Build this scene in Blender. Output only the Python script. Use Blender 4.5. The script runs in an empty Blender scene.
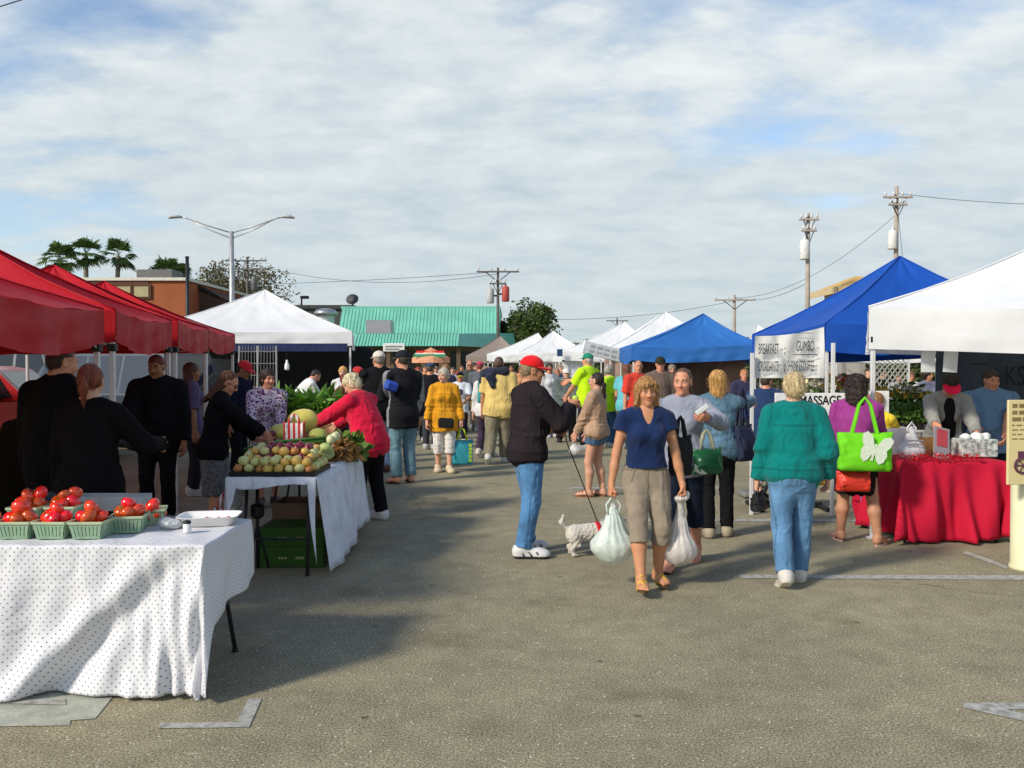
import bpy, math, random
import numpy as np
from mathutils import Vector, Matrix
random.seed(7); RNG = np.random.default_rng(11)
PI = math.pi
R = math.radians
scene = bpy.context.scene
COL = scene.collection
FOC, HZ, CAMZ = 880.0, 366.0, 1.62

def at(px, D, z=0.0):
    return Vector(((px-512)/FOC*D, D, z))
def zat(py, D):
    return CAMZ + (HZ-py)/FOC*D
def dist(py, z=0.0):
    return (CAMZ-z)*FOC/(py-HZ)

# ------------------------------------------------------------------ objects
def tag(o, label=None, cat=None, group=None, kind=None):
    if label: o['label'] = label
    if cat: o['category'] = cat
    if group: o['group'] = group
    if kind: o['kind'] = kind
    return o

def empty(name, loc=(0, 0, 0), rz=0.0, label=None, cat=None, group=None):
    o = bpy.data.objects.new(name, None); COL.objects.link(o)
    o.location = loc; o.rotation_euler = (0, 0, rz)
    o.empty_display_size = 0.1
    return tag(o, label, cat, group)

def mk(name, V, F, mat=None, parent=None, cols=None, smooth=True, uv=None, loc=None, mi=None, mats=None):
    me = bpy.data.meshes.new(name)
    me.from_pydata([tuple(map(float, v)) for v in V], [], [tuple(map(int, f)) for f in F])
    if mats:
        for m in mats: me.materials.append(m)
    elif mat: me.materials.append(mat)
    if mi is not None: me.polygons.foreach_set('material_index', np.array(mi, dtype=np.int32))
    if smooth: me.polygons.foreach_set('use_smooth', np.ones(len(me.polygons), dtype=bool))
    if cols is not None:
        ca = me.color_attributes.new('Col', 'FLOAT_COLOR', 'POINT')
        c = np.ones((len(V), 4), dtype=np.float32); c[:, :3] = cols
        ca.data.foreach_set('color', c.ravel())
    if uv is not None:
        ul = me.uv_layers.new(name='UVMap')
        vi = np.zeros(len(me.loops), dtype=np.int32); me.loops.foreach_get('vertex_index', vi)
        ul.data.foreach_set('uv', np.asarray(uv, dtype=np.float32)[vi].ravel())
    me.update()
    o = bpy.data.objects.new(name, me); COL.objects.link(o)
    if parent: o.parent = parent
    if loc is not None: o.location = loc
    return o

def copy_tree(o, parent=None):
    c = o.copy(); COL.objects.link(c)
    if parent: c.parent = parent; c.matrix_parent_inverse = o.matrix_parent_inverse
    for ch in list(o.children): copy_tree(ch, c)
    return c

class MB:
    """collects simple solids into one mesh"""
    def __init__(s): s.V = []; s.F = []; s.M = []; s.m = 0
    def add(s, V, F):
        n = len(s.V); s.V += [tuple(v) for v in V]; s.F += [tuple(i+n for i in f) for f in F]; s.M += [s.m]*len(F); return s
    def box(s, x0, x1, y0, y1, z0, z1, b=0.0, T=None):
        if b <= 0:
            V = [(x, y, z) for z in (z0, z1) for y in (y0, y1) for x in (x0, x1)]
            F = [(0, 2, 3, 1), (4, 5, 7, 6), (0, 1, 5, 4), (2, 6, 7, 3), (0, 4, 6, 2), (1, 3, 7, 5)]
        else:
            V = []; idx = {}
            for ix, X in enumerate((x0, x1)):
                for iy, Y in enumerate((y0, y1)):
                    for iz, Z in enumerate((z0, z1)):
                        sx, sy, sz = (1-2*ix)*b, (1-2*iy)*b, (1-2*iz)*b
                        idx[ix, iy, iz, 'x'] = len(V); V.append((X, Y+sy, Z+sz))
                        idx[ix, iy, iz, 'y'] = len(V); V.append((X+sx, Y, Z+sz))
                        idx[ix, iy, iz, 'z'] = len(V); V.append((X+sx, Y+sy, Z))
            F = []
            for k in (0, 1):
                q = [idx[k, 0, 0, 'x'], idx[k, 1, 0, 'x'], idx[k, 1, 1, 'x'], idx[k, 0, 1, 'x']]; F.append(q if k else q[::-1])
                q = [idx[0, k, 0, 'y'], idx[1, k, 0, 'y'], idx[1, k, 1, 'y'], idx[0, k, 1, 'y']]; F.append(q[::-1] if k else q)
                q = [idx[0, 0, k, 'z'], idx[1, 0, k, 'z'], idx[1, 1, k, 'z'], idx[0, 1, k, 'z']]; F.append(q if k else q[::-1])
            for a in (0, 1):
                for c in (0, 1):
                    F.append([idx[0, a, c, 'y'], idx[1, a, c, 'y'], idx[1, a, c, 'z'], idx[0, a, c, 'z']])
                    F.append([idx[a, 0, c, 'x'], idx[a, 1, c, 'x'], idx[a, 1, c, 'z'], idx[a, 0, c, 'z']])
                    F.append([idx[a, c, 0, 'x'], idx[a, c, 1, 'x'], idx[a, c, 1, 'y'], idx[a, c, 0, 'y']])
                    for e in (0, 1): F.append([idx[a, c, e, 'x'], idx[a, c, e, 'y'], idx[a, c, e, 'z']])
        if T is not None: V = [T @ Vector(v) for v in V]
        return s.add(V, F)
    def tube(s, pts, r, n=8, cap=True, flat=1.0, up=None):
        pts = [Vector(p) for p in pts]; rs = r if isinstance(r, (list, tuple)) else [r]*len(pts)
        V = []; prev = None
        for i, p in enumerate(pts):
            d = (pts[min(i+1, len(pts)-1)]-pts[max(i-1, 0)])
            d = d.normalized() if d.length > 1e-9 else Vector((0, 0, 1))
            if prev is None:
                ref = Vector(up) if up is not None else (Vector((0, 0, 1)) if abs(d.z) < .9 else Vector((1, 0, 0)))
                u = d.cross(ref).normalized()
            else:
                u = (prev-d*prev.dot(d)).normalized()
            prev = u; w = d.cross(u)
            for k in range(n):
                a = 2*PI*k/n; V.append(p+u*(math.cos(a)*rs[i])+w*(math.sin(a)*rs[i]*flat))
        F = [(i*n+k, i*n+(k+1) % n, (i+1)*n+(k+1) % n, (i+1)*n+k) for i in range(len(pts)-1) for k in range(n)]
        if cap: F.append(tuple(range(n))[::-1]); F.append(tuple((len(pts)-1)*n+k for k in range(n)))
        return s.add(V, F)
    def lathe(s, prof, n=20, c=(0, 0, 0), T=None):
        V = []
        for (r, z) in prof:
            for k in range(n):
                a = 2*PI*k/n; V.append((c[0]+r*math.cos(a), c[1]+r*math.sin(a), c[2]+z))
        F = [(i*n+k, i*n+(k+1) % n, (i+1)*n+(k+1) % n, (i+1)*n+k) for i in range(len(prof)-1) for k in range(n)]
        F.append(tuple(range(n))[::-1]); F.append(tuple((len(prof)-1)*n+k for k in range(n)))
        if T is not None: V = [T @ Vector(v) for v in V]
        return s.add(V, F)
    def prism(s, poly, y0, y1, T=None):
        n = len(poly); V = [(x, y0, z) for x, z in poly]+[(x, y1, z) for x, z in poly]
        F = [tuple(range(n)), tuple(range(2*n-1, n-1, -1))]+[(i, i+n, (i+1) % n+n, (i+1) % n) for i in range(n)]
        if T is not None: V = [T @ Vector(v) for v in V]
        return s.add(V, F)
    def build(s, name, mat=None, parent=None, smooth=False, mats=None, loc=None):
        o = mk(name, s.V, s.F, mat, parent, smooth=smooth, mi=s.M if mats else None, mats=mats, loc=loc)
        return o

def grid_faces(nu, nv, off=0):
    return [(off+i*nv+j, off+(i+1)*nv+j, off+(i+1)*nv+j+1, off+i*nv+j+1) for i in range(nu-1) for j in range(nv-1)]

# ------------------------------------------------------------------ materials
_mc = {}
def newmat(name):
    m = bpy.data.materials.new(name); m.use_nodes = True
    nt = m.node_tree; b = nt.nodes['Principled BSDF']; return m, nt, b
def N(nt, t, **k):
    n = nt.nodes.new(t)
    for a, v in k.items(): setattr(n, a, v)
    return n
def inp(n, **k):
    for a, v in k.items(): n.inputs[a.replace('_', ' ')].default_value = v
    return n
def c4(c): return (c[0], c[1], c[2], 1.0)
def mul(c, f): return tuple(min(1.0, x*f) for x in c)

def surf(name, col, rough=0.8, var=0.15, scale=6.0, bump=0.0, bscale=60.0, metal=0.0, spec=0.3, detail=4, col2=None, sheen=0.0, transl=0.0, coat=0.0):
    key = (name, tuple(col), rough, var, scale, bump, bscale, metal, transl)
    if key in _mc: return _mc[key]
    m, nt, b = newmat(name); L = nt.links
    tc = N(nt, 'ShaderNodeTexCoord')
    nz = inp(N(nt, 'ShaderNodeTexNoise'), Scale=scale, Detail=float(detail), Roughness=0.6); L.new(tc.outputs['Object'], nz.inputs['Vector'])
    rp = N(nt, 'ShaderNodeValToRGB'); e = rp.color_ramp.elements
    e[0].position = 0.3; e[1].position = 0.7
    e[0].color = c4(mul(col, 1-var)) if col2 is None else c4(col2); e[1].color = c4(mul(col, 1+var) if col2 is None else col)
    L.new(nz.outputs['Fac'], rp.inputs['Fac']); L.new(rp.outputs['Color'], b.inputs['Base Color'])
    b.inputs['Roughness'].default_value = rough; b.inputs['Metallic'].default_value = metal
    b.inputs['Specular IOR Level'].default_value = spec
    if sheen: b.inputs['Sheen Weight'].default_value = sheen
    if coat: b.inputs['Coat Weight'].default_value = coat
    if bump:
        n2 = inp(N(nt, 'ShaderNodeTexNoise'), Scale=bscale, Detail=5.0, Roughness=0.65); L.new(tc.outputs['Object'], n2.inputs['Vector'])
        bp = inp(N(nt, 'ShaderNodeBump'), Strength=bump, Distance=0.01); L.new(n2.outputs['Fac'], bp.inputs['Height']); L.new(bp.outputs['Normal'], b.inputs['Normal'])
    if transl:
        tr = N(nt, 'ShaderNodeBsdfTranslucent'); L.new(rp.outputs['Color'], tr.inputs['Color'])
        mx = N(nt, 'ShaderNodeMixShader'); mx.inputs[0].default_value = transl
        L.new(b.outputs[0], mx.inputs[1]); L.new(tr.outputs[0], mx.inputs[2]); L.new(mx.outputs[0], nt.nodes['Material Output'].inputs['Surface'])
    _mc[key] = m
    return m

def fabric(col, name='fabric', rough=0.9, bump=0.35, kind='plain', col2=None):
    key = ('fab', tuple(col), name, kind, col2)
    if key in _mc: return _mc[key]
    m, nt, b = newmat(name+'_cloth'); L = nt.links
    tc = N(nt, 'ShaderNodeTexCoord')
    nz = inp(N(nt, 'ShaderNodeTexNoise'), Scale=5.0, Detail=5.0, Roughness=0.6); L.new(tc.outputs['Object'], nz.inputs['Vector'])
    rp = N(nt, 'ShaderNodeValToRGB'); e = rp.color_ramp.elements
    e[0].position = 0.35; e[1].position = 0.68; v = {'denim': .3}.get(kind, .14)
    e[0].color = c4(mul(col, 1-v)); e[1].color = c4(mul(col, 1+v)); L.new(nz.outputs['Fac'], rp.inputs['Fac'])
    out = rp.outputs['Color']
    if kind == 'paisley':
        vo = inp(N(nt, 'ShaderNodeTexVoronoi'), Scale=17.0); vo.feature = 'DISTANCE_TO_EDGE'
        nn = inp(N(nt, 'ShaderNodeTexNoise'), Scale=9.0, Detail=1.0)
        L.new(tc.outputs['Object'], nn.inputs['Vector'])
        ad = N(nt, 'ShaderNodeVectorMath', operation='MULTIPLY_ADD'); ad.inputs[1].default_value = (.18, .18, .18)
        L.new(nn.outputs['Color'], ad.inputs[0]); L.new(tc.outputs['Object'], ad.inputs[2]); L.new(ad.outputs[0], vo.inputs['Vector'])
        r2 = N(nt, 'ShaderNodeValToRGB'); r2.color_ramp.interpolation = 'CONSTANT'; q = r2.color_ramp.elements
        q[0].position = 0; q[0].color = c4(col); q[1].position = .14; q[1].color = c4(col2); x = q.new(.36); x.color = c4(col)
        L.new(vo.outputs['Distance'], r2.inputs['Fac']); out = r2.outputs['Color']
    if kind == 'check':
        ck = inp(N(nt, 'ShaderNodeTexVoronoi'), Scale=60.0); L.new(tc.outputs['Object'], ck.inputs['Vector'])
        r2 = N(nt, 'ShaderNodeValToRGB'); q = r2.color_ramp.elements; q[0].position = .25; q[1].position = .45
        q[0].color = c4(col2); q[1].color = c4(col); L.new(ck.outputs['Distance'], r2.inputs['Fac']); out = r2.outputs['Color']
    if kind == 'denim' or name in ('trousers', 'capri_trousers', 'jacket', 'windbreaker', 'shorts', 'jeans', 'fleece', 'tshirt', 'top', 'hoodie'):
        vc = N(nt, 'ShaderNodeVertexColor'); vc.layer_name = 'Col'; mxv = N(nt, 'ShaderNodeMix', data_type='RGBA', blend_type='MULTIPLY'); mxv.inputs[0].default_value = 1.0
        L.new(out, mxv.inputs[6]); L.new(vc.outputs['Color'], mxv.inputs[7]); out = mxv.outputs[2]
    L.new(out, b.inputs['Base Color'])
    b.inputs['Roughness'].default_value = rough; b.inputs['Specular IOR Level'].default_value = 0.15
    dk_ = max(col) < .04; b.inputs['Sheen Weight'].default_value = 0.0 if dk_ else 0.12
    if dk_: b.inputs['Specular IOR Level'].default_value = .06
    b.inputs['Sheen Roughness'].default_value = .5
    n1 = inp(N(nt, 'ShaderNodeTexNoise'), Scale=8.0, Detail=4.0, Roughness=0.5, Distortion=1.4); n1.noise_type = 'RIDGED_MULTIFRACTAL'
    mp1 = N(nt, 'ShaderNodeMapping'); mp1.inputs['Scale'].default_value = (1.3, 1.3, .55); mp1.inputs['Rotation'].default_value = (.35, .3, 0); L.new(tc.outputs['Object'], mp1.inputs['Vector']); L.new(mp1.outputs[0], n1.inputs['Vector'])
    n2 = inp(N(nt, 'ShaderNodeTexNoise'), Scale=260.0, Detail=2.0); L.new(tc.outputs['Object'], n2.inputs['Vector'])
    b1 = inp(N(nt, 'ShaderNodeBump'), Strength=bump*1.5, Distance=0.035); L.new(n1.outputs['Fac'], b1.inputs['Height'])
    b2 = inp(N(nt, 'ShaderNodeBump'), Strength=0.25, Distance=0.003); L.new(n2.outputs['Fac'], b2.inputs['Height']); L.new(b1.outputs['Normal'], b2.inputs['Normal'])
    L.new(b2.outputs['Normal'], b.inputs['Normal'])
    _mc[key] = m
    return m

def attr_mat(name, rough=0.55, sss=0.0, bump=0.15, bscale=90.0, spec=0.35, var=.1):
    key = ('attr', name)
    if key in _mc: return _mc[key]
    m, nt, b = newmat(name); L = nt.links
    at_ = N(nt, 'ShaderNodeVertexColor'); at_.layer_name = 'Col'
    tc = N(nt, 'ShaderNodeTexCoord')
    nz = inp(N(nt, 'ShaderNodeTexNoise'), Scale=14.0, Detail=4.0); L.new(tc.outputs['Object'], nz.inputs['Vector'])
    mr = N(nt, 'ShaderNodeMapRange'); mr.inputs['To Min'].default_value = 1-var; mr.inputs['To Max'].default_value = 1+var; L.new(nz.outputs['Fac'], mr.inputs['Value'])
    vm = N(nt, 'ShaderNodeVectorMath', operation='SCALE'); L.new(at_.outputs['Color'], vm.inputs[0]); L.new(mr.outputs['Result'], vm.inputs['Scale'])
    L.new(vm.outputs[0], b.inputs['Base Color'])
    b.inputs['Roughness'].default_value = rough; b.inputs['Specular IOR Level'].default_value = spec
    if sss:
        b.inputs['Subsurface Weight'].default_value = sss; b.inputs['Subsurface Radius'].default_value = (.02, .008, .004); b.inputs['Subsurface Scale'].default_value = .5
    n2 = inp(N(nt, 'ShaderNodeTexNoise'), Scale=bscale, Detail=3.0); L.new(tc.outputs['Object'], n2.inputs['Vector'])
    bp = inp(N(nt, 'ShaderNodeBump'), Strength=bump, Distance=0.004); L.new(n2.outputs['Fac'], bp.inputs['Height']); L.new(bp.outputs['Normal'], b.inputs['Normal'])
    _mc[key] = m
    return m

def hairmat(col):
    key = ('hair', tuple(col))
    if key in _mc: return _mc[key]
    m, nt, b = newmat('hair_strands'); L = nt.links
    tc = N(nt, 'ShaderNodeTexCoord'); mp = N(nt, 'ShaderNodeMapping'); mp.inputs['Scale'].default_value = (75, 75, 7)
    L.new(tc.outputs['Object'], mp.inputs['Vector'])
    nz = inp(N(nt, 'ShaderNodeTexNoise'), Scale=1.0, Detail=4.0, Roughness=.6, Distortion=.6); L.new(mp.outputs[0], nz.inputs['Vector'])
    rp = N(nt, 'ShaderNodeValToRGB'); e = rp.color_ramp.elements; e[0].position = .32; e[1].position = .68
    e[0].color = c4(mul(col, .35)); e[1].color = c4(mul(col, 1.5)); L.new(nz.outputs['Fac'], rp.inputs['Fac']); L.new(rp.outputs['Color'], b.inputs['Base Color'])
    bp = inp(N(nt, 'ShaderNodeBump'), Strength=.9, Distance=0.012); L.new(nz.outputs['Fac'], bp.inputs['Height']); L.new(bp.outputs['Normal'], b.inputs['Normal'])
    b.inputs['Roughness'].default_value = .5; b.inputs['Specular IOR Level'].default_value = .35
    _mc[key] = m
    return m

# ------------------------------------------------------------------ signed distance modelling
def rc(a, b, ra, rb, w=(1, 0, 0), s=1.0, k=.02, fa=False, fb=False, op='add'):
    return dict(t='rc', a=np.array(a, float), b=np.array(b, float), ra=ra, rb=rb, w=np.array(w, float), s=s, k=k, fa=fa, fb=fb, op=op)
def el(c, r, k=.02, op='add', M=None):
    r = (r, r, r) if np.isscalar(r) else r
    return dict(t='el', c=np.array(c, float), r=np.array(r, float), k=k, op=op, M=M)

def field(prims, h, cuts=()):
    lo = np.full(3, 1e9); hi = -lo
    for p in prims:
        if p['op'] != 'add': continue
        if p['t'] == 'rc':
            m = max(p['ra'], p['rb'])*max(1, p['s'])
            lo = np.minimum(lo, np.minimum(p['a'], p['b'])-m); hi = np.maximum(hi, np.maximum(p['a'], p['b'])+m)
        else:
            m = p['r'].max(); lo = np.minimum(lo, p['c']-m); hi = np.maximum(hi, p['c']+m)
    lo -= 2.2*h; hi += 2.2*h
    n = np.ceil((hi-lo)/h).astype(int)+1
    F = np.full(n, .12, dtype=np.float32)
    ax = [lo[i]+h*np.arange(n[i]) for i in range(3)]
    for p in prims:
        k = p['k']
        if p['t'] == 'rc':
            m = max(p['ra'], p['rb'])*max(1, p['s'])+k+2.5*h; l = np.minimum(p['a'], p['b'])-m; u = np.maximum(p['a'], p['b'])+m
        else:
            m = p['r'].max()+k+2.5*h; l = p['c']-m; u = p['c']+m
        i0 = np.maximum(0, np.floor((l-lo)/h).astype(int)); i1 = np.minimum(n, np.ceil((u-lo)/h).astype(int)+1)
        if (i1 <= i0).any(): continue
        sl = tuple(slice(i0[i], i1[i]) for i in range(3))
        X, Y, Z = np.meshgrid(ax[0][sl[0]], ax[1][sl[1]], ax[2][sl[2]], indexing='ij')
        if p['t'] == 'rc':
            a, b = p['a'], p['b']; ab = b-a; Ln = max(1e-6, np.linalg.norm(ab)); d = ab/Ln
            w = p['w']-d*p['w'].dot(d); wn = np.linalg.norm(w)
            if wn < 1e-4: w = np.array([0, 1, 0])-d*d[1]; wn = np.linalg.norm(w)
            w = w/wn; v = np.cross(d, w)
            x, y, z = X-a[0], Y-a[1], Z-a[2]
            t = x*d[0]+y*d[1]+z*d[2]; tc_ = np.clip(t, 0, Ln); q = tc_/Ln
            uu = x*w[0]+y*w[1]+z*w[2]; vv = x*v[0]+y*v[1]+z*v[2]; e = t-tc_
            rr = p['ra']+(p['rb']-p['ra'])*q
            dd = (np.sqrt(uu*uu+(vv/p['s'])**2+e*e)-rr)*min(1.0, (1+p['s'])/2 if p['s'] < 1 else 1)
            if p['fa']: dd = np.maximum(dd, -t)
            if p['fb']: dd = np.maximum(dd, t-Ln)
        else:
            x, y, z = X-p['c'][0], Y-p['c'][1], Z-p['c'][2]
            if p['M'] is not None:
                M = p['M']; x, y, z = x*M[0][0]+y*M[0][1]+z*M[0][2], x*M[1][0]+y*M[1][1]+z*M[1][2], x*M[2][0]+y*M[2][1]+z*M[2][2]
            r = p['r']; dd = (np.sqrt((x/r[0])**2+(y/r[1])**2+(z/r[2])**2)-1)*r.min()
        G = F[sl]
        if p['op'] == 'add':
            hh = np.maximum(k-np.abs(G-dd), 0)/k; F[sl] = np.minimum(G, dd)-hh*hh*k*.25
        else:
            dd = -dd; hh = np.maximum(k-np.abs(G-dd), 0)/k; F[sl] = np.maximum(G, dd)+hh*hh*k*.25
    for (o, nn) in cuts:
        X, Y, Z = np.meshgrid(*ax, indexing='ij'); nn = np.array(nn, float); nn /= np.linalg.norm(nn)
        F = np.maximum(F, (X-o[0])*nn[0]+(Y-o[1])*nn[1]+(Z-o[2])*nn[2])
    return F, lo

_CN = [(0, 0, 0), (1, 0, 0), (0, 1, 0), (1, 1, 0), (0, 0, 1), (1, 0, 1), (0, 1, 1), (1, 1, 1)]
_ED = [(0, 1), (2, 3), (4, 5), (6, 7), (0, 2), (1, 3), (4, 6), (5, 7), (0, 4), (1, 5), (2, 6), (3, 7)]
def snets(F, org, h):
    F[0] = F[-1] = .1; F[:, 0] = F[:, -1] = .1; F[:, :, 0] = F[:, :, -1] = .1
    s = F < 0; nx, ny, nz = F.shape
    cnt = np.zeros((nx-1, ny-1, nz-1), np.int8)
    for c in _CN: cnt += s[c[0]:nx-1+c[0], c[1]:ny-1+c[1], c[2]:nz-1+c[2]]
    act = (cnt > 0) & (cnt < 8); ii = np.argwhere(act); idx = np.full(act.shape, -1, np.int64); idx[act] = np.arange(len(ii))
    vals = [F[ii[:, 0]+c[0], ii[:, 1]+c[1], ii[:, 2]+c[2]] for c in _CN]
    acc = np.zeros((len(ii), 3)); num = np.zeros(len(ii))
    for (a, b) in _ED:
        va, vb = vals[a], vals[b]; m = (va < 0) != (vb < 0)
        t = np.where(m, va/np.where(m, va-vb, 1), 0)
        ca, cb = np.array(_CN[a], float), np.array(_CN[b], float)
        acc += (ca+t[:, None]*(cb-ca))*m[:, None]; num += m
    V = (ii+acc/np.maximum(num, 1)[:, None])*h+org
    Fs = []
    for axd in range(3):
        o = [0, 0, 0]; o[axd] = 1
        A = s[:nx-o[0], :ny-o[1], :nz-o[2]]; B = s[o[0]:, o[1]:, o[2]:]
        e = np.argwhere(A != B); u, v = [(1, 2), (0, 2), (0, 1)][axd]
        e = e[(e[:, u] > 0) & (e[:, v] > 0) & (e[:, u] < F.shape[u]-1) & (e[:, v] < F.shape[v]-1)]
        ins = A[e[:, 0], e[:, 1], e[:, 2]]
        def cell(du, dv):
            q = e.copy(); q[:, u] += du; q[:, v] += dv; return idx[q[:, 0], q[:, 1], q[:, 2]]
        Q = np.stack([cell(-1, -1), cell(0, -1), cell(0, 0), cell(-1, 0)], 1)
        fl = ins if axd != 1 else ~ins
        Q[~fl] = Q[~fl][:, ::-1]
        Fs.append(Q)
    Fa = np.concatenate(Fs); Fa = Fa[(Fa >= 0).all(1)]
    return V, Fa

def vnormals(V, F):
    n = np.cross(V[F[:, 2]]-V[F[:, 0]], V[F[:, 3]]-V[F[:, 1]])
    out = np.zeros_like(V)
    for i in range(4): np.add.at(out, F[:, i], n)
    return out/np.maximum(np.linalg.norm(out, axis=1), 1e-12)[:, None]

def waves(P, freq, seed, n=6, stretch=(1, 1, 1)):
    r = np.random.default_rng(seed); P = P*np.array(stretch)
    wp = np.stack([np.sin(P@(r.normal(size=3)*freq*.35)+r.uniform(0, 6)) for _ in range(3)], 1)*(.8/freq)
    Q = P+wp; o = np.zeros(len(P))
    for i in range(n):
        o += 1-2*np.abs(np.sin(Q@(r.normal(size=3)*freq*.6)+r.uniform(0, 6)))
    return o/n

def sdf_mesh(prims, h, cuts=(), wr=0.0, freq=18, seed=1, stretch=(1, 1, 1), fine=0.0):
    F, lo = field(prims, h, cuts); V, Fa = snets(F, lo, h)
    if wr and len(V):
        n = vnormals(V, Fa); d = waves(V, freq, seed, stretch=stretch)*wr
        if fine: d += waves(V, freq*3, seed+5, stretch=stretch)*fine
        V = V+n*d[:, None]
    return V, Fa
# ------------------------------------------------------------------ people
SKIN = dict(tan=(.50, .235, .125), fair=(.60, .34, .23), ruddy=(.56, .26, .16), brown=(.30, .14, .07))
_cache = {}
def nrm(v): v = np.array(v, float); return v/max(1e-9, np.linalg.norm(v))
def rot(axis, a):
    return np.array(Matrix.Rotation(a, 3, Vector(axis)))

def head_mesh(sex, h):
    key = ('head', sex, h)
    if key in _cache: return _cache[key]
    f = sex == 'f'
    P = [el((0, -.012, .035), (.076, .096, .086), .02), el((0, .018, -.03), (.060 if f else .064, .074, .088), .03),
         el((0, .035, -.082), (.040 if f else .050, .045, .038), .03), el((0, .068, -.1), (.017 if f else .022, .02, .02), .025),
         rc((0, -.02, -.06), (0, -.045, -.21), .046 if f else .056, .05 if f else .062, k=.03)]
    if h < .009:
        P += [rc((0, .09, .012), (0, .111, -.028), .008, .0125, k=.012), el((.012, .1, -.033), .0085, .008), el((-.012, .1, -.033), .0085, .008),
              rc((-.036, .078, .027), (.036, .078, .027), .014, .014, k=.018), el((.036, .062, -.028), .026, .03), el((-.036, .062, -.028), .026, .03),
              rc((-.017, .088, -.056), (.017, .088, -.056), .006, .006, k=.006), rc((-.015, .087, -.067), (.015, .087, -.067), .0075, .0075, k=.006)]
        for s in (-1, 1):
            P += [el((s*.031, .1, .006), .015, .012, 'sub'), el((s*.031, .077, .003), .0135, .004),
                  el((s*.077, -.006, -.004), (.010, .022, .033), .008), el((s*.086, -.002, 0), (.006, .012, .02), .006, 'sub')]
    else:
        P += [rc((0, .088, .012), (0, .110, -.028), .010, .014, k=.02), el((.077, -.006, -.004), (.012, .022, .033), .01), el((-.077, -.006, -.004), (.012, .022, .033), .01)]
    V, F = sdf_mesh(P, h)
    _cache[key] = (V, F); return V, F

def head_cols(V, skin, browc, h, sex):
    c = np.tile(np.array(skin), (len(V), 1)); x, y, z = np.abs(V[:, 0]), V[:, 1], V[:, 2]
    ck = np.exp(-((x-.04)**2+(z+.03)**2)/.0006)*(y > .02)
    c = c*(1+ck[:, None]*np.array([.10, -.06, -.06]))
    c[(y < -.0) & (z > .03)] *= .9
    w = max(1.0, h/.0045)
    m = (y > .06) & (np.abs(z-(.026+.006*(1-((x-.03)/.02)**2))) < .0035*w) & (x > .012) & (x < .047); c[m] = browc
    m = (y > .068) & (np.abs(z+.061) < .0085*w**.5) & (x < .022); c[m] = np.array(skin)*np.array([.82, .52, .50]) if sex == 'm' else np.array(skin)*np.array([.80, .46, .44])
    ex = x-.031; ez = z-.003
    m = (y > .07) & ((ex/.0125)**2+(ez/(.0052*w**.5))**2 < 1); c[m] = (.30, .27, .24)
    m = (y > .07) & (ex**2+ez**2 < (.0062*w**.5)**2); c[m] = (.06, .035, .02)
    m = (y > .07) & (np.abs(ez-.0085) < .003*w**.5) & (np.abs(ex) < .015); c[m] = np.array(skin)*.5
    return c

def hand_mesh(pose, h):
    key = ('hand', pose, h)
    if key in _cache: return _cache[key]
    P = []; bx = [-.031, -.0105, .0105, .030]; ln = [.058, .073, .079, .072]
    curl = {'relax': (22, 28, 22), 'grip': (72, 88, 60), 'flat': (6, 8, 5), 'hold': (48, 50, 30), 'point': (8, 8, 5)}[pose]
    for i in range(4):
        P.append(rc((bx[i]*.55, .0, 0), (bx[i], .082, 0), .019, .0125, s=1, k=.016))
        p = np.array([bx[i], .085, 0.]); a = 0; cu = curl
        if pose == 'point' and i != 3: cu = (70, 85, 55)
        for j, fr in enumerate((.44, .31, .25)):
            a += R(cu[j]*(1+.06*(i-1.5))); q = p+np.array([bx[i]*.06, math.cos(a), -math.sin(a)])*ln[i]*fr
            P.append(rc(p, q, (.0098, .0088, .0078)[j], (.0088, .0078, .0068)[j], k=.004)); p = q
    if pose == 'grip': T = [(.028, .025, -.008), (.045, .055, -.03), (.022, .078, -.05)]
    elif pose in ('hold',): T = [(.028, .025, -.006), (.052, .058, -.028), (.045, .086, -.045)]
    else: T = [(.028, .022, -.004), (.055, .056, -.016), (.062, .086, -.024)]
    P += [rc((.015, 0, 0), T[0], .02, .017, k=.014), rc(T[0], T[1], .0155, .0115, k=.01), rc(T[1], T[2], .011, .0085, k=.005)]
    P.append(rc((0, -.05, 0), (0, .01, 0), .027, .025, s=.75, k=.02))
    V, F = sdf_mesh(P, h); _cache[key] = (V, F); return V, F

def foot_mesh(kind, h):
    key = ('foot', kind, h)
    if key in _cache: return _cache[key]
    if kind == 'bare':
        P = [el((0, -.045, .032), (.031, .034, .034), .02), rc((0, -.02, .075), (0, -.025, .14), .036, .036, k=.03),
             rc((0, -.03, .06), (.004, .10, .026), .036, .034, s=.72, k=.03), rc((0, -.03, .03), (0, .11, .02), .03, .042, s=.5, k=.03)]
        for i, (x, l, r) in enumerate([(.026, .168, .0125), (.007, .163, .0095), (-.009, .154, .009), (-.023, .143, .0085), (-.035, .13, .008)]):
            P.append(rc((x*.9, .11, .017), (x, l, .012), r*.95, r, k=.006))
        cuts = [((0, 0, .001), (0, 0, -1))]
    elif kind == 'sneaker':
        P = [el((0, -.05, .045), (.037, .042, .046), .02), rc((0, -.03, .07), (0, -.035, .1), .046, .044, k=.02, fb=True),
             rc((0, -.04, .06), (.003, .1, .045), .042, .040, s=.85, k=.04), rc((0, -.04, .022), (.003, .13, .022), .042, .048, s=.75, k=.02),
             el((0, .13, .035), (.045, .055, .034), .03)]
        cuts = [((0, 0, .0), (0, 0, -1))]
    V, F = sdf_mesh(P, h, cuts); _cache[key] = (V, F); return V, F

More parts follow.
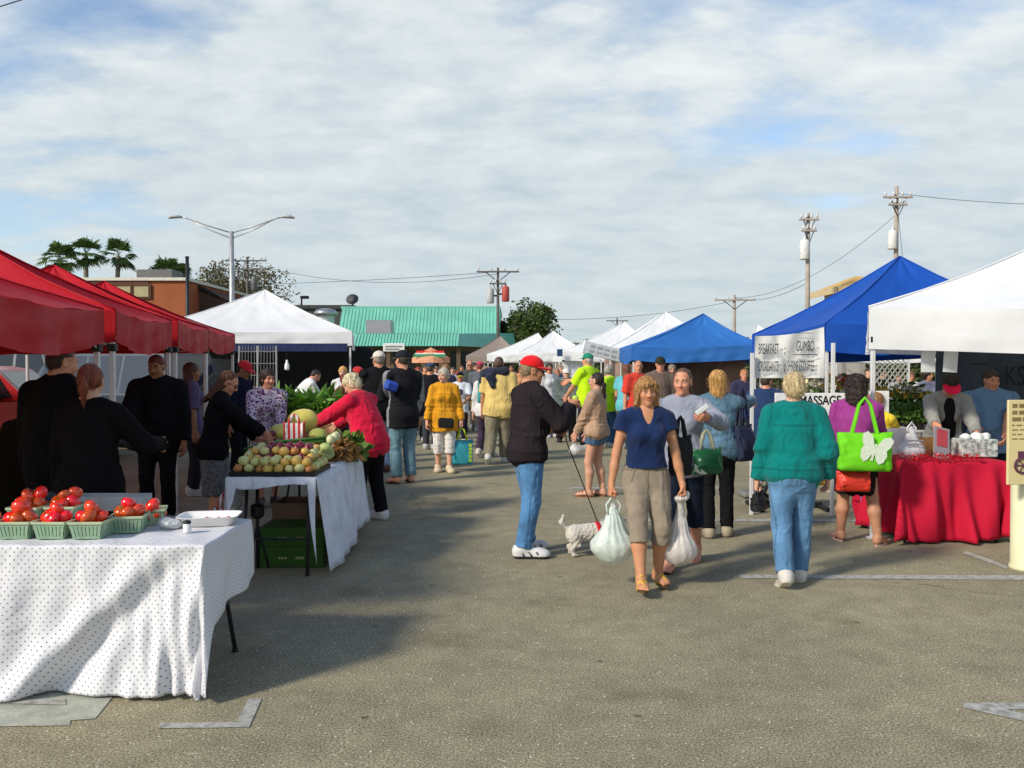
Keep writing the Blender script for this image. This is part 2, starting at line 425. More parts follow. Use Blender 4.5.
def ik(A, T, l1, l2, pole):
    d = T-A; L = np.linalg.norm(d); L2 = min(L, (l1+l2)*.998); L2 = max(L2, abs(l1-l2)+.02)
    u = d/max(L, 1e-6); T2 = A+u*L2
    x = (l1*l1-l2*l2+L2*L2)/(2*L2); y = math.sqrt(max(0, l1*l1-x*x))
    p = np.array(pole, float); p = p-u*p.dot(u); p = nrm(p)
    return A+u*x+p*y, T2

SK = attr_mat('skin_tone', rough=.55, sss=.12, bump=.12)
SHOE = attr_mat('shoe_material', rough=.6, bump=.25, bscale=60)
INFO = {}
PEOPLE = []

def person(key, px, D, H, head_deg, label, top=None, bot=None, shoes=None, hair=None, hat=None, glasses=None, sex='f', skin='fair',
           lean=0, twist=0, head=(0, 0), lh=None, rh=None, lf=None, rf=None, lpose='relax', rpose='relax', build=1.0, res=None, group=None,
           z=0.0, extra=None, seed=None, x=None, lthumb=None, rthumb=None, tilt=0):
    seed = seed if seed is not None else (abs(hash(key)) % 1000 if False else sum(map(ord, key)) % 997)
    rng = random.Random(seed)
    if res is None: res = 0 if D < 9.5 else (1 if D < 15 else 2)
    hb = (.011, .016, .026)[res]; hh = (.0048 if D > 7.8 or D < 6.3 else .0037, .008, .015)[res]; hhand = (.0042, .007, .012)[res]; hc = (.0105, .015, .025)[res]
    loc = at(px, D, z) if x is None else Vector((x, D, z))
    root = empty('person', loc, -R(head_deg), label, 'person', group)
    S = SKIN[skin] if isinstance(skin, str) else skin
    f = sex == 'f'; U = np.array([0, 0, 1.])
    Rm = rot((1, 0, 0), -R(lean)*.6); Rm2 = rot((0, 0, 1), -R(twist))@rot((0, 1, 0), R(tilt))@rot((1, 0, 0), -R(lean)) if lean or twist or tilt else np.eye(3)
    Rm2 = rot((1, 0, 0), -R(lean))@rot((0, 0, 1), -R(twist))
    pel = np.array([0, -.03*H*math.sin(R(lean)), .52*H])
    b = build
    uL, uU = Rm@U, Rm2@U
    rt, rtU = np.array([1., 0, 0]), Rm2@np.array([1., 0, 0]); fwU = Rm2@np.array([0, 1., 0]); fwL = Rm@np.array([0, 1., 0])
    waist = pel+uL*.085*H; chest = waist+uU*.115*H; shc = chest+uU*.085*H; neck = shc+uU*.03*H
    sw = (.100 if f else .114)*H*(1+(b-1)*.35)
    Sh = {-1: shc-rtU*sw-uU*.008*H, 1: shc+rtU*sw-uU*.008*H}
    hipw = .050*H*(1+(b-1)*.4); Hp = {-1: pel-rt*hipw, 1: pel+rt*hipw}
    # head
    hs = H*.132/.242*(1.12 if H < 1.3 else 1.0)
    if H < 1.3: neck = neck-uU*.01
    Hd = rot((0, 0, 1), -R(head[0]))@rot((1, 0, 0), -R(head[1]))
    hbase = rot((1, 0, 0), -R(lean)*.55)
    HR = hbase@Hd
    hc_ = neck+uU*.022*H+HR@np.array([0, .012, .115])*hs
    # arms
    la1, la2 = .172*H, .148*H
    Hn = {}; El = {}; hd = {}
    for s, t in ((-1, lh), (1, rh)):
        if t is None: t = (s*(.135+.02*b), rng.uniform(-.01, .05), .415)
        T = np.array(t, float)*H
        e, w = ik(Sh[s], T, la1, la2, np.array([s*.45, -1, -.25]) if not isinstance(t, tuple) or len(t) == 3 else t[3])
        El[s] = e; Hn[s] = w; hd[s] = nrm(w-e)
    # legs
    ll1, ll2 = .245*H, .235*H; An = {}; Kn = {}; ftd = {}
    for s, t in ((-1, lf), (1, rf)):
        if t is None: t = (s*.055, rng.uniform(-.02, .02), 0, s*8)
        if len(t) == 3: t = (*t, s*8)
        T = np.array([t[0]*H, t[1]*H, t[2]*H+.045*H]); An[s] = T; ftd[s] = t
    for s in (-1, 1):
        k, w = ik(Hp[s], An[s], ll1, ll2, (s*.1, 1, 0)); Kn[s] = k; An[s] = w
    def legs(i0, i1, i2, i3, upto=2.0, drape=0, flat=True, kk=.03):
        P = []
        for s in (-1, 1):
            A, K, W = Hp[s], Kn[s], An[s]
            if upto <= 1: P.append(rc(A, A+(K-A)*upto, i0, i0+(i1-i0)*upto+drape, k=kk, fb=flat))
            else:
                P.append(rc(A, K, i0, i1, k=kk)); e = K+(W-K)*(upto-1); P.append(rc(K, e, i1, i2+(i3-i2)*(upto-1)+drape, k=kk, fb=flat))
        return P
    def torso(g, hem=None, wr=1.0, bust=True, hemflare=0.0, k=.05):
        """g: inflation in m; hem: distance below pelvis centre (m)"""
        P = []
        pw = (.092 if f else .086)*H*b; ww = (.074 if f else .082)*H*(b**1.2)*wr; cw = (.086 if f else .096)*H*(1+(b-1)*.6)
        sp = .68
        P.append(rc(waist, chest, ww+g, cw+g, rt, sp+.02, k)); P.append(rc(chest, shc-uU*.02*H, cw+g, (cw+g)*.83, rtU, sp, k))
        P.append(rc(Sh[-1]*.72+Sh[1]*.28+uU*.006*H, Sh[1]*.72+Sh[-1]*.28+uU*.006*H, .038*H+g*.6, .038*H+g*.6, rtU, 1, .04))
        if hem is None: P.append(rc(pel-uL*.01*H, waist, pw+g, ww+g, rt, sp+.06, k))
        else:
            g2 = max(g, .021) if hem > 0 else g+.006; P.append(rc(pel+uL*max(0, -hem), waist, pw+g2, ww+g, rt, sp+.08, k, fa=hem <= 0)); P.append(rc(pel, pel-uL*max(hem, 0), pw+g2, pw+g2+hemflare, rt, sp+.12, k, fb=True)) if hem > 0 else None
        if f and bust:
            for s in (-1, 1): P.append(el(chest+rtU*s*.038*H+fwU*.046*H*b-uU*.0*H, (.036*H*b+g, .034*H*b+g, .038*H*b+g), .04))
        if b > 1.12: P.append(el(waist+fwL*.035*H*b-uL*.02*H, (.075*H*b+g, .06*H*b+g, .065*H*b+g), .05))
        P.append(el(pel-fwL*.028*H-uL*.01*H, (.075*H*b+(g if hem is None else max(g, .022)), .052*H*b+(g if hem is None else max(g, .022)), .055*H+g*.8), .05, M=None) if hem is None or hem > .03*H else el(waist, (.01, .01, .01), .01))
        for s in (-1, 1): P.append(rc(neck-uU*.005*H, Sh[s]*.6+shc*.4+uU*.02*H, .028*H+g*.4, .030*H+g*.4, k=.03))
        return P
    # --- body (one continuous skin surface)
    ar = (.031 if f else .034)*H*(.6+.4*b)
    BP = torso(-.004)
    for s in (-1, 1):
        BP += [rc(Sh[s], El[s], ar*.88, ar*.70, k=.03), rc(El[s], El[s]+(Hn[s]-El[s])*.45, ar*.70, ar*.66, k=.015), rc(El[s]+(Hn[s]-El[s])*.4, Hn[s], ar*.66, ar*.50, k=.015)]
    for s in (-1, 1):
        th = .052*H*(.5+.5*b)
        cv = .74 if (bot and bot.get('shape', 'trousers') == 'trousers' and bot.get('len', 1.97) > 1.6) else 1.0
        calf = Kn[s]+(An[s]-Kn[s])*.35+np.array([0, -.010*H, 0])
        BP += [rc(Hp[s], Kn[s], th*(.97 if cv == 1 else .85), .034*H*cv, k=.03), rc(Kn[s], calf, .0325*H*cv, .0345*H*(.7+.3*b)*cv, k=.02), rc(calf, An[s], .0345*H*(.7+.3*b)*cv, .0205*H, k=.02)]
    BP += [rc(shc, neck+uU*.03*H, .036*H, .030*H, k=.04)]
    V, F = sdf_mesh(BP, hb)
    Vs = [V]; Fs = [F]; Cs = [np.tile(np.array(S), (len(V), 1))]; n = len(V)
    Vh, Fh = head_mesh(sex, hh)
    browc = mul((hair or {}).get('col', (.1, .06, .03)), .45)
    Ch = head_cols(Vh, S, browc, hh, sex)
    Vs.append((Vh*hs)@HR.T+hc_); Fs.append(Fh+n); Cs.append(Ch); n += len(Vh)
    hands = {}
    for s, pose, th_ in ((-1, lpose, lthumb), (1, rpose, rthumb)):
        Vq, Fq = hand_mesh(pose, hhand); Y = hd[s]
        if pose != 'point': Y = nrm(Y+np.array([0, 0, -.25]))
        X = np.array(th_ if th_ is not None else (0.1*-s, 1, .35), float); X = nrm(X-Y*X.dot(Y))
        Z = np.cross(X, Y)*(1 if s == -1 else -1)   # back of the hand
        med = np.array([-s, 0, 0.])
        M = np.stack([X, Y, Z], 1)
        if th_ is None and (-Z).dot(med) < -.2: Z = -Z; M = np.stack([X, Y, Z], 1)
        sc = H*.108/.19*(1.0 if f else 1.06)
        W = (Vq*sc)@M.T+Hn[s]
        if np.linalg.det(M) < 0: Fq = Fq[:, ::-1]
        Vs.append(W); Fs.append(Fq+n); Cs.append(np.tile(np.array(S)*np.array([1.04, .97, .95]), (len(W), 1))); n += len(W)
        hands[s] = Hn[s]+M@np.array([0, .085, -.03])*sc
    # feet
    shoes = shoes or dict(kind='sneaker', col=(.4, .4, .4), sole=(.6, .6, .6))
    fs = H*.152/.25
    footM = {}
    for s in (-1, 1):
        t = ftd[s]; yaw = -R(t[3]); pit = -R(t[4]) if len(t) > 4 else 0
        M = rot((0, 0, 1), yaw)@rot((1, 0, 0), pit)
        org = An[s]-M@np.array([0, -.02, .075])*fs
        if len(t) <= 4: org[2] = t[2]*H
        footM[s] = (M, org)
    bare = shoes['kind'] in ('flip', 'sandal', 'bare')
    hf = (.0055, .009, .016)[res]
    if bare:
        Vq, Fq = foot_mesh('bare', hf)
        for s in (-1, 1):
            M, org = footM[s]; Q = Vq*fs*np.array([-s, 1, 1]); Q = Q+np.array([0, 0, .014])
            W = Q@M.T+org
            Vs.append(W); Fs.append((Fq if s < 0 else Fq[:, ::-1])+n); Cs.append(np.tile(np.array(S), (len(W), 1))); n += len(W)
    mk('body', np.concatenate(Vs), np.concatenate(Fs), SK, root, cols=np.concatenate(Cs))
    for s in (-1, 1):
        M, org = footM[s]
        if not bare:
            Vq, Fq = foot_mesh('sneaker', hf); Q = Vq*fs*1.08
            cc = np.tile(np.array(shoes['col']), (len(Q), 1)); cc[Vq[:, 2] < .02] = shoes.get('sole', (.7, .7, .7))
            if 'trim' in shoes:
                m = (np.sin(Vq[:, 1]*110+Vq[:, 2]*90) > .55) & (Vq[:, 2] > .022) & (Vq[:, 2] < .055) & (Vq[:, 1] > -.02) & (Vq[:, 1] < .1); cc[m] = shoes['trim']
            W = Q@M.T+org
            mk('shoe', W, Fq, SHOE, root, cols=cc)
        else:
            g = MB(); nseg = 18; out = []
            for i in range(nseg):
                a = 2*PI*i/nseg; y = .055+.118*math.sin(a); xx = (.040 if y > .05 else .033)*math.cos(a)
                out.append((xx, y))
            Vb = [M@(np.array([q[0], q[1], zz])*fs)+org for zz in (0, .016) for q in out]
            g.add(Vb, [tuple(range(nseg))[::-1], tuple(range(nseg, 2*nseg))]+[(i, (i+1) % nseg, (i+1) % nseg+nseg, i+nseg) for i in range(nseg)])
            def fp(p): return tuple(M@(np.array([p[0]*-s, p[1], p[2]+.012])*fs)+org)
            sh = g.build('sandal', surf('sandal_sole', shoes['col'], .7, spec=.3), root)
            t1 = MB()
            if shoes['kind'] == 'flip':
                t1.tube([fp((.017, .135, .02)), fp((.012, .115, .04)), fp((-.02, .08, .048)), fp((-.042, .035, .01))], .0075*fs*1.2, 6, flat=.6)
                t1.tube([fp((.017, .135, .02)), fp((.014, .115, .04)), fp((.035, .08, .045)), fp((.038, .035, .01))], .0075*fs*1.2, 6, flat=.6)
            else:
                for yy, zz in ((.125, .036), (.09, .052), (.055, .066)):
                    t1.tube([fp((-.042, yy-.01, .008)), fp((-.03, yy, zz*.8)), fp((0, yy+.006, zz+.004)), fp((.03, yy, zz*.85)), fp((.04, yy-.01, .008))], .008*fs, 6)
                t1.tube([fp((0, .15, .025)), fp((0, .11, .05)), fp((0, .06, .072))], .008*fs, 6)
                t1.tube([fp((.0, -.06, .085)), fp((.038, -.02, .09)), fp((0, .022, .10)), fp((-.038, -.02, .09)), fp((0, -.06, .085))], .007*fs, 6)
            t1.build('strap', surf('sandal_strap', shoes.get('strap', shoes['col']), .5), sh, smooth=True)
    # --- lower clothing
    if bot:
        col = bot['col']; kind = bot.get('kind', 'plain'); w = bot.get('wide', 1.0)
        mt = fabric(col, bot.get('name', 'trousers'), kind=kind, col2=bot.get('col2'))
        shp = bot.get('shape', 'trousers'); up = bot.get('len', 1.97)
        if shp == 'trousers':
            P = legs(.060*H*(.5+.5*b)*w, .043*H*w, .043*H*w, .040*H*w, up, drape=.004, kk=.03 if up > 1.8 else .012)
            P += [rc(pel-uL*.02*H, pel+uL*.05*H, (.092 if f else .086)*H*b+.007, (.080 if f else .083)*H*b+.008, rt, .75, .04, fb=True),
                  el(pel-fwL*.028*H-uL*.012*H, (.078*H*b+.008, .055*H*b+.008, .058*H+.008), .05)]
            V, F = sdf_mesh(P, hc)
            nn = vnormals(V, F); zz = V[:, 2]/H
            kn = np.exp(-((zz-.27)/.06)**2); an = np.exp(-((zz-.075)/.055)**2); hp = np.exp(-((zz-.46)/.05)**2)
            wv = .0055*np.maximum(waves(V, 20, seed, stretch=(1.3, 1.3, .35)), -.5)+(.008*kn+.015*an+.008*hp)*np.maximum(waves(V, 24, seed+2, stretch=(.55, .55, 2.0)), -.35)+.003*waves(V, 60, seed+4)
            if up < 1.8: wv += .008*np.maximum(waves(V, 26, seed+6, stretch=(1, 1, 1.2)), -.5)
            V = V+nn*wv[:, None]
            cc = np.ones((len(V), 3))
            if res == 0:
                for s in (-1, 1):
                    ctr = Hp[s][0]+(An[s][0]-Hp[s][0])*np.clip((.52-zz)/.475, 0, 1); yc = Hp[s][1]+(An[s][1]-Hp[s][1])*np.clip((.52-zz)/.475, 0, 1)
                    sd = (V[:, 0]*s > 0); seam = sd & (np.abs(V[:, 1]-yc) < .007) & ((V[:, 0]-ctr)*s > .02); cc[seam] = .62
                m = (np.abs(V[:, 0]) < .006) & (zz > .47); cc[m] = .6
                m = (zz > .555) & (zz < .562); cc[m] = .6
                for s in (-1, 1):
                    x_, z_ = V[:, 0]-s*.058*b, zz-.497; bk = V[:, 1] < -.02
                    ins = bk & (np.abs(x_) < .040) & (np.abs(z_) < .026); inn = (np.abs(x_) < .032) & (np.abs(z_) < .021); cc[ins & ~inn] = .66
                    ft = V[:, 1] > .02; m = ft & (np.abs((V[:, 0]*s-.10*b)-(zz-.55)*-.9*H*.35) < .007) & (zz > .50) & (zz < .555); cc[m] = .6
                if kind == 'denim':
                    fade = np.exp(-((zz-.38)/.07)**2)*(V[:, 1] > 0)+.6*np.exp(-((zz-.44)/.05)**2)*(V[:, 1] < 0)+.5*kn; cc *= (1+.35*fade[:, None])
            mk(bot.get('name', 'trousers'), V, F, mt, root, cols=cc)
        else:
            hemz = bot.get('hem', .3)*H; e = np.array([0, (Kn[-1][1]+Kn[1][1])/2*.6, hemz])
            P = [rc(pel+uL*.04*H, pel-uL*.02*H, .085*H*b+.012, .095*H*b+.012, rt, .76, .04), rc(pel-uL*.02*H, e, .095*H*b+.012, .100*H*b*w, rt, .78, .04, fb=True)]
            V, F = sdf_mesh(P, hc); nn = vnormals(V, F); q = np.clip((.52*H-V[:, 2])/(.25*H), 0, 1)
            th = np.arctan2(V[:, 1], V[:, 0]); V = V+nn*(np.sin(th*9+np.sin(th*3+seed))*.010*q+waves(V, 20, seed)*.005)[:, None]
            mk('skirt', V, F, mt, root, cols=np.ones((len(V), 3)))
    # --- upper clothing
    if top:
        g = top.get('g', .010); hem = top.get('hem', .05)*H; sl = top.get('sleeve', 2.0); kind = top.get('kind', 'plain')
        mt = fabric(top['col'], top.get('name', 'shirt'), kind=kind, col2=top.get('col2'))
        wide = top.get('wide', 1.0)
        P = torso(g, hem, wr=wide, hemflare=top.get('flare', .004))
        sr = ar+g*.8+.004
        if bot and bot.get('shape', 'trousers') == 'trousers' and hem > 0:
            wb = bot.get('wide', 1.0); wb = wb*(.5+.5*b)
            for s in (-1, 1):
                P.append(rc(Hp[s]+uL*.05*H, Hp[s], .052*H*wb+.012, .060*H*wb+.014, k=.04)); 
                dn = nrm(Kn[s]-Hp[s]); P.append(rc(Hp[s], Hp[s]+dn*hem, .060*H*wb+.014, .060*H*wb+.015, k=.04, fb=True))
        for s in (-1, 1):
            if sl <= 1: P.append(rc(Sh[s], Sh[s]+(El[s]-Sh[s])*sl, sr*1.02, sr*1.12, k=.035, fb=True))
            else: P += [rc(Sh[s], El[s], sr*1.03, sr*.98, k=.035), rc(El[s], El[s]+(Hn[s]-El[s])*(sl-1), sr*.98, sr*.78, k=.025, fb=True)]
        if top.get('collar'):
            P.append(rc(shc+uU*.02*H, neck+uU*.022*H+fwU*.0, .047*H, .041*H, k=.02, fb=True))
            P.append(rc(neck-uU*.02*H, neck+uU*.08*H+fwU*.01, .033*H, .036*H, k=.004, op='sub'))
        vn = top.get('v', 0)
        if vn:
            P.append(rc(neck+fwU*.03*H+uU*.02*H, chest+fwU*(.10)*H+uU*(.085-vn)*H, .030*H, .006*H, k=.006, op='sub'))
        P.append(rc(shc+uU*.03*H, shc+uU*.12*H+fwU*.01*H, .034*H, .05*H, k=.008, op='sub'))
        V, F = sdf_mesh(P, hc); nn = vnormals(V, F)
        am = top.get('wr', .007); zz = (V-waist)@uU
        am = am*1.35; amp = am*(.75+.9*np.exp(-((zz+.02)/.08)**2))
        for s in (-1, 1): amp += am*.9*np.exp(-(np.linalg.norm(V-El[s], axis=1)/.1)**2)
        wl_ = np.exp(-((zz+.0)/.07)**2); fq = top.get('freq', 20)
        for s in (-1, 1): wl_ = np.maximum(wl_, np.exp(-(np.linalg.norm(V-El[s], axis=1)/.09)**2)); wl_ = np.maximum(wl_, .8*np.exp(-(np.linalg.norm(V-(Sh[s]-uU*.06), axis=1)/.08)**2))
        wv = waves(V, fq*.85, seed+3, stretch=(1.2, 1.2, .5))*(1-.6*wl_)+1.3*wl_*waves(V, fq*1.1, seed+8, stretch=(.6, .6, 1.9))+.28*waves(V, fq*2.6, seed+9)
        V = V+nn*(wv*amp)[:, None]
        cc1 = np.ones((len(V), 3))
        if res == 0 and top.get('name') in ('jacket', 'windbreaker', 'fleece', 'tshirt', 'top', 'denim_jacket', 'hoodie'):
            fwd = (V-waist)@fwU; xx = (V-waist)@rtU; hz = (V-pel)@uL
            if hem > -.01 and top.get('name') != 'tshirt': m = np.abs(hz+hem-.055) < .006; cc1[m] = .6
            if top.get('name') in ('jacket', 'denim_jacket', 'windbreaker'):
                m = (np.abs(xx) < .006) & (fwd > 0); cc1[m] = .5
                up_ = (V-chest)@uU; m = (np.abs(up_-.045) < .006) & (np.abs(xx) < sw*.95); cc1[m] = .68
                if top.get('name') == 'denim_jacket':
                    for s in (-1, 1): m = (np.abs(np.abs(xx)-.07-.25*np.clip(up_, -.3, 0)*-.1) < .006) & (up_ < .045); cc1[m] = .68
            for s in (-1, 1):
                d_ = np.linalg.norm(V-Hn[s], axis=1); m = (d_ > .040) & (d_ < .052) & (sl > 1.5); cc1[m] = .62
                q = (V-Sh[s])@nrm(np.array([s, 0, .15])); m = (np.abs(q-.012) < .006) & (np.linalg.norm(V-Sh[s], axis=1) < .13); cc1[m] = .7
        if top.get('cols'):
            cc = np.tile(np.array(top['col']), (len(V), 1)).astype(float)
            top['cols'](V, cc, dict(Sh=Sh, El=El, Hn=Hn, waist=waist, chest=chest, shc=shc, H=H, rt=rtU, fw=fwU, up=uU, neck=neck))
            o = mk(top.get('name', 'shirt'), V, F, attr_mat('two_tone_fabric', rough=.85, bump=.4, bscale=18, spec=.15), root, cols=cc)
        else: o = mk(top.get('name', 'shirt'), V, F, mt, root, cols=cc1)
    # --- hair (head space)
    def hput(name, P, h, mat, wr=0., freq=40, stretch=(1, 1, .35), cuts=(), parent=root, fine=.0025, post=None, cols=None):
        V, F = sdf_mesh(P, h, cuts, wr=wr, freq=freq, seed=seed, stretch=stretch, fine=fine)
        if name == 'hair' and res == 0 and len(V):
            r_ = np.random.default_rng(seed+1); nh = vnormals(V, F); k_ = r_.choice(len(V), min(len(V), 650), replace=False); k_ = k_[(V[k_, 2] > -.2)]
            EV = []; EF = []; lng = .05 if hair['style'] in ('layer', 'long', 'bob') else .028; c0 = len(V); fr_ = .9 if hair['style'] == 'curly' else .45
            for i in k_:
                p = V[i]-nh[i]*.003; d = nrm(nh[i]*fr_+np.array([0, -.15, -1.0])*(.2 if hair['style'] in ('curly', 'puffy') else .9)+r_.normal(size=3)*.35); L_ = lng*r_.uniform(.5, 1.2)
                sd_ = nrm(np.cross(d, nh[i]+r_.normal(size=3)*.1))*.0016; q = p+d*L_*.55+nh[i]*.002; e = p+d*L_+np.array([0, 0, -.006])
                a0 = c0+len(EV); EV += [p-sd_, p+sd_, q-sd_*.8, q+sd_*.8, e, e+sd_*.3]; EF += [(a0, a0+1, a0+3, a0+2), (a0+2, a0+3, a0+5, a0+4)]
            V = np.concatenate([V, np.array(EV)]); F = np.concatenate([F, np.array(EF)])
        W = (V*hs)@HR.T+hc_
        return mk(name, W, F, mat, parent, cols=cols(V) if cols else None)
    hr = (.0065, .010, .018)[res]
    if hair and hair.get('style') != 'bald':
        st = hair['style']; hm = hairmat(hair['col'])
        P = [el((0, -.016, .04), (.084, .102, .090), .02)]
        face = [rc((0, .16, -.028), (0, .085, -.028), .066, .052, (1, 0, 0), 1.14, k=.02, op='sub'), rc((0, .14, .018), (0, .085, .018), .06, .05, (1, 0, 0), .6, k=.02, op='sub')]
        cuts = []; wr_, fr = .004, 60
        if st == 'short':
            P += [el((0, -.04, -.01), (.076, .072, .075), .03)]; cuts = [((0, -.03, -.075), (0, .5, -1))]
            face.append(el((.085, .01, -.03), (.03, .05, .055), .01, 'sub')); face.append(el((-.085, .01, -.03), (.03, .05, .055), .01, 'sub')); wr_ = .005
        elif st == 'crop':
            P = [el((0, -.016, .037), (.0795, .099, .087), .02), el((0, -.04, -.01), (.072, .068, .065), .03)]; cuts = [((0, -.03, -.05), (0, .5, -1))]
            face.append(el((.085, .02, -.03), (.03, .06, .055), .01, 'sub')); face.append(el((-.085, .02, -.03), (.03, .06, .055), .01, 'sub')); wr_ = .002
        elif st == 'balding':
            P = [el((0, -.03, .0), (.080, .09, .055), .02)]; face.append(el((0, .05, .1), (.07, .1, .07), .02, 'sub')); cuts = [((0, -.03, -.06), (0, .5, -1))]; wr_ = .002
        elif st == 'puffy':
            P = [el((0, -.018, .045), (.098, .112, .104), .02), el((0, -.045, -.02), (.090, .080, .075), .03)]; cuts = [((0, -.03, -.09), (0, .4, -1))]; wr_ = .010; fr = 45
        elif st == 'bob':
            P = [el((0, -.016, .045), (.090, .104, .092), .02), rc((0, -.035, .02), (0, -.045, -.105), .092, .086, (1, 0, 0), .85, k=.03)]; wr_ = .007
            face = [rc((0, .16, -.03), (0, .06, -.03), .062, .050, (1, 0, 0), 1.35, k=.02, op='sub'), rc((0, .16, -.11), (0, .03, -.11), .06, .052, (1, 0, 0), 1.0, k=.02, op='sub')]
        elif st == 'layer':
            P = [el((0, -.01, .05), (.093, .108, .094), .02), rc((.075, .0, .03), (.082, .01, -.10), .038, .034, k=.03), rc((-.075, .0, .03), (-.082, .01, -.10), .038, .034, k=.03),
                 rc((0, -.05, .02), (0, -.06, -.12), .085, .075, (1, 0, 0), .7, k=.03), rc((-.05, .078, .075), (.045, .088, .060), .026, .02, k=.02)]; wr_ = .012; fr = 70
            face = [rc((0, .17, -.035), (0, .06, -.035), .054, .046, (1, 0, 0), 1.4, k=.015, op='sub')]
        elif st in ('long', 'pony', 'lowpony'):
            P = [el((0, -.022, .042), (.081, .100, .089), .02), el((0, -.045, 0), (.078, .07, .07), .03)]
            if st == 'long': P += [rc((0, -.06, 0), (0, -.105, -.26), .078, .06, (1, 0, 0), .5, k=.03), rc((.05, -.03, -.05), (.07, -.06, -.22), .035, .028, k=.03), rc((-.05, -.03, -.05), (-.07, -.06, -.22), .035, .028, k=.03)]
            elif st == 'pony': P += [el((0, -.12, .03), (.024, .026, .024), .01), rc((0, -.13, .025), (.0, -.165, -.06), .026, .032, k=.02), rc((0, -.165, -.06), (0, -.145, -.17), .032, .012, k=.02)]
            else: P += [el((0, -.105, -.045), (.03, .03, .03), .015), rc((0, -.12, -.05), (.01, -.125, -.24), .034, .02, k=.02)]
            wr_ = .004
        elif st == 'curly':
            P = [el((0, -.03, .05), (.115, .118, .108), .02), rc((0, -.05, 0), (0, -.06, -.15), .115, .105, (1, 0, 0), .8, k=.04)]; wr_ = .017; fr = 75
            face = [rc((0, .17, -.035), (0, .06, -.035), .06, .055, (1, 0, 0), 1.35, k=.015, op='sub')]
        hput('hair', P+face, hr, hm, wr_, fr, cuts=cuts, stretch=(1, 1, 1) if st in ('curly', 'puffy') else (1, 1, .3))
    if hat:
        kind = hat['kind']; hm = fabric(hat['col'], 'hat', bump=.15)
        if kind in ('cap', 'visor', 'capback'):
            sg = -1 if kind == 'capback' else 1
            P = [el((0, -.012, .05), (.093, .112, .092 if kind != 'visor' else .05), .01)]
            lowz = .032; cuts = [((0, 0, lowz), (0, -.12*sg, -1))]
            if kind == 'visor': cuts.append(((0, 0, .07), (0, 0, 1)))
            hatp = hput('cap' if kind != 'visor' else 'visor', P, hr, hm, cuts=cuts)
            g = MB(); nb = 13; V = []
            for i in range(nb):
                a = R(-78+156*i/(nb-1)); cx, cy = math.sin(a)*.088, -.012+math.cos(a)*.108
                for q, (ext, dz) in enumerate(((-.01, 0), (.035, -.004), (.078, -.018))):
                    fl = math.cos(a)**.8 if math.cos(a) > 0 else 0
                    V.append((cx+math.sin(a)*ext*fl*.35, (cy+ext*fl), .046+dz*fl-.012*abs(math.sin(a))**2))
            top_ = [np.array((p[0], p[1]*sg, p[2]+.004)) for p in V]; bt = [np.array((p[0], p[1]*sg, p[2]-.003)) for p in V]
            W = [HR@(p*hs)+hc_ for p in top_+bt]; nn_ = len(V)
            Fc = []
            for i in range(nb-1):
                for q in range(2):
                    A = i*3+q; Fc.append((A, A+3, A+4, A+1)); Fc.append((A+nn_, A+1+nn_, A+4+nn_, A+3+nn_))
                A = i*3+2; Fc.append((A, A+3, A+3+nn_, A+nn_))
            g.add(W, Fc); g.build('brim', fabric(hat.get('brim', hat['col']), 'brim', bump=.1), hatp, smooth=True)
        else:
            P = [el((0, -.012, .06), (.092, .11, .088), .01), rc((0, -.012, .045), (0, -.012, .055), .15, .15, k=.02, fa=True, fb=True)]
            P[1] = el((0, -.01, .045), (.155, .17, .012), .02)
            hput('hat', P, hr, hm, cuts=[((0, 0, .03), (0, 0, -1))])
    if glasses:
        g = MB()
        def hp(p): return HR@(np.array(p)*hs)+hc_
        for s in (-1, 1):
            V = []; 
            for i in range(10):
                a = 2*PI*i/10
                for dy in (.0, .005): V.append(hp((s*.033+.025*math.cos(a), .101+dy-.012*abs(math.cos(a)*.4+s*.2*0), .002+.018*math.sin(a))))
            Fg = [tuple(range(0, 20, 2)), tuple(range(19, 0, -2))]+[(2*i, 2*i+1, (2*i+3) % 20, (2*i+2) % 20) for i in range(10)]
            g.add(V, Fg); g.tube([hp((s*.056, .098, .006)), hp((s*.078, .06, .006)), hp((s*.081, -.005, .0))], .003*hs, 5)
        g.tube([hp((-.01, .106, .006)), hp((.01, .106, .006))], .003*hs, 5)
        g.build('glasses', surf('glasses_plastic', glasses if isinstance(glasses, tuple) else (.01, .01, .012), .15, spec=.6), root)
    Mw = Matrix.Translation(loc)@Matrix.Rotation(-R(head_deg), 4, 'Z')
    info = dict(root=root, M=Mw, L=Mw@Vector(hands[-1]), Rr=Mw@Vector(hands[1]), wL=Mw@Vector(Hn[-1]), wR=Mw@Vector(Hn[1]), Sh=Sh, El=El, Hn=Hn, waist=waist, chest=chest, pel=pel, shc=shc,
                H=H, rt=rtU, fw=fwU, up=uU, neck=neck, hc=hc_, HR=HR, hs=hs, b=b)
    INFO[key] = info
    return info
# ------------------------------------------------------------------ props
ALU = surf('white_painted_steel', (.62, .62, .62), .4, var=.06, metal=.1)
GREYM = surf('galvanised_steel', (.42, .42, .43), .4, var=.1, metal=.7)
DARKM = surf('dark_steel', (.03, .03, .035), .45, metal=.3)
BLK = surf('black_plastic', (.012, .012, .013), .5)

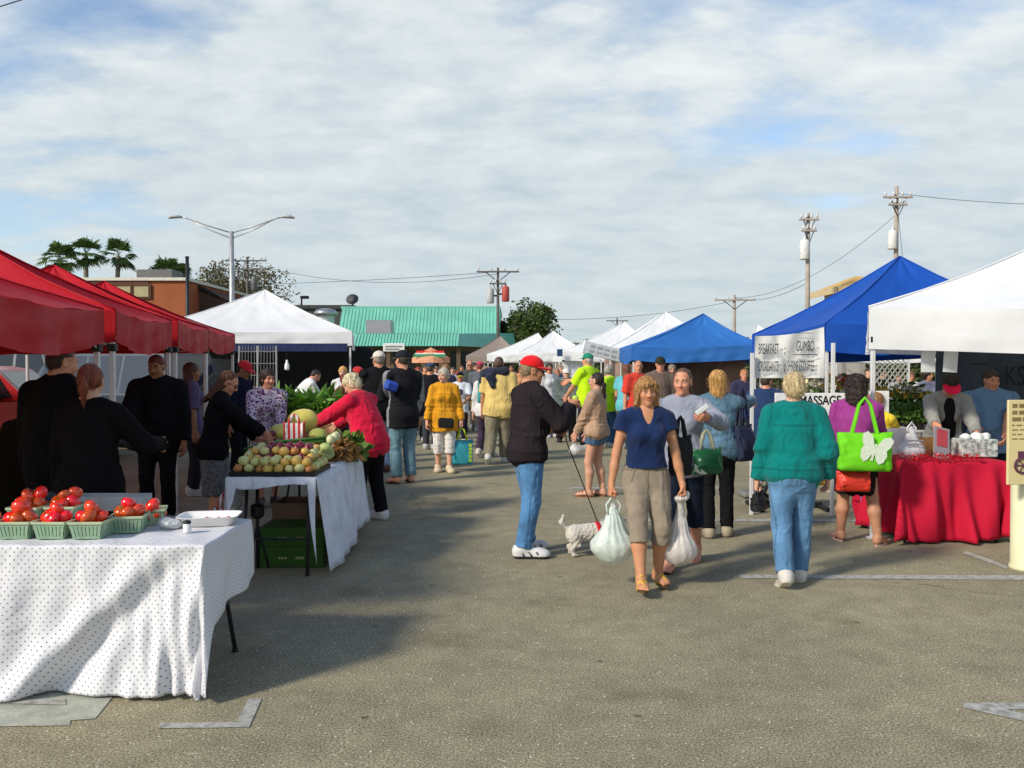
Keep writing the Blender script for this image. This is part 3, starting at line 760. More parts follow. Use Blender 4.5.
def tent(label, cs, eave, peak, mat, val=.28, legs=(0, 1, 2, 3), group=None, sag=.10, vsag=.04, legmat=None, seed=1, under=None, valmat=None, nside=14):
    """cs: near-left, near-right, far-right, far-left (x, y); peak (x, y, z)"""
    legmat = legmat or ALU; rng = random.Random(seed)
    cx = sum(c[0] for c in cs)/4; cy = sum(c[1] for c in cs)/4
    root = empty('canopy_tent', (cx, cy, 0), 0, label, 'tent', group); O = Vector((cx, cy, 0))
    C = [Vector((c[0], c[1], eave[i] if isinstance(eave, (list, tuple)) else eave))-O for i, c in enumerate(cs)]; Pk = Vector(peak)-O
    V = []; F = []
    for i in range(4):
        A, B = C[i], C[(i+1) % 4]; n = nside*2; off = len(V)
        for v in range(n+1):
            for u in range(n+1):
                q = u/n; w = (v/n)
                p = A.lerp(B, q).lerp(Pk, w); sg = sag*4*q*(1-q)*math.sin(PI*min(1, w*.85+.15))
                hip = -.06*math.sin(PI*w)
                wr = .012*math.sin(q*17+seed+i)*math.sin(w*9+i)*q*(1-q)*4
                wr += .010*math.sin(q*43+w*5+seed)*math.sin(w*PI)*(1-w)+.02*math.exp(-((w-.12)/.07)**2)*math.sin(q*29+seed*2+i)*.5
                V.append((p.x, p.y, p.z-sg+hip+wr))
        F += grid_faces(n+1, n+1, off)
    g = MB(); g.V = V; g.F = F; g.M = [0]*len(F)
    for c in C:
        pts = [c.lerp(Pk, q) for q in (0, .25, .5, .75, 1)]; g.tube([(p.x, p.y, p.z-.06*math.sin(PI*q)+.006) for p, q in zip(pts, (0, .25, .5, .75, 1))], .010, 5)
    mk('canopy_roof', g.V, g.F, mat, root)
    V = []; F = []
    for i in range(4):
        A, B = C[i], C[(i+1) % 4]; d = (B-A).normalized(); out = Vector((d.y, -d.x, 0)); n = 36; off = len(V)
        ph = rng.uniform(0, 6)
        for u in range(n+1):
            q = u/n; dip = sag*4*q*(1-q)*math.sin(PI*.15)
            for v in range(6):
                w = v/5; rip = (.022*math.sin(q*19+ph)+.014*math.sin(q*47+ph*2+w*3))*w*math.sin(PI*q)**.5
                horiz = .010*math.sin(w*11+q*9+ph)*math.sin(PI*q)
                p = A.lerp(B, q)+out*(.006+rip+horiz)
                V.append((p.x, p.y, p.z-dip-w*(val+vsag*math.sin(PI*q)*(1+.5*math.sin(q*5+ph)))))
        F += grid_faces(n+1, 6, off)
    mk('valance', V, F, valmat or mat, root)
    inner = [c+(Pk-c)*.02 for c in C]
    for i in legs:
        c = inner[i]; h = c.z-.05; g = MB()
        g.box(c.x-.019, c.x+.019, c.y-.019, c.y+.019, h*.42, h, .004); g.box(c.x-.013, c.x+.013, c.y-.013, c.y+.013, .01, h*.45, .003)
        g.box(c.x-.045, c.x+.045, c.y-.045, c.y+.045, 0, .012)
        l = g.build('leg', legmat, root)
        MB().box(c.x-.032, c.x+.032, c.y-.032, c.y+.032, h*.41, h*.44, .004).build('joint', BLK, l); MB().box(c.x-.034, c.x+.034, c.y-.034, c.y+.034, h-.30, h-.24, .004).build('slider', BLK, l)
    for i in range(4):
        A, B = inner[i], inner[(i+1) % 4]; g = MB(); zt = min(A.z, B.z)-.06; n = 4
        for k in range(n):
            p = A.lerp(B, k/n); q = A.lerp(B, (k+1)/n)
            for z0, z1 in ((zt, zt-.24), (zt-.24, zt)):
                a = Vector((p.x, p.y, z0)); b = Vector((q.x, q.y, z1)); g.tube([a, b], .010, 5)
        g.build('truss', legmat, root)
    return root

def drape(name, x0, x1, y0, y1, z, drops, mat, parent=None, amp=.02, seed=3, n=64, flare=.25, loc=None, label=None, cat='tablecloth', fr=26, hemvar=.03):
    """cloth over a rectangular top; drops = left, right, front(y0), back(y1)"""
    dl, dr, df, db = drops; xs = np.concatenate([np.linspace(x0-dl, x0, 14 if dl else 1)[:-1] if dl else [], np.linspace(x0, x1, n), np.linspace(x1, x1+dr, 16)[1:] if dr else []])
    ys = np.concatenate([np.linspace(y0-df, y0, 22)[:-1] if df else [], np.linspace(y0, y1, max(8, n//2)), np.linspace(y1, y1+db, 14)[1:] if db else []])
    X, Y = np.meshgrid(xs, ys, indexing='ij'); P = np.zeros(X.shape+(3,))
    ax = np.maximum(x0-X, 0)+np.maximum(X-x1, 0); ay = np.maximum(y0-Y, 0)+np.maximum(Y-y1, 0)
    sx = np.where(X < x0, -1, np.where(X > x1, 1, 0)); sy = np.where(Y < y0, -1, np.where(Y > y1, 1, 0))
    hang = np.maximum(ax, ay); mn = np.minimum(ax, ay)
    bx = np.clip(X, x0, x1); by = np.clip(Y, y0, y1)
    s = np.where(ay >= ax, bx, by+7)
    rr = np.random.default_rng(seed); fold = np.zeros_like(hang)
    for q in range(4): fold += np.sin(s*fr*(.5+.45*q)+rr.uniform(0, 6)+hang*rr.uniform(-3, 3)*2)*(.9/(1+q*.6))
    dmax = max(drops); hq = np.clip(hang/max(dmax, 1e-6), 0, 1); fa = amp*fold*hq**.8
    P[..., 0] = bx+sx*(mn*flare+.004)+np.where(ay < ax, sx*fa, 0)+sx*np.where(hang > 0, .02*hq, 0)
    P[..., 1] = by+sy*(mn*flare+.004)+np.where(ay >= ax, sy*fa, 0)+sy*np.where(hang > 0, .02*hq, 0)
    P[..., 2] = z-hang+hemvar*hq*np.sin(s*3.1+seed)-.0*mn+.003*np.sin(X*9+seed)*np.sin(Y*11)
    P[..., 2] = np.maximum(P[..., 2], .012)
    o = mk(name, P.reshape(-1, 3), grid_faces(len(xs), len(ys)), mat, parent, uv=np.stack([X.ravel(), Y.ravel()], 1))
    sm = o.modifiers.new('thick', 'SOLIDIFY'); sm.thickness = .003; sm.offset = -1
    if label: tag(o, label, cat)
    return o

def folding_table(x0, x1, y0, y1, z, label, top=(.5, .5, .48), rz=0, c=None):
    cx, cy = ((x0+x1)/2, (y0+y1)/2); t = empty('folding_table', (cx, cy, 0), rz, label, 'table'); a, b = (x1-x0)/2, (y1-y0)/2
    MB().box(-a, a, -b, b, z-.035, z, .006).build('tabletop', surf('table_laminate', top, .5), t)
    lx = a > b
    for s in (-1, 1):
        for q in (-1, 1):
            g = MB(); px, py = (s*(a-.16), q*(b-.06)) if lx else (q*(a-.06), s*(b-.16))
            ex, ey = (s*(a-.05), q*(b-.05)) if lx else (q*(a-.05), s*(b-.05))
            g.tube([(px, py, z-.035), (ex, ey, .012)], .013, 8); g.tube([(ex, ey, 0), (ex, ey, .02)], .018, 8); g.build('leg', DARKM, t, smooth=True)
        g = MB()
        if lx: g.tube([(s*(a-.09), -b+.055, .28), (s*(a-.09), b-.055, .28)], .010, 6)
        else: g.tube([(-a+.055, s*(b-.09), .28), (a-.055, s*(b-.09), .28)], .010, 6)
        g.build('crossbar', DARKM, t, smooth=True)
    return t

def plastic_bag(label, hand, w, h, col, seed=1, contents=None, name='plastic_bag', knot=False, transl=.35, dep=.6, cat='plastic bag', group=None):
    hand = Vector(hand); root = empty(name, hand, 0, label, cat, group); rr = random.Random(seed)
    P = [el((0, 0, -h+.20*h), (w*.47, w*.47*dep, h*.20), .03), rc((0, 0, -h*.78), (0, 0, -h*.14), w*.44, w*.07, (1, 0, 0), dep, k=.05)]
    P += [el((rr.uniform(-.2, .2)*w, rr.uniform(-.1, .1)*w, -h*.82), (w*.36, w*.36*dep, h*.16), .03) for _ in range(2)]
    if knot: P += [rc((0, 0, -h*.25), (0, 0, -h*.1), w*.12, w*.10, k=.02), el((0, 0, -h*.06), (w*.22, w*.18, h*.06), .02), el((w*.15, 0, -.0), (w*.14, w*.1, h*.06), .02)]
    V, F = sdf_mesh(P, .009); n = vnormals(V, F)
    th = np.arctan2(V[:, 1], V[:, 0]); q = np.clip(-V[:, 2]/h, 0, 1)
    V = V+n*(np.sin(th*11+V[:, 2]*9+seed)*.005*(1.2-q)+waves(V, 30, seed, stretch=(1, 1, .35))*.015)[:, None]
    m = surf('thin_plastic_film', col, .32, var=.10, scale=14, spec=.5, transl=transl, bump=.9, bscale=16)
    mk('bag_body', V, F, m, root)
    if not knot:
        for s in (-1, 1):
            g = MB(); g.tube([(s*w*.12, 0, -h*.30), (s*w*.16, 0, -h*.15), (s*.012, 0, -.012), (s*.0, .0, .012), (-s*.012+.004*s, .0, -.02)], [.022, .016, .010, .008, .007], 7, flat=.5)
            g.build('handle', m, root, smooth=True)
    return root

def tote(label, top, w, h, d, col, rz=0, strap=None, name='tote_bag', straplen=.25, emblem=None, strapcol=None, cat='tote bag', tilt=0, rough=.8, bulge=.03):
    """top: centre of the top edge"""
    root = empty(name, top, rz, label, cat)
    P = [rc((-w/2+d*.4, 0, -d*.3), (-w/2+d*.4, 0, -h+d*.5), d*.40, d*.5, (0, 1, 0), 1, k=d*.8), rc((w/2-d*.4, 0, -d*.3), (w/2-d*.4, 0, -h+d*.5), d*.40, d*.5, (0, 1, 0), 1, k=d*.8)]
    V, F = [], []; nx, nz = 22, 16; out = []
    for i in range(nz+1):
        q = i/nz; z = -h*q
        for j in range(2*nx):
            a = 2*PI*j/(2*nx); ex = .35; x = math.copysign(abs(math.cos(a))**ex, math.cos(a)); y = math.copysign(abs(math.sin(a))**.6, math.sin(a))
            dd = d*(.25+.75*math.sin(PI*min(1, q*.62+.05)))+bulge*math.sin(PI*q); rr = 1 if q < .93 else 1-.10*(q-.93)/.07
            sag = -.02*math.cos(x*PI/2) if i == 0 else 0
            cr = .010*math.sin(x*7+q*6+w*20)*math.sin(PI*q*.9+.2)+.006*math.sin(x*17-q*11)+.004*math.sin(x*5+q*31); V.append((x*w/2*rr*(1-.05*math.sin(PI*q)), y*dd/2*rr+cr*(1 if y < 0 else -1), z+sag+.006*math.sin(x*5+w*9)*(q < .99)))
        out.append(i)
    n = 2*nx
    F = [(i*n+j, (i+1)*n+j, (i+1)*n+(j+1) % n, i*n+(j+1) % n) for i in range(nz) for j in range(n)]
    F.append(tuple(range(n))); F.append(tuple(range(nz*n+n-1, nz*n-1, -1)))
    m = surf('bag_fabric', col, rough, var=.12, bump=.7, bscale=9, spec=.3)
    mk('bag_body', V, F, m, root)
    sm = surf('bag_strap', strapcol or col, rough)
    for s in (-1, 1):
        g = MB(); y = s*d*.16; L = straplen
        g.tube([(-w*.24, y*1.1, -h*.10), (-w*.22, y, 0.0), (-w*.10, y*.5, L*.8), (0, y*.2, L), (w*.10, y*.5, L*.8), (w*.22, y, 0.0), (w*.24, y*1.1, -h*.10)], .013, 6, flat=.35, up=(0, 1, 0))
        g.build('strap', sm, root, smooth=True)
    return root

def text(body, loc, size, mat, parent=None, rx=PI/2, rz=0, name='lettering', align='LEFT', shear=0, ext=.001, sx=1.0, bold=0.0):
    cu = bpy.data.curves.new(name, 'FONT'); cu.body = body; cu.size = size; cu.extrude = ext; cu.align_x = align; cu.shear = shear; cu.offset = bold
    o = bpy.data.objects.new(name, cu); COL.objects.link(o); cu.materials.append(mat)
    bpy.context.view_layer.update()
    me = bpy.data.meshes.new_from_object(o.evaluated_get(bpy.context.evaluated_depsgraph_get())); me.materials.clear(); me.materials.append(mat)
    bpy.data.objects.remove(o); o = bpy.data.objects.new(name, me); COL.objects.link(o)
    o.location = loc; o.rotation_euler = (rx, 0, rz); o.scale = (sx, 1, 1)
    if parent: o.parent = parent
    return o

def sphere_mesh(r, n=14, m=9, sq=1.0, bump=0, seed=0, dent=0.0):
    rr = np.random.default_rng(seed); V = [(0, 0, -r*sq)]; 
    for i in range(1, m):
        ph = -PI/2+PI*i/m
        for j in range(n):
            a = 2*PI*j/n; k = 1+bump*math.sin(a*5+seed)*math.cos(ph)**2+rr.normal()*bump*.15
            z = math.sin(ph)*r*sq; z -= dent*r*max(0, math.sin(ph))**6
            V.append((math.cos(a)*math.cos(ph)*r*k, math.sin(a)*math.cos(ph)*r*k, z))
    V.append((0, 0, r*sq*(1-dent)))
    F = [(0, 1+(j+1) % n, 1+j) for j in range(n)]
    for i in range(m-2): F += [(1+i*n+j, 1+i*n+(j+1) % n, 1+(i+1)*n+(j+1) % n, 1+(i+1)*n+j) for j in range(n)]
    t = len(V)-1; F += [(1+(m-2)*n+j, 1+(m-2)*n+(j+1) % n, t) for j in range(n)]
    return V, F

def leaf_cloud(name, center_fn, n, size, mat, parent, seed=1, droop=.2, aspect=.5):
    r = np.random.default_rng(seed); V = []; F = []
    for i in range(n):
        c = center_fn(r); d = r.normal(size=3); d[2] = d[2]*.6-droop; d /= np.linalg.norm(d); u = np.cross(d, r.normal(size=3)); u /= np.linalg.norm(u)
        s = size*r.uniform(.6, 1.4); a = s*aspect
        k = len(V); V += [tuple(c), tuple(c+d*s*.5+u*a*.5), tuple(c+d*s), tuple(c+d*s*.5-u*a*.5)]; F.append((k, k+1, k+2, k+3))
    return mk(name, V, F, mat, parent, smooth=False)

def leafmat(col, name='leaf', v=.45):
    key = ('leaf', tuple(col), name)
    if key in _mc: return _mc[key]
    m, nt, b = newmat(name); L = nt.links
    g = N(nt, 'ShaderNodeNewGeometry'); rp = N(nt, 'ShaderNodeValToRGB'); e = rp.color_ramp.elements
    e[0].color = c4(mul(col, 1-v)); e[1].color = c4(mul(col, 1+v)); x = e.new(.85); x.color = c4((col[0]*1.7, col[1]*1.4, col[2]*.8))
    L.new(g.outputs['Random Per Island'], rp.inputs['Fac']); L.new(rp.outputs['Color'], b.inputs['Base Color'])
    b.inputs['Roughness'].default_value = .55; tr = N(nt, 'ShaderNodeBsdfTranslucent'); L.new(rp.outputs['Color'], tr.inputs['Color'])
    mx = N(nt, 'ShaderNodeMixShader'); mx.inputs[0].default_value = .2; L.new(b.outputs[0], mx.inputs[1]); L.new(tr.outputs[0], mx.inputs[2]); L.new(mx.outputs[0], nt.nodes['Material Output'].inputs['Surface'])
    _mc[key] = m; return m

BARK = surf('bark', (.16, .13, .10), .9, var=.3, scale=3, bump=.8, bscale=8)

def tree(label, loc, h, w, col, n=5000, leaf=.35, seed=1, trunk=.35, dens=1.0, name='leafy_tree', group=None, squash=1.0, base=.25, cat='tree', limbs=9):
    root = empty(name, loc, 0, label, cat, group); r = np.random.default_rng(seed)
    g = MB(); zt = h*.5
    g.tube([(0, 0, 0), (.05*w*.2, 0, zt*.5), (0, .05*w*.2, zt)], [trunk*.5, trunk*.4, trunk*.3], 8)
    cl = []
    for i in range(limbs):
        a = r.uniform(0, 2*PI); rad = w*.5*r.uniform(.35, .78); zz = h*(base+(.93-base)*r.uniform(.25, .93)); c = np.array([math.cos(a)*rad*(1-.45*(zz/h-.4)), math.sin(a)*rad*(1-.45*(zz/h-.4)), zz])
        cl.append((c, w*r.uniform(.13, .24)))
        g.tube([(0, 0, zt*r.uniform(.5, 1)), tuple(c*.55+np.array([0, 0, zt*.2])), tuple(c)], [trunk*.22, trunk*.12, trunk*.04], 5)
    for i in range(limbs): 
        a = r.uniform(0, 2*PI); c = np.array([math.cos(a)*w*.2, math.sin(a)*w*.2, h*r.uniform(base+.15, .9)]); cl.append((c, w*r.uniform(.14, .22)))
    g.build('trunk', BARK, root, smooth=True)
    def fn(rr):
        c, s = cl[rr.integers(len(cl))]; d = rr.normal(size=3); d /= np.linalg.norm(d); return c+d*s*rr.uniform(.35, 1.12)**.7*np.array([1, 1, .8*squash])
    leaf_cloud('crown', fn, n, leaf, leafmat(col, 'crown_leaf'), root, seed)
    return root

def palm(label, loc, h, r, seed, group, lean=0):
    root = empty('palm_tree', loc, 0, label, 'palm tree', group); rng = random.Random(seed); g = MB()
    g.tube([(0, 0, 0), (lean*.4, 0, h*.5), (lean, 0, h)], [.24, .18, .15], 8); g.build('trunk', surf('palm_bark', (.20, .17, .13), .9, var=.3, scale=5, bump=.8, bscale=10), root, smooth=True)
    V = []; F = []
    for i in range(26):
        a = rng.uniform(0, 2*PI); el_ = R(rng.uniform(-50, 80)); st = Vector((lean, 0, h)); d = Vector((math.cos(a)*math.cos(el_), math.sin(a)*math.cos(el_), math.sin(el_)))
        L = r*rng.uniform(.75, 1.05); hub = st+d*L*.45
        up = Vector((0, 0, 1)); sd = d.cross(up).normalized() if abs(d.z) < .99 else Vector((1, 0, 0)); nn = sd.cross(d)
        k = len(V); V += [st+sd*.02, hub+sd*.02, hub-sd*.02, st-sd*.02]; F.append((k, k+1, k+2, k+3))
        for j in range(15):
            f = R(-82+164*j/14); dd = d*math.cos(f)+sd*math.sin(f); tip = hub+dd*L*.6*rng.uniform(.85, 1.05)+Vector((0, 0, -.20*L*rng.uniform(.4, 1.2))); pw = nn.cross(dd).normalized()*.045*r
            mid = hub+dd*L*.32; k = len(V); V += [hub, mid+pw, tip, mid-pw]; F.append((k, k+1, k+2, k+3))
    mk('crown', V, F, leafmat((.06, .12, .035), 'palm_leaf'), root, smooth=False)
    return root

def wire(p, q, sag, label, r=.012, group='overhead wires'):
    g = MB(); p, q = Vector(p), Vector(q); n = 20
    g.tube([p.lerp(q, i/n)-Vector((0, 0, sag*4*(i/n)*(1-i/n))) for i in range(n+1)], r, 4)
    return tag(g.build('overhead_wire', DARKM), label, 'wire', group)
# ------------------------------------------------------------------ camera, light, sky
cam = bpy.data.cameras.new('camera'); camo = bpy.data.objects.new('camera', cam); COL.objects.link(camo)
cam.sensor_width = 36; cam.lens = FOC/1024*36; cam.clip_end = 2000
camo.location = (0, 0, CAMZ); camo.rotation_euler = (PI/2-math.atan(18/FOC), 0, 0); scene.camera = camo
SE, AZ = 33, (-.78, -.62)
sd = Vector((AZ[0]*math.cos(R(SE)), AZ[1]*math.cos(R(SE)), math.sin(R(SE)))).normalized()
sl = bpy.data.lights.new('sun', 'SUN'); sl.energy = 3.3; sl.angle = R(8); sl.color = (1, .91, .76)
so = bpy.data.objects.new('sun', sl); COL.objects.link(so); so.rotation_euler = sd.to_track_quat('Z', 'Y').to_euler()
scene.view_settings.view_transform = 'Standard'; scene.view_settings.look = 'None'; scene.view_settings.exposure = 0.32
w = bpy.data.worlds.new('World'); scene.world = w; w.use_nodes = True; nt = w.node_tree; L = nt.links; nt.nodes.clear()
out = N(nt, 'ShaderNodeOutputWorld'); bg1 = inp(N(nt, 'ShaderNodeBackground'), Strength=.145); bg2 = inp(N(nt, 'ShaderNodeBackground'), Strength=1.0)
sky = N(nt, 'ShaderNodeTexSky'); sky.sky_type = 'NISHITA'; sky.sun_disc = False; sky.sun_elevation = R(SE); sky.sun_rotation = math.atan2(AZ[0], AZ[1]); sky.dust_density = .6; sky.air_density = 1.0; sky.ozone_density = 2.0
L.new(sky.outputs[0], bg1.inputs['Color'])
tc = N(nt, 'ShaderNodeTexCoord'); sx = N(nt, 'ShaderNodeSeparateXYZ'); L.new(tc.outputs['Generated'], sx.inputs[0])
def M(op, a, b=None, c=None):
    n = N(nt, 'ShaderNodeMath', operation=op)
    for i, v in enumerate((a, b, c)):
        if v is None: continue
        if isinstance(v, (int, float)): n.inputs[i].default_value = v
        else: L.new(v, n.inputs[i])
    return n.outputs[0]
zz = M('ADD', M('MAXIMUM', sx.outputs[2], 0.0), .22)
cb = N(nt, 'ShaderNodeCombineXYZ'); L.new(M('DIVIDE', sx.outputs[0], zz), cb.inputs[0]); L.new(M('DIVIDE', sx.outputs[1], zz), cb.inputs[1])
mp = N(nt, 'ShaderNodeMapping'); mp.inputs['Rotation'].default_value = (0, 0, R(12)); mp.inputs['Scale'].default_value = (1.15, 1.5, 1); mp.inputs['Location'].default_value = (3.1, 1.7, 0); L.new(cb.outputs[0], mp.inputs['Vector'])
n1 = inp(N(nt, 'ShaderNodeTexNoise'), Scale=2.2, Detail=8.0, Roughness=.55, Distortion=.12); L.new(mp.outputs[0], n1.inputs['Vector'])
n2 = inp(N(nt, 'ShaderNodeTexNoise'), Scale=.75, Detail=4.0, Roughness=.5); L.new(mp.outputs[0], n2.inputs['Vector'])
n3 = inp(N(nt, 'ShaderNodeTexNoise'), Scale=5.2, Detail=9.0, Roughness=.60, Distortion=.15); L.new(mp.outputs[0], n3.inputs['Vector'])
cr = N(nt, 'ShaderNodeValToRGB'); e = cr.color_ramp.elements; e[0].position = .34; e[0].color = (.42, .50, .56, 1); e[1].position = .65; e[1].color = (.69, .73, .73, 1)
x = e.new(.5); x.color = (.57, .625, .65, 1)
L.new(M('ADD', M('MULTIPLY', n1.outputs[0], .50), M('MULTIPLY', n3.outputs[0], .50)), cr.inputs[0])
hzf = N(nt, 'ShaderNodeMapRange'); hzf.inputs['From Min'].default_value = 0; hzf.inputs['From Max'].default_value = .30; hzf.inputs['To Min'].default_value = .70; hzf.inputs['To Max'].default_value = 0; L.new(sx.outputs[2], hzf.inputs['Value'])
hmx = N(nt, 'ShaderNodeMix', data_type='RGBA'); L.new(hzf.outputs[0], hmx.inputs[0]); L.new(cr.outputs[0], hmx.inputs[6]); hmx.inputs[7].default_value = (.42, .50, .53, 1); L.new(hmx.outputs[2], bg2.inputs['Color'])
# openings: more blue higher up and towards the left
cov = M('ADD', M('ADD', M('MULTIPLY', n1.outputs[0], .55), M('MULTIPLY', n2.outputs[0], .45)), M('MULTIPLY', n3.outputs[0], .12))
th = M('ADD', M('MULTIPLY', M('MAXIMUM', M('SUBTRACT', sx.outputs[2], .20), 0.0), .62), M('MULTIPLY', M('MAXIMUM', M('SUBTRACT', M('MULTIPLY', sx.outputs[0], -1.0), .22), 0.0), .48))
mk_ = N(nt, 'ShaderNodeMapRange'); mk_.inputs['From Min'].default_value = .30; mk_.inputs['From Max'].default_value = .47
L.new(M('SUBTRACT', cov, th), mk_.inputs['Value'])
mxs = N(nt, 'ShaderNodeMixShader'); L.new(M('MULTIPLY', mk_.outputs[0], .97), mxs.inputs[0]); L.new(bg1.outputs[0], mxs.inputs[1]); L.new(bg2.outputs[0], mxs.inputs[2]); L.new(mxs.outputs[0], out.inputs[0])

# ------------------------------------------------------------------ ground
def asphalt():
    m, nt, b = newmat('asphalt'); L = nt.links; tc = N(nt, 'ShaderNodeTexCoord')
    def noise(s, d=4.0, r=.6): 
        n = inp(N(nt, 'ShaderNodeTexNoise'), Scale=s, Detail=d, Roughness=r); L.new(tc.outputs['Object'], n.inputs['Vector']); return n.outputs[0]
    def ramp(f, st):
        r = N(nt, 'ShaderNodeValToRGB'); e = r.color_ramp.elements; e[0].position, e[0].color = st[0][0], c4(st[0][1]); e[1].position, e[1].color = st[-1][0], c4(st[-1][1])
        for p, c in st[1:-1]: q = e.new(p); q.color = c4(c)
        L.new(f, r.inputs[0]); return r.outputs[0]
    def mix(a, c, f, mode='MULTIPLY'):
        n = N(nt, 'ShaderNodeMix', data_type='RGBA', blend_type=mode)
        if isinstance(f, float): n.inputs[0].default_value = f
        else: L.new(f, n.inputs[0])
        L.new(a, n.inputs[6]); L.new(c, n.inputs[7]); return n.outputs[2]
    base = ramp(noise(95., 5., .8), [(.38, (.085, .077, .053)), (.5, (.275, .248, .165)), (.63, (.53, .485, .345))])
    big = ramp(noise(.55, 6., .6), [(.3, (.78, .78, .78)), (.7, (1.16, 1.14, 1.08))])
    col = mix(base, big, 1.0)
    mid = ramp(noise(5., 5., .65), [(.3, (.82, .82, .82)), (.7, (1.14, 1.14, 1.14))]); col = mix(col, mid, 1.0)
    vo = inp(N(nt, 'ShaderNodeTexVoronoi'), Scale=42.0); L.new(tc.outputs['Object'], vo.inputs['Vector'])
    sp = ramp(vo.outputs['Distance'], [(.0, (1, 1, 1)), (.17, (1, 1, 1)), (.21, (0, 0, 0))])
    s2 = ramp(noise(21., 1.), [(.56, (0, 0, 0)), (.60, (1, 1, 1))])
    light = N(nt, 'ShaderNodeRGB'); light.outputs[0].default_value = (.70, .66, .55, 1)
    col = mix(col, light.outputs[0], mix(sp, s2, 1.0), 'MIX')
    # oil spots and crumbs
    vo2 = inp(N(nt, 'ShaderNodeTexVoronoi'), Scale=2.3); L.new(tc.outputs['Object'], vo2.inputs['Vector'])
    s3 = ramp(vo2.outputs['Distance'], [(.0, (.25, .24, .22)), (.035, (.45, .44, .42)), (.06, (1, 1, 1))]); col = mix(col, s3, .8)
    st = ramp(noise(1.3, 3., .5), [(.60, (1, 1, 1)), (.72, (.78, .76, .74))]); col = mix(col, st, 1.0)
    wn = inp(N(nt, 'ShaderNodeTexNoise'), Scale=1.1, Detail=6.0); L.new(tc.outputs['Object'], wn.inputs['Vector'])
    wa = N(nt, 'ShaderNodeVectorMath', operation='MULTIPLY_ADD'); wa.inputs[1].default_value = (1.6, 1.6, 0); L.new(wn.outputs['Color'], wa.inputs[0]); L.new(tc.outputs['Object'], wa.inputs[2])
    vc_ = inp(N(nt, 'ShaderNodeTexVoronoi'), Scale=.22); vc_.feature = 'DISTANCE_TO_EDGE'; L.new(wa.outputs[0], vc_.inputs['Vector'])
    crk = ramp(vc_.outputs['Distance'], [(.0, (.38, .36, .33)), (.0018, (.6, .58, .55)), (.004, (1, 1, 1))]); cm = ramp(noise(.35, 2.), [(.5, (0, 0, 0)), (.6, (1, 1, 1))])
    crm = N(nt, 'ShaderNodeMix', data_type='RGBA', blend_type='MULTIPLY'); L.new(cm, crm.inputs[0]); L.new(col, crm.inputs[6]); L.new(crk, crm.inputs[7]); col = crm.outputs[2]
    L.new(col, b.inputs['Base Color']); b.inputs['Roughness'].default_value = .93; b.inputs['Specular IOR Level'].default_value = .12
    bp = inp(N(nt, 'ShaderNodeBump'), Strength=.55, Distance=.006); L.new(noise(75., 5., .75), bp.inputs['Height']); L.new(bp.outputs[0], b.inputs['Normal'])
    return m
tag(mk('asphalt_ground', [(-400, -60, 0), (400, -60, 0), (400, 700, 0), (-400, 700, 0)], [(0, 1, 2, 3)], asphalt(), smooth=False), kind='structure')
WORN = surf('worn_white_paint', (.50, .50, .46), .85, scale=22, col2=(.20, .19, .16), detail=8, bump=.4, bscale=80)
def marking(name, pts, z=.004, mat=None):
    return tag(mk(name, [(p[0], p[1], z) for p in pts], [tuple(range(len(pts)))], mat or WORN, smooth=False), kind='structure')
def gp(px, py): D = dist(py); return ((px-512)/FOC*D, D)
marking('parking_marking', [gp(156, 732), gp(157, 726.5), gp(234, 725.5), gp(247, 701.5), gp(260, 701.5), gp(247, 731)])
marking('parking_marking', [gp(741, 579.5), gp(741, 576), gp(1120, 577), gp(1120, 582)])
marking('parking_marking', [gp(600, 522), gp(600, 519.5), gp(1000, 520), gp(1000, 522.5)])
marking('parking_marking', [gp(570, 489.2), gp(570, 487.6), gp(720, 487.8), gp(720, 489.4)])
marking('parking_marking', [gp(967, 711), gp(967, 706), gp(1100, 705), gp(1100, 712), gp(1010, 713), gp(1110, 735), gp(1110, 743)])
marking('parking_marking', [gp(965, 554.5), gp(968, 552), gp(1012, 568), gp(1008, 570)])
CONC = surf('old_concrete', (.36, .37, .31), .9, scale=9, var=.22, bump=.5, bscale=50)
marking('concrete_patch', [gp(-60, 731), gp(66, 729), gp(67, 724), gp(92, 722), gp(112, 697), gp(112, 672), gp(-60, 672)], .004, CONC)
marking('parking_marking', [gp(-60, 699), gp(62, 703), gp(62, 709), gp(-60, 706)], .008)

# ------------------------------------------------------------------ buildings
def bldg_mat(n, c, **k): return surf(n, c, .85, scale=1.2, var=.10, bump=.3, bscale=14, **k)
GRN = surf('green_ribbed_metal', (.17, .50, .38), .5, var=.12, scale=.8, metal=.1, spec=.4)
# green-roofed shop
D0 = 60.0; gx0, gx1 = at(347, D0).x, at(492, D0).x; zt = zat(305, D0)
b = empty('green_roof_building', ((gx0+gx1)/2, D0+6, 0), 0, 'long low building with a tall turquoise green ribbed metal mansard roof', 'building')
def rel(g, root):
    l = root.location; g.V = [(v[0]-l.x, v[1]-l.y, v[2]-l.z) for v in g.V]; return g
g = MB().box(gx0-2, gx1-.2, D0+1.5, D0+14, 0, 3.6); rel(g, b).build('wall', bldg_mat('tan_stucco', (.30, .24, .15)), b)
zb = zat(343, D0)
g = MB(); nr = 46
for i in range(nr):   # ribbed mansard: panels and standing seams
    xa = gx0-.7+(gx1-gx0+1.2)*i/nr; xb = gx0-.7+(gx1-gx0+1.2)*(i+1)/nr; q = max(0, 1-i/3)*0
    g.add([(xa, D0, zb), (xb, D0, zb), (xb-(.0), D0+2.2, zt), (xa, D0+2.2, zt)], [(0, 1, 2, 3)])
    g.tube([(xb, D0-.02, zb), (xb, D0+2.18, zt)], .03, 4)
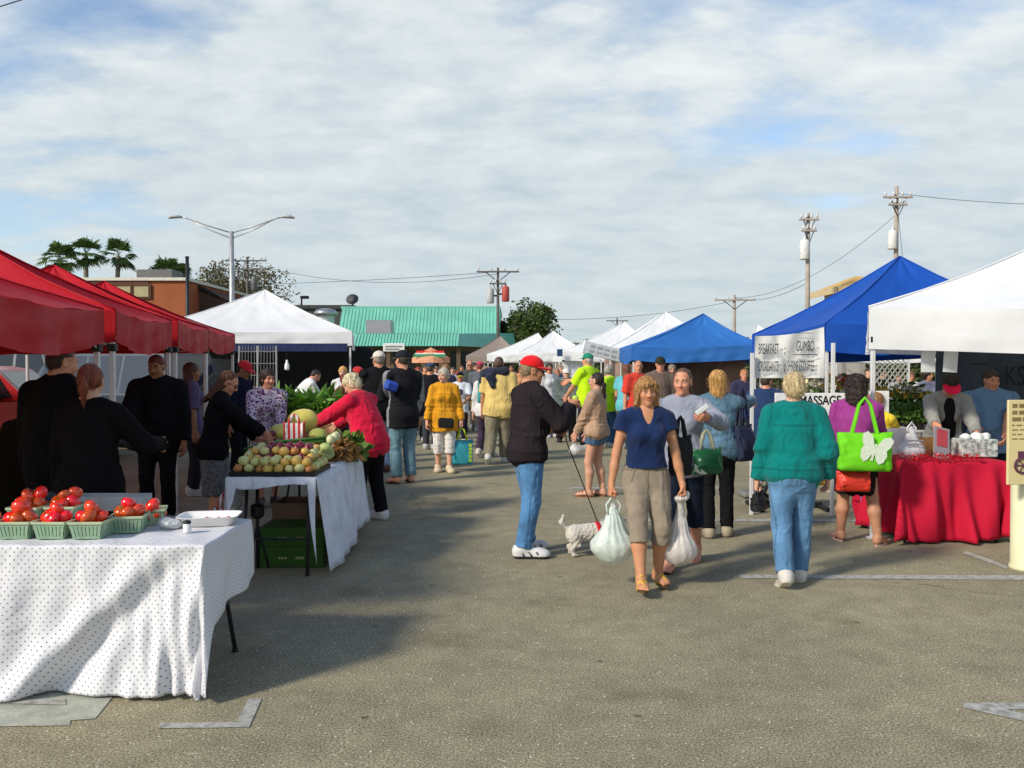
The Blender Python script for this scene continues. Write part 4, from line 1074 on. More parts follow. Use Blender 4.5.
g.box(gx0-.8, gx1+.55, D0+2.1, D0+13, zt-.15, zt+.05); g.add([(gx1+.5, D0, zb), (gx1+.5, D0+13, zb), (gx1+.5, D0+13, zt), (gx1+.5, D0+2.2, zt)], [(0, 1, 2, 3)])
g.add([(gx0-.7, D0, zb), (gx0-.7, D0+13, zb), (gx0-.7, D0+13, zt), (gx0-.7, D0+2.2, zt)], [(3, 2, 1, 0)])
rel(g, b).build('roof', GRN, b)
ax0, ax1 = at(352, D0-8).x, at(458, D0-8).x; az1, az0 = zat(333, D0-8), zat(346, D0-8)
g = MB()
for i in range(34):
    xa = ax0+(ax1-ax0)*i/34; xb = ax0+(ax1-ax0)*(i+1)/34; g.add([(xa, D0-8, az0), (xb, D0-8, az0), (xb, D0-7, az1), (xa, D0-7, az1)], [(0, 1, 2, 3)]); g.tube([(xb, D0-8.03, az0), (xb, D0-7.03, az1)], .035, 4)
g.add([(ax1, D0-8, az0), (ax1+3.5, D0, az0), (ax1+3.3, D0+.4, az1+.3), (ax1, D0-7, az1)], [(0, 1, 2, 3)])
rel(g, b).build('awning', GRN, b)
g = MB().box(ax0, ax1, D0-7, D0+.4, az1-.04, az1+.02); rel(g, b).build('awning_top', surf('brown_roofing', (.09, .085, .06), .9), b)
g = MB()
for x in np.linspace(ax0, ax1, 7): g.box(x-.12, x+.12, D0-7.6, D0-7.3, 0, az0)
rel(g, b).build('porch_post', bldg_mat('brown_paint', (.12, .08, .05)), b)
for i in range(5):
    xa = gx0+1+i*2.0; g = MB().box(xa, xa+1.4, D0+1.40, D0+1.49, .9, 2.6); rel(g, b).build('window', surf('dark_window', (.02, .025, .03), .15, spec=.6), b)
g = MB().box(0, 1.6, 0, 1.3, 0, .9, .05); ac = g.build('rooftop_air_conditioner', GREYM, loc=at(366, D0-5, az1+.02)); tag(ac, 'grey air conditioner box sitting on the flat awning roof of the green building', 'air conditioner')
g = MB().box(-.62, .62, -.05, .05, -.24, .24, .02); sg = g.build('roof_sign', surf('sign_white', (.7, .7, .68), .5), loc=at(394, D0-9, zat(347.5, D0-9))); tag(sg, 'white sign board hung over the awning of the green building', 'sign')
g = MB().box(-.5, .5, -.02, .0, .02, .10).box(-.5, .3, -.02, .0, -.14, -.06); g.V = [(v[0], v[1]-.052, v[2]) for v in g.V]; g.build('sign_stripe', surf('sign_ink', (.2, .22, .22), .6), sg)
# grey flat roofed building behind the white canopy
D1 = 70.; b = empty('grey_flat_building', (at(318, D1).x, D1+5, 0), 0, 'low dark grey flat roofed building left of the green metal roof', 'building')
g = MB().box(at(262, D1).x, at(352, D1).x, D1, D1+12, 0, zat(309, D1)); rel(g, b).build('wall', bldg_mat('dark_grey_wall', (.065, .07, .065)), b)
g = MB().box(at(262, D1).x-.2, at(352, D1).x+.2, D1-.2, D1+12, zat(309, D1)+.003, zat(309, D1)+.3); rel(g, b).build('roof', bldg_mat('dark_parapet', (.05, .055, .055)), b)
v = empty('roof_vent', at(326, 66, 0), 0, 'silver round turbine vent with a white base on the roofs', 'roof vent')
MB().lathe([(.65, zat(346, 66)), (.65, zat(316, 66))], 16).build('vent_base', surf('vent_white', (.6, .62, .6), .5), v, smooth=False)
MB().lathe([(.65, zat(316, 66)+.003), (.85, zat(315.5, 66)), (.9, zat(313, 66)), (.7, zat(310, 66)), (.25, zat(308.5, 66))], 18).build('vent_hood', GREYM, v, smooth=True)
dsh = empty('satellite_dish', at(345, 60, 0), 0, 'small dark satellite dish on a mast above the green roof', 'satellite dish')
MB().tube([(0, 3, 4), (0, 3, zat(300, 62))], .06, 6).build('mast', DARKM, dsh); T = Matrix.Translation((0, 2.9, zat(299, 62)))@Matrix.Rotation(R(60), 4, 'X')
MB().lathe([(.1, -.12), (.35, -.02), (.45, .08)], 14, T=T).build('dish', surf('dish_grey', (.08, .08, .085), .5), dsh, smooth=True)
# orange building with brown wing
D2 = 46.; ox0, ox1 = at(40, D2).x, at(186, D2).x; zo = zat(281, D2)
b = empty('orange_building', ((ox0+ox1)/2, D2+6, 0), 0, 'orange stucco building with a brown trim band and a flat pale edged roof', 'building')
g = MB().box(ox0-9, ox1, D2, D2+12, 0, zo); rel(g, b).build('wall', bldg_mat('orange_stucco', (.30, .090, .035)), b)
g = MB().box(ox0-9.2, ox1+.15, D2-.15, D2+12, zo+.003, zo+.16); rel(g, b).build('roof', surf('pale_coping', (.6, .58, .5), .7), b)
g = MB().box(ox0-9, at(150, D2).x, D2-.08, D2-.003, zo-.32, zo-.02); rel(g, b).build('trim_band', bldg_mat('brown_trim', (.10, .045, .03)), b)
for (a, c) in ((118, 132), (136, 150), (98, 113), (78, 93)):
    xa, xb = at(a, D2).x, at(c, D2).x; z1, z0 = zat(287, D2), zat(297, D2)
    g = MB().box(xa-.12, xb+.12, D2-.10, D2-.004, z0-.1, z1+.12); f = rel(g, b).build('window', bldg_mat('brown_frame', (.10, .05, .03)), b)
    g = MB().box(xa, xb, D2-.13, D2-.102, z0, z1); rel(g, b).build('pane', surf('tan_blind', (.38, .33, .18), .5), f)
b2 = empty('brown_building', (at(215, 50).x, 54, 0), 0, 'dark brown brick building with a sloping gable roof next to the orange one', 'building')
g = MB(); xa, xb, xm = at(183, 48).x, at(262, 48).x, at(186, 48).x
g.prism([(xa, 0), (xb, 0), (xb, zat(330, 48)), (at(240, 48).x, zat(306, 48)), (xm, zat(281, 48)), (xa, zat(281, 48))], 48, 58); g = rel(g, b2); g.build('wall', surf('brown_brick', (.085, .050, .038), .9, scale=2, var=.2, bump=.4, bscale=20), b2)
g = MB(); g.tube([(xa, 47.95, zat(281, 48)+.05), (at(240, 48).x, 47.95, zat(306, 48)+.05), (xb, 47.95, zat(330, 48)+.05)], .12, 5); rel(g, b2).build('roof_edge', surf('dark_fascia', (.03, .025, .025), .8), b2)
u = MB().box(0, 2.0, 0, 1.5, 0, .65, .05).build('rooftop_unit', surf('rooftop_grey', (.12, .12, .12), .6), loc=at(137, D2+2, zo+.165)); tag(u, 'dark grey mechanical unit on top of the orange building', 'air conditioner')
# tan tiled roof house far right
D3 = 42.; b = empty('tan_roof_building', (at(865, D3).x, D3+4, 0), 0, 'tan stucco building with a yellow ochre hip roof rising behind the blue canopy', 'building')
x0, x1 = at(846, D3).x, at(892, D3).x; ze = zat(289, D3); zr = zat(274, D3)
g = MB().box(x0, x1, D3, D3+3, 0, ze); rel(g, b).build('wall', bldg_mat('cream_stucco', (.50, .42, .28)), b)
g = MB(); e = .7; g.add([(x0-e, D3-e, ze), (x1+e, D3-e, ze), (x1+e, D3+3+e, ze), (x0-e, D3+3+e, ze), (x0+.9, D3+1.2, zr), (x1-1.0, D3+1.2, zr), (x1-1.0, D3+1.9, zr), (x0+.9, D3+1.9, zr)],
     [(0, 1, 5, 4), (1, 2, 6, 5), (2, 3, 7, 6), (3, 0, 4, 7), (4, 5, 6, 7), (3, 2, 1, 0)]); rel(g, b).build('roof', surf('ochre_tiles', (.56, .36, .12), .8, scale=3, var=.12, bump=.5, bscale=12), b)
g = MB().box(x0-e+.02, x1+e-.02, D3-e-.04, D3-e-.01, ze-.25, ze+.06).box(x0-e-.04, x0-e-.01, D3-e, D3+3, ze-.25, ze+.06); rel(g, b).build('fascia', surf('tan_fascia', (.55, .42, .24), .7), b)
# long low shops that close the horizon
for i, (pa, pb, D, zt_, c, lab) in enumerate([(-40, 130, 34, 3.3, (.05, .048, .045), 'low grey store front behind the parked vehicles'), (500, 640, 85, 3.6, (.22, .20, .17), 'far low beige building behind the white canopies'),
                                       (690, 860, 62, 3.4, (.13, .13, .12), 'far low grey building behind the blue canopies'), (860, 1130, 40, 3.2, (.30, .28, .25), 'low grey brown building behind the flower stall')]):
    bb = empty('low_building', (at((pa+pb)/2, D).x, D+4, 0), 0, lab, 'building')
    g = MB().box(at(pa, D).x, at(pb, D).x, D, D+8, 0, zt_); rel(g, bb).build('wall', bldg_mat('shop_wall%d' % i, c), bb)
    g = MB().box(at(pa, D).x-.3, at(pb, D).x+.3, D-.3, D+8.3, zt_+.003, zt_+.25); rel(g, bb).build('roof', bldg_mat('shop_roof%d' % i, mul(c, .6)), bb)
    for k in range(5):
        xx = at(pa+(pb-pa)*(k+.3)/5, D).x; g = MB().box(xx, xx+(at(pb, D).x-at(pa, D).x)*.09, D-.05, D-.004, .7, 2.4); rel(g, bb).build('window', surf('dark_window', (.02, .025, .03), .15, spec=.6), bb)

# ------------------------------------------------------------------ trees
for i, (px, py, s) in enumerate([(65, 257, 2), (87, 252, 3), (115, 254, 4)]):
    D = 56+i*2; palm(['shaggy fan palm, leftmost of the three over the orange building', 'tallest fan palm in the middle of the three over the orange building', 'fan palm on the near side of the orange roof, rightmost of the three'][i], at(px, D, 0), zat(py+2, D), 1.5, s*7, 'palms over the orange building', lean=.3*(i-1))
palm('low fan palm crown just showing over the orange building roof edge', at(170, 62, 0), zat(277, 62), 1.9, 61, None)
palm('short fan palm behind the rooftop unit', at(178, 64, 0), zat(279, 64), 1.6, 62, None)
tree('wide grey green thin leaved tree behind the street lamp', at(238, 72, 0), 10.4, 9.6, (.11, .115, .08), n=13000, leaf=.26, seed=5, trunk=.5, base=.3, limbs=16)
tree('dense dark green round tree beside the green roof', at(530, 62, 0), zat(300, 62), 4.4, (.045, .085, .018), n=11000, leaf=.26, seed=9, trunk=.4, base=.12, limbs=14, squash=1.3)
tree('low dark tree between the green roof and the pole', at(503, 66, 0), zat(316, 66), 2.6, (.03, .05, .018), n=3000, leaf=.28, seed=12, trunk=.3, base=.1)
for i, (px, D, h, w_) in enumerate([(915, 37, 2.3, 4.5), (960, 38, 2.4, 5), (780, 55, 3.0, 6), (600, 75, 3.4, 7)]):
    tree(['low green shrub tree behind the flower stall lattice', 'low green shrub tree beside the lattice, under the white canopy', 'rounded shrub tree beyond the banner', 'distant round tree beyond the white canopies'][i], at(px, D, 0), h, w_, (.05, .075, .025), n=2600, leaf=.28, seed=20+i, trunk=.2, base=.05)

# ------------------------------------------------------------------ poles and wires
WOOD = surf('weathered_pole_wood', (.34, .29, .24), .85, var=.2, scale=3, bump=.4, bscale=20)
WOODD = surf('dark_pole_wood', (.11, .10, .09), .85, var=.2, scale=3)
GLZ = surf('porcelain', (.55, .55, .55), .3)
def upole(px, D, ytop, label, arms=(), cans=(), mat=WOOD, r=.16, armw=2.2, cat='utility pole'):
    r *= .78
    z1 = zat(ytop, D); t = empty('utility_pole', at(px, D), 0, label, cat, None)
    MB().tube([(0, 0, 0), (0, 0, z1)], [r, r*.62], 10).build('pole', mat, t, smooth=True)
    for (dz, wd) in arms:
        a = MB().box(-wd/2, wd/2, -.20, -.11, z1-dz-.045, z1-dz+.045, .01).build('crossarm', mat, t)
        g = MB()
        for x in np.linspace(-wd/2+.1, wd/2-.1, 4): MB().lathe([(.04, 0), (.065, .06), (.04, .10), (.065, .15), (.02, .19)], 8, c=(x, -.16, z1-dz+.075)).build('insulator', GLZ, a, smooth=True)
        MB().tube([(-wd*.3, -.16, z1-dz), (0, -.16, z1-dz-.6), (wd*.3, -.16, z1-dz)], .03, 5).build('brace', DARKM, t)
    for (dx, dz, c) in cans:
        g = MB().lathe([(.19, 0), (.22, .05), (.22, .80), (.18, .88), (.06, .92), (.05, 1.05)], 14, c=(dx, -.1, z1-dz)); k = g.build('transformer', surf('transformer_paint', c, .5), t, smooth=True)
        MB().box(min(0, dx), max(0, dx), -.05, .05, z1-dz+.4, z1-dz+.5).build('bracket', DARKM, t)
    return t, z1
ZP = {}
upole(498, 52, 268, 'dark utility pole with crossarm, one grey and one reddish transformer by the green roof', [(.25, 2.5), (.95, 1.0)], [(-.45, 2.1, (.42, .44, .44)), (.45, 2.0, (.40, .07, .05))], WOODD, .15)
upole(248, 62, 257, 'dark utility pole with a cluttered double crossarm behind the street lamp', [(.3, 2.8), (.9, 2.0)], [(.5, 2.4, (.12, .12, .12))], WOODD, .17)
upole(734, 58, 295, 'plain wooden utility pole with one crossarm above the blue canopy', [(.35, 2.7)], [], WOOD, .19)
upole(807, 40, 214, 'tall pale utility pole with a single transformer behind the blue canopy', [(.3, .9), (.8, .7)], [(-.18, 2.1, (.62, .62, .60))], WOOD, .17)
upole(895, 42, 187, 'tallest pale utility pole with crossarm and transformer above the blue canopy peak', [(.55, 1.4), (.9, .9)], [(-.22, 3.0, (.62, .62, .60))], WOOD, .18)
upole(617, 90, 318, 'tiny far utility pole above the white canopies', [(.3, 2.2)], [], WOODD, .16)
t = empty('plain_pole', at(188, 44), 0, 'bare dark metal pole without arms in front of the orange building', 'pole'); MB().tube([(0, 0, 0), (0, 0, zat(258, 44))], [.11, .09], 8).build('pole', DARKM, t, smooth=True); MB().lathe([(.11, 0), (.11, .05), (.02, .08)], 8, c=(0, 0, zat(258, 44))).build('pole_cap', DARKM, t)
t = empty('roof_pole', at(302, 72), 0, 'thin dark mast with a small lamp above the grey building roof', 'mast'); MB().tube([(0, 0, 0), (0, 0, zat(299, 72))], .07, 6).build('pole', DARKM, t); MB().box(-.1, .6, -.1, .1, zat(299, 72), zat(299, 72)+.25, .03).build('lamp_head', DARKM, t)
# double armed street lamp
D = 38.; t = empty('street_lamp', at(232.5, D), 0, 'tall silver street lamp with two long raised arms in a V', 'street lamp'); zt = zat(232, D); sp = (293-232)/FOC*D
MB().tube([(0, 0, 0), (0, 0, zt)], [.14, .09], 10).build('pole', surf('lamp_aluminium', (.42, .43, .43), .4, metal=.5), t, smooth=True)
MB().lathe([(.30, 0), (.30, .04), (.18, .10), (.15, .5)], 10).build('base', surf('lamp_aluminium', (.42, .43, .43), .4, metal=.5), t)
for s in (-1, 1):
    zh = zat(218, D); g = MB()
    g.tube([(0, 0, zt-.06), (s*sp*.40, 0, zt+(zh-zt)*.42), (s*sp*.74, 0, zh-.03), (s*sp*.82, 0, zh)], .032, 6); g.tube([(0, 0, zt-.30), (s*sp*.38, 0, zt-.30+(zh-zt+.25)*.46), (s*sp*.72, 0, zh-.05)], .024, 6)
    g.build('arm', surf('lamp_aluminium', (.42, .43, .43), .4, metal=.5), t, smooth=True)
    g = MB(); g.tube([(s*sp*.80, 0, zh), (s*sp*.86, 0, zh+.04), (s*sp*.97, 0, zh+.03), (s*sp*1.03, 0, zh-.03)], [.05, .13, .15, .06], 10, flat=.55); g.build('lamp_head', surf('lamp_head_grey', (.40, .41, .42), .45), t, smooth=True)
wire(at(498, 52, zat(274, 52)), at(248, 62, zat(263, 62)), .9, 'thin power line between the two dark utility poles')
wire(at(498, 52, zat(272, 52)), at(-250, 62, zat(262, 62)), 1.2, 'power line running left from the transformer pole', group=None)
wire(at(498, 52, zat(318, 52)), at(734, 58, zat(301, 58)), .5, 'power line from the transformer pole to the plain pole')
wire(at(734, 58, zat(298, 58)), at(807, 40, zat(283, 40)), .4, 'lower power line from the plain pole to the tall pale pole')
wire(at(734, 58, zat(298, 58)), at(895, 42, zat(215, 42)), 1.0, 'rising power line from the plain pole to the tallest pole')
wire(at(807, 40, zat(306, 40)), at(1150, 44, zat(300, 44)), .6, 'low power line leaving the tall pole to the far side')
wire(at(895, 42, zat(194, 42)), at(1150, 44, zat(203, 44)), .3, 'upper power line leaving the tallest pole')
wire(at(895, 42, zat(198, 42)), at(902, 41.5, zat(262, 41.5)), .02, 'steep guy wire at the tallest pole')
for k in range(2): wire((-10, 8.5, 8.2-.16*k), (-2.4+.05*k, 12.2, 8.9-.12*k) if False else at(45-14*k, 20, zat(-3-2*k, 20)), .0, ['upper of two black cables crossing the top corner of the sky', 'lower of two black cables crossing the top corner of the sky'][k], .018, None) if False else wire(at(-120, 20, zat(38+10*k, 20)), at(120, 20, zat(-36+10*k, 20)), 0, ['upper of two black cables crossing the top corner of the sky', 'lower of two black cables crossing the top corner of the sky'][k], .014, None)

# ------------------------------------------------------------------ vehicles
def suv(label, x, y, rz, col, L=4.6, H=1.75, W=1.85, name='parked_suv', cat='car'):
    root = empty(name, (x, y, 0), rz, label, cat)
    # length along local x, front at +x
    paint = surf('car_paint', col, .3, var=.03, spec=.4, coat=.3)
    glass = surf('tinted_glass', (.012, .016, .02), .05, spec=.8)
    h = L/2; prof = [(-h, .45), (-h+.03, .95), (-h+.12, 1.05), (h-1.35, 1.05), (h-.35, .98), (h-.08, .85), (h, .6), (h-.05, .38), (h-.4, .30), (-h+.3, .30)]
    g = MB(); n = len(prof); V = []
    for s, ins in ((-1, .10), (-.93, 0), (.93, 0), (1, .10)):
        sgn = -1 if s < 0 else 1; yy = sgn*(W/2-(.06 if abs(s) == 1 else .06)) if False else sgn*W/2*abs(s)
        for (px_, pz) in prof:
            k = 1 if abs(s) != 1 else .97; V.append((px_*k, sgn*(W/2) if abs(s) == 1 else sgn*(W/2-.10), .62+(pz-.62)*k if abs(s) == 1 else pz))
    F = []
    V2 = V[0:n]; order = [V[0:n], V[n:2*n], V[2*n:3*n], V[3*n:4*n]]; VV = sum(order, [])
    for a in range(3): F += [(a*n+i, a*n+(i+1) % n, (a+1)*n+(i+1) % n, (a+1)*n+i) for i in range(n)]
    F += [tuple(range(n))[::-1], tuple(3*n+i for i in range(n))]; g.add(VV, F)
    body = g.build('body', paint, root)
    cab = [(-h+.10, 1.05), (-h+.35, H-.04), (-h+.8, H), (h-2.1, H), (h-1.75, H-.06), (h-1.2, 1.05)]
    g = MB(); n = len(cab); V = []
    for sgn in (-1, 1):
        for (px_, pz) in cab: V.append((px_, sgn*(W/2-.06-(pz-1.05)*.25), pz))
    g.add(V, [tuple(range(n))[::-1], tuple(range(n, 2*n))]+[(i, (i+1) % n, (i+1) % n+n, i+n) for i in range(n)]); g.build('cabin', paint, root)
    for sgn in (-1, 1):
        for (a, b_) in ((-h+.45, -h+1.25), (-h+1.33, -h+2.15), (-h+2.23, h-1.72)):
            y0 = W/2-.06; 
            def q(xx, zz): return (xx, sgn*(y0-(zz-1.05)*.25+.006), zz)
            V = [q(a, 1.1), q(b_+(.28 if b_ > h-1.8 else 0), 1.1), q(b_, H-.13), q(a, H-.13)]
            mk('side_window', V, [(0, 1, 2, 3) if sgn < 0 else (3, 2, 1, 0)], glass, root, smooth=False)
    def wq(x0_, z0_, x1_, z1_, nm):
        w0 = W/2-.16-(z0_-1.05)*.25; w1 = W/2-.16-(z1_-1.05)*.25; d = .008 if x0_ > 0 else -.008
        mk(nm, [(x0_+d, -w0, z0_), (x0_+d, w0, z0_), (x1_+d, w1, z1_), (x1_+d, -w1, z1_)], [(0, 1, 2, 3)], glass, root, smooth=False)
    sl_ = lambda xa, za, xb, zb, t_: (xa+(xb-xa)*t_, za+(zb-za)*t_)
    a = sl_(h-1.2, 1.05, h-1.75, H-.06, .08); b_ = sl_(h-1.2, 1.05, h-1.75, H-.06, .92); wq(a[0], a[1], b_[0], b_[1], 'windscreen')
    a = sl_(-h+.10, 1.05, -h+.35, H-.04, .1); b_ = sl_(-h+.10, 1.05, -h+.35, H-.04, .9); wq(a[0], a[1], b_[0], b_[1], 'rear_window')
    for sx_ in (-1, 1):
        for sy in (-1, 1):
            T = Matrix.Translation((sx_*(h-.85), sy*(W/2-.10), .34))@Matrix.Rotation(PI/2, 4, 'X')
            wl = MB().lathe([(.20, -.12), (.33, -.11), (.34, -.06), (.34, .06), (.33, .11), (.20, .12)], 20, T=T).build('wheel', surf('tyre_rubber', (.02, .02, .02), .8), root, smooth=True)
            T2 = T@Matrix.Translation((0, 0, -.0)); MB().lathe([(.04, -.135), (.19, -.125), (.21, -.11), (.21, .11), (.19, .125), (.04, .135)], 12, T=T2).build('rim', GREYM, wl)
    for sy in (-1, 1):
        MB().box(h-.22, h-.035, sy*(W/2-.34)-.16, sy*(W/2-.34)+.16, .72, .86, .02).build('headlight', surf('headlight_lens', (.6, .6, .6), .1, spec=.8), root)
        MB().box(-h-.012, -h+.1, sy*(W/2-.17)-.09, sy*(W/2-.17)+.09, .75, 1.0, .01).build('tail_light', surf('red_lens', (.35, .01, .01), .2), root)
        MB().box(h-1.75, h-1.58, sy*(W/2+.06)-.09, sy*(W/2+.06)+.09, 1.05, 1.2, .03).build('mirror', BLK, root)
    MB().box(h-.06, h+.012, -.42, .42, .48, .72, .02).build('grille', BLK, root)
    MB().box(-h-.05, -h+.1, -W/2+.12, W/2-.12, .38, .56, .03).build('bumper', BLK, root)
    return root
suv('red car parked behind the red canopies on the far side', at(-20, 15).x, 15.0, R(8), (.42, .01, .012), H=1.62)
suv('blue grey sport utility vehicle parked behind the red canopies', at(100, 18).x, 18.2, R(160), (.035, .048, .065), H=1.95, L=4.9)
suv('dark vehicle parked close behind the man in black', at(176, 20).x-1.0, 22.0, R(175), (.03, .035, .04), H=1.8)
suv('white van parked beyond the first red canopy', at(10, 24).x, 25., R(5), (.20, .21, .21), H=2.1, name='parked_van', cat='van')
# ------------------------------------------------------------------ canopies
def canopy(name, col, transl=.25, rough=.6): return surf(name, col, rough, var=.09, scale=1.1, bump=.6, bscale=4.5, spec=.25, transl=transl)
REDC = canopy('red_canopy_cloth', (.45, .005, .013), .18); WHC = canopy('white_canopy_cloth', (.84, .85, .86), .22); BLC = canopy('blue_canopy_cloth', (.030, .150, .46), .10); NAVC = canopy('deep_blue_canopy_cloth', (.010, .078, .40), .10); BRC = canopy('taupe_canopy_cloth', (.32, .26, .22), .2)
def XY(px, D): v = at(px, D); return (v.x, v.y)
A0 = (-2.72, 4.3); A1 = XY(104, 7.0); B1 = XY(116, 7.15); B2 = XY(172, 9.35); C1 = XY(178, 9.5); C2 = XY(208, 12.1); E1 = XY(208.5, 12.2); E2 = XY(235, 15.1)
A1 = (A1[0], A1[1]); dx = -3.35
def left(p, k=0.9): return (p[0]-3.28, p[1]-.62*k)
GRP = None
tent('red canopy nearest the camera over the tomato table', [left(A0), A0, A1, left(A1)], [2.04, 2.04, zat(310, 7.0), 2.08], (A1[0]-1.9, 5.4, 2.90), REDC, .26, legs=(2, 3), seed=1)
tent('second red canopy of the row, behind the nearest one', [left(B1), B1, B2, left(B2)], [2.07, zat(310, 7.15), zat(321, 9.35), 2.1], (-4.90, 7.95, 2.80), REDC, .26, seed=2)
tent('third red canopy of the row with its peak below the palms', [left(C1), C1, C2, left(C2)], [2.1, zat(321.5, 9.5), zat(329, 12.1), 2.13], (*XY(55, 10.6), zat(266, 10.6)), REDC, .27, legs=(1, 2), seed=3)
tent('farthest red canopy of the row, next to the white one', [left(E1), E1, E2, left(E2)], [2.1, zat(329, 12.2), zat(335, 15.1), 2.15], (*XY(105, 13.4), zat(282, 13.4)), REDC, .26, legs=(1, 2, 3), seed=4)
C3 = [(-7.6, 5.6), (-4.55, 5.2)]
for i, (y0_, lb) in enumerate(((4.2, 'red canopy added to shade the stalls, second row, nearest the camera'), (7.4, 'red canopy added to shade the stalls, middle of the second row'), (10.6, 'red canopy added to shade the stalls, far end of the second row'))):  # extra row, put in to throw shade over the interior behind the red stalls
    xo = -6.5-.5*i; tent(lb, [(xo-3.1, y0_), (xo, y0_-.3), (xo-.4, y0_+2.8), (xo-3.5, y0_+3.0)], 2.05, (xo-1.8, y0_+1.4, 2.75), REDC, .26, seed=20+i)
wl = at(352, 19)
tent('white canopy left of the aisle with a sharp peak and navy inner edge', [(-8.0, 18.6), (-3.45, 19.0), (-4.0, 22.3), (-7.8, 22.0)], [2.36, 2.36, 2.36, 2.36], (*XY(265, 20.5), zat(290, 20.5)), WHC, .30, sag=.05, seed=5)
T5 = MB().box(-7.9, -3.5, 18.72, 18.74, 1.93, 2.10); tag(T5.build('navy_banner', fabric((.02, .03, .09), 'banner')), 'navy blue strip hung inside the front edge of the white canopy', 'banner')
tent('big white canopy on the near side of the blue one, over the red table', [(3.34, 8.25), (7.7, 7.35), (8.2, 10.2), (4.46, 11.0)], [2.17, 2.10, 2.15, 2.17], (5.85, 9.3, 3.05), WHC, .39, legs=(0, 3), sag=.03, vsag=.02, seed=6)
tent('deep blue canopy with a tall peak beside the big white canopy', [(4.02, 11.3), (7.0, 11.3), (7.0, 14.3), (3.90, 14.3)], [2.17, 2.17, 2.12, 2.12], (*XY(899, 12.8), zat(257, 12.8)), NAVC, .36, legs=(0, 2, 3), sag=.08, seed=7)
tent('lighter blue canopy over the brown curtains, middle of the aisle side', [XY(632, 19.5), XY(762, 19.5), (5.6, 22.5), (2.75, 22.5)], [2.05, 2.1, 2.1, 2.06], (*XY(703, 21), zat(314, 21)), BLC, .30, seed=8)
tent('white canopy directly behind the lighter blue one', [XY(609, 24), XY(730, 24), (6.0, 27), (2.7, 27)], 2.12, (*XY(665, 25.5), zat(312, 25.5)), WHC, .28, seed=9, sag=.05)
tent('white canopy with a navy corner flap behind the neon shirted man', [XY(562, 27.5), XY(664, 27.5), (4.8, 30.5), (1.6, 30.5)], 2.08, (*XY(624, 29), zat(322, 29)), WHC, .28, seed=10, sag=.05)
tent('white canopy with side curtains in front of the dark tree', [XY(519, 31), XY(590, 31), (2.9, 34), (.3, 34)], 2.10, (*XY(553, 32.5), zat(331, 32.5)), WHC, .28, seed=11, sag=.05)
tent('white canopy farther down the aisle with a low ridge', [XY(487, 36), XY(556, 36), (1.9, 39), (-.9, 39)], 2.1, (*XY(538, 37), zat(333, 37)), WHC, .28, seed=12, sag=.05)
tent('taupe canopy at the far end of the aisle', [XY(466, 42), XY(524, 42), (.6, 45), (-2.1, 45)], 2.1, (*XY(500, 43.5), zat(336, 43.5)), BRC, .28, seed=13, sag=.1)
tent('small far canopy tip showing between the two blue ones', [XY(744, 30), XY(800, 30), (11, 33), (8.6, 33)], 2.3, (*XY(757, 31), zat(325, 31)), WHC, .3, seed=14, legs=())
tent('far white canopy behind the flower tables', [XY(835, 26), XY(960, 26), (14, 29), (10, 29)], 2.1, (*XY(895, 27.5), 3.0), WHC, .3, seed=15)
# side curtains
def curtain(label, p, q, z0, z1, mat, n=60, amp=.05, seed=1, cat='curtain', name='curtain'):
    p, q = Vector((p[0], p[1], 0)), Vector((q[0], q[1], 0)); d = (q-p); nn = Vector((-d.y, d.x, 0)).normalized(); L_ = d.length; V = []
    for i in range(n+1):
        for j in range(7):
            t_ = i/n; w_ = j/6; o = amp*(math.sin(t_*L_*9+seed)+.5*math.sin(t_*L_*21+seed*2+w_))*(.3+.7*w_)
            v = p+d*t_+nn*o; V.append((v.x, v.y, z1-(z1-z0)*w_))
    o = mk(name, V, grid_faces(n+1, 7), mat); return tag(o, label, cat)
BROWN = surf('brown_curtain', (.17, .105, .075), .9, var=.15, scale=2, transl=.1)
curtain('brown curtain closing the back of the lighter blue canopy', (2.8, 22.4), (5.5, 22.4), .1, 1.85, BROWN, seed=2)
curtain('brown curtain hanging on the far aisle side of the blue canopy', (2.70, 19.7), (2.78, 22.3), .1, 1.85, BROWN, seed=3)
curtain('brown curtain panel gathered at the near post of the blue canopy', XY(722, 20), XY(745, 20), .2, 1.85, BROWN, seed=4, n=24)
curtain('pale tan curtain at the aisle corner of the white canopy', XY(604, 24.1), XY(622, 24.1), .1, 1.9, surf('tan_curtain', (.45, .33, .26), .9, transl=.1), seed=5, n=20)
CURW = surf('white_curtain', (.62, .64, .66), .8, transl=.25)
curtain('white curtain below the canopy in front of the dark tree', XY(520, 31.1), XY(548, 31.1), .1, 1.9, CURW, seed=6, n=30)
curtain('white curtain behind the green capped man', XY(562, 27.7), XY(594, 27.7), .1, 1.9, CURW, seed=7, n=30)
nf = MB().box(0, .17, -.02, .0, -.20, .02).build('corner_flap', fabric((.02, .05, .13), 'flap'), loc=at(557, 27.3, 2.12)); tag(nf, 'navy flap hanging at the aisle corner of a white canopy', 'banner')

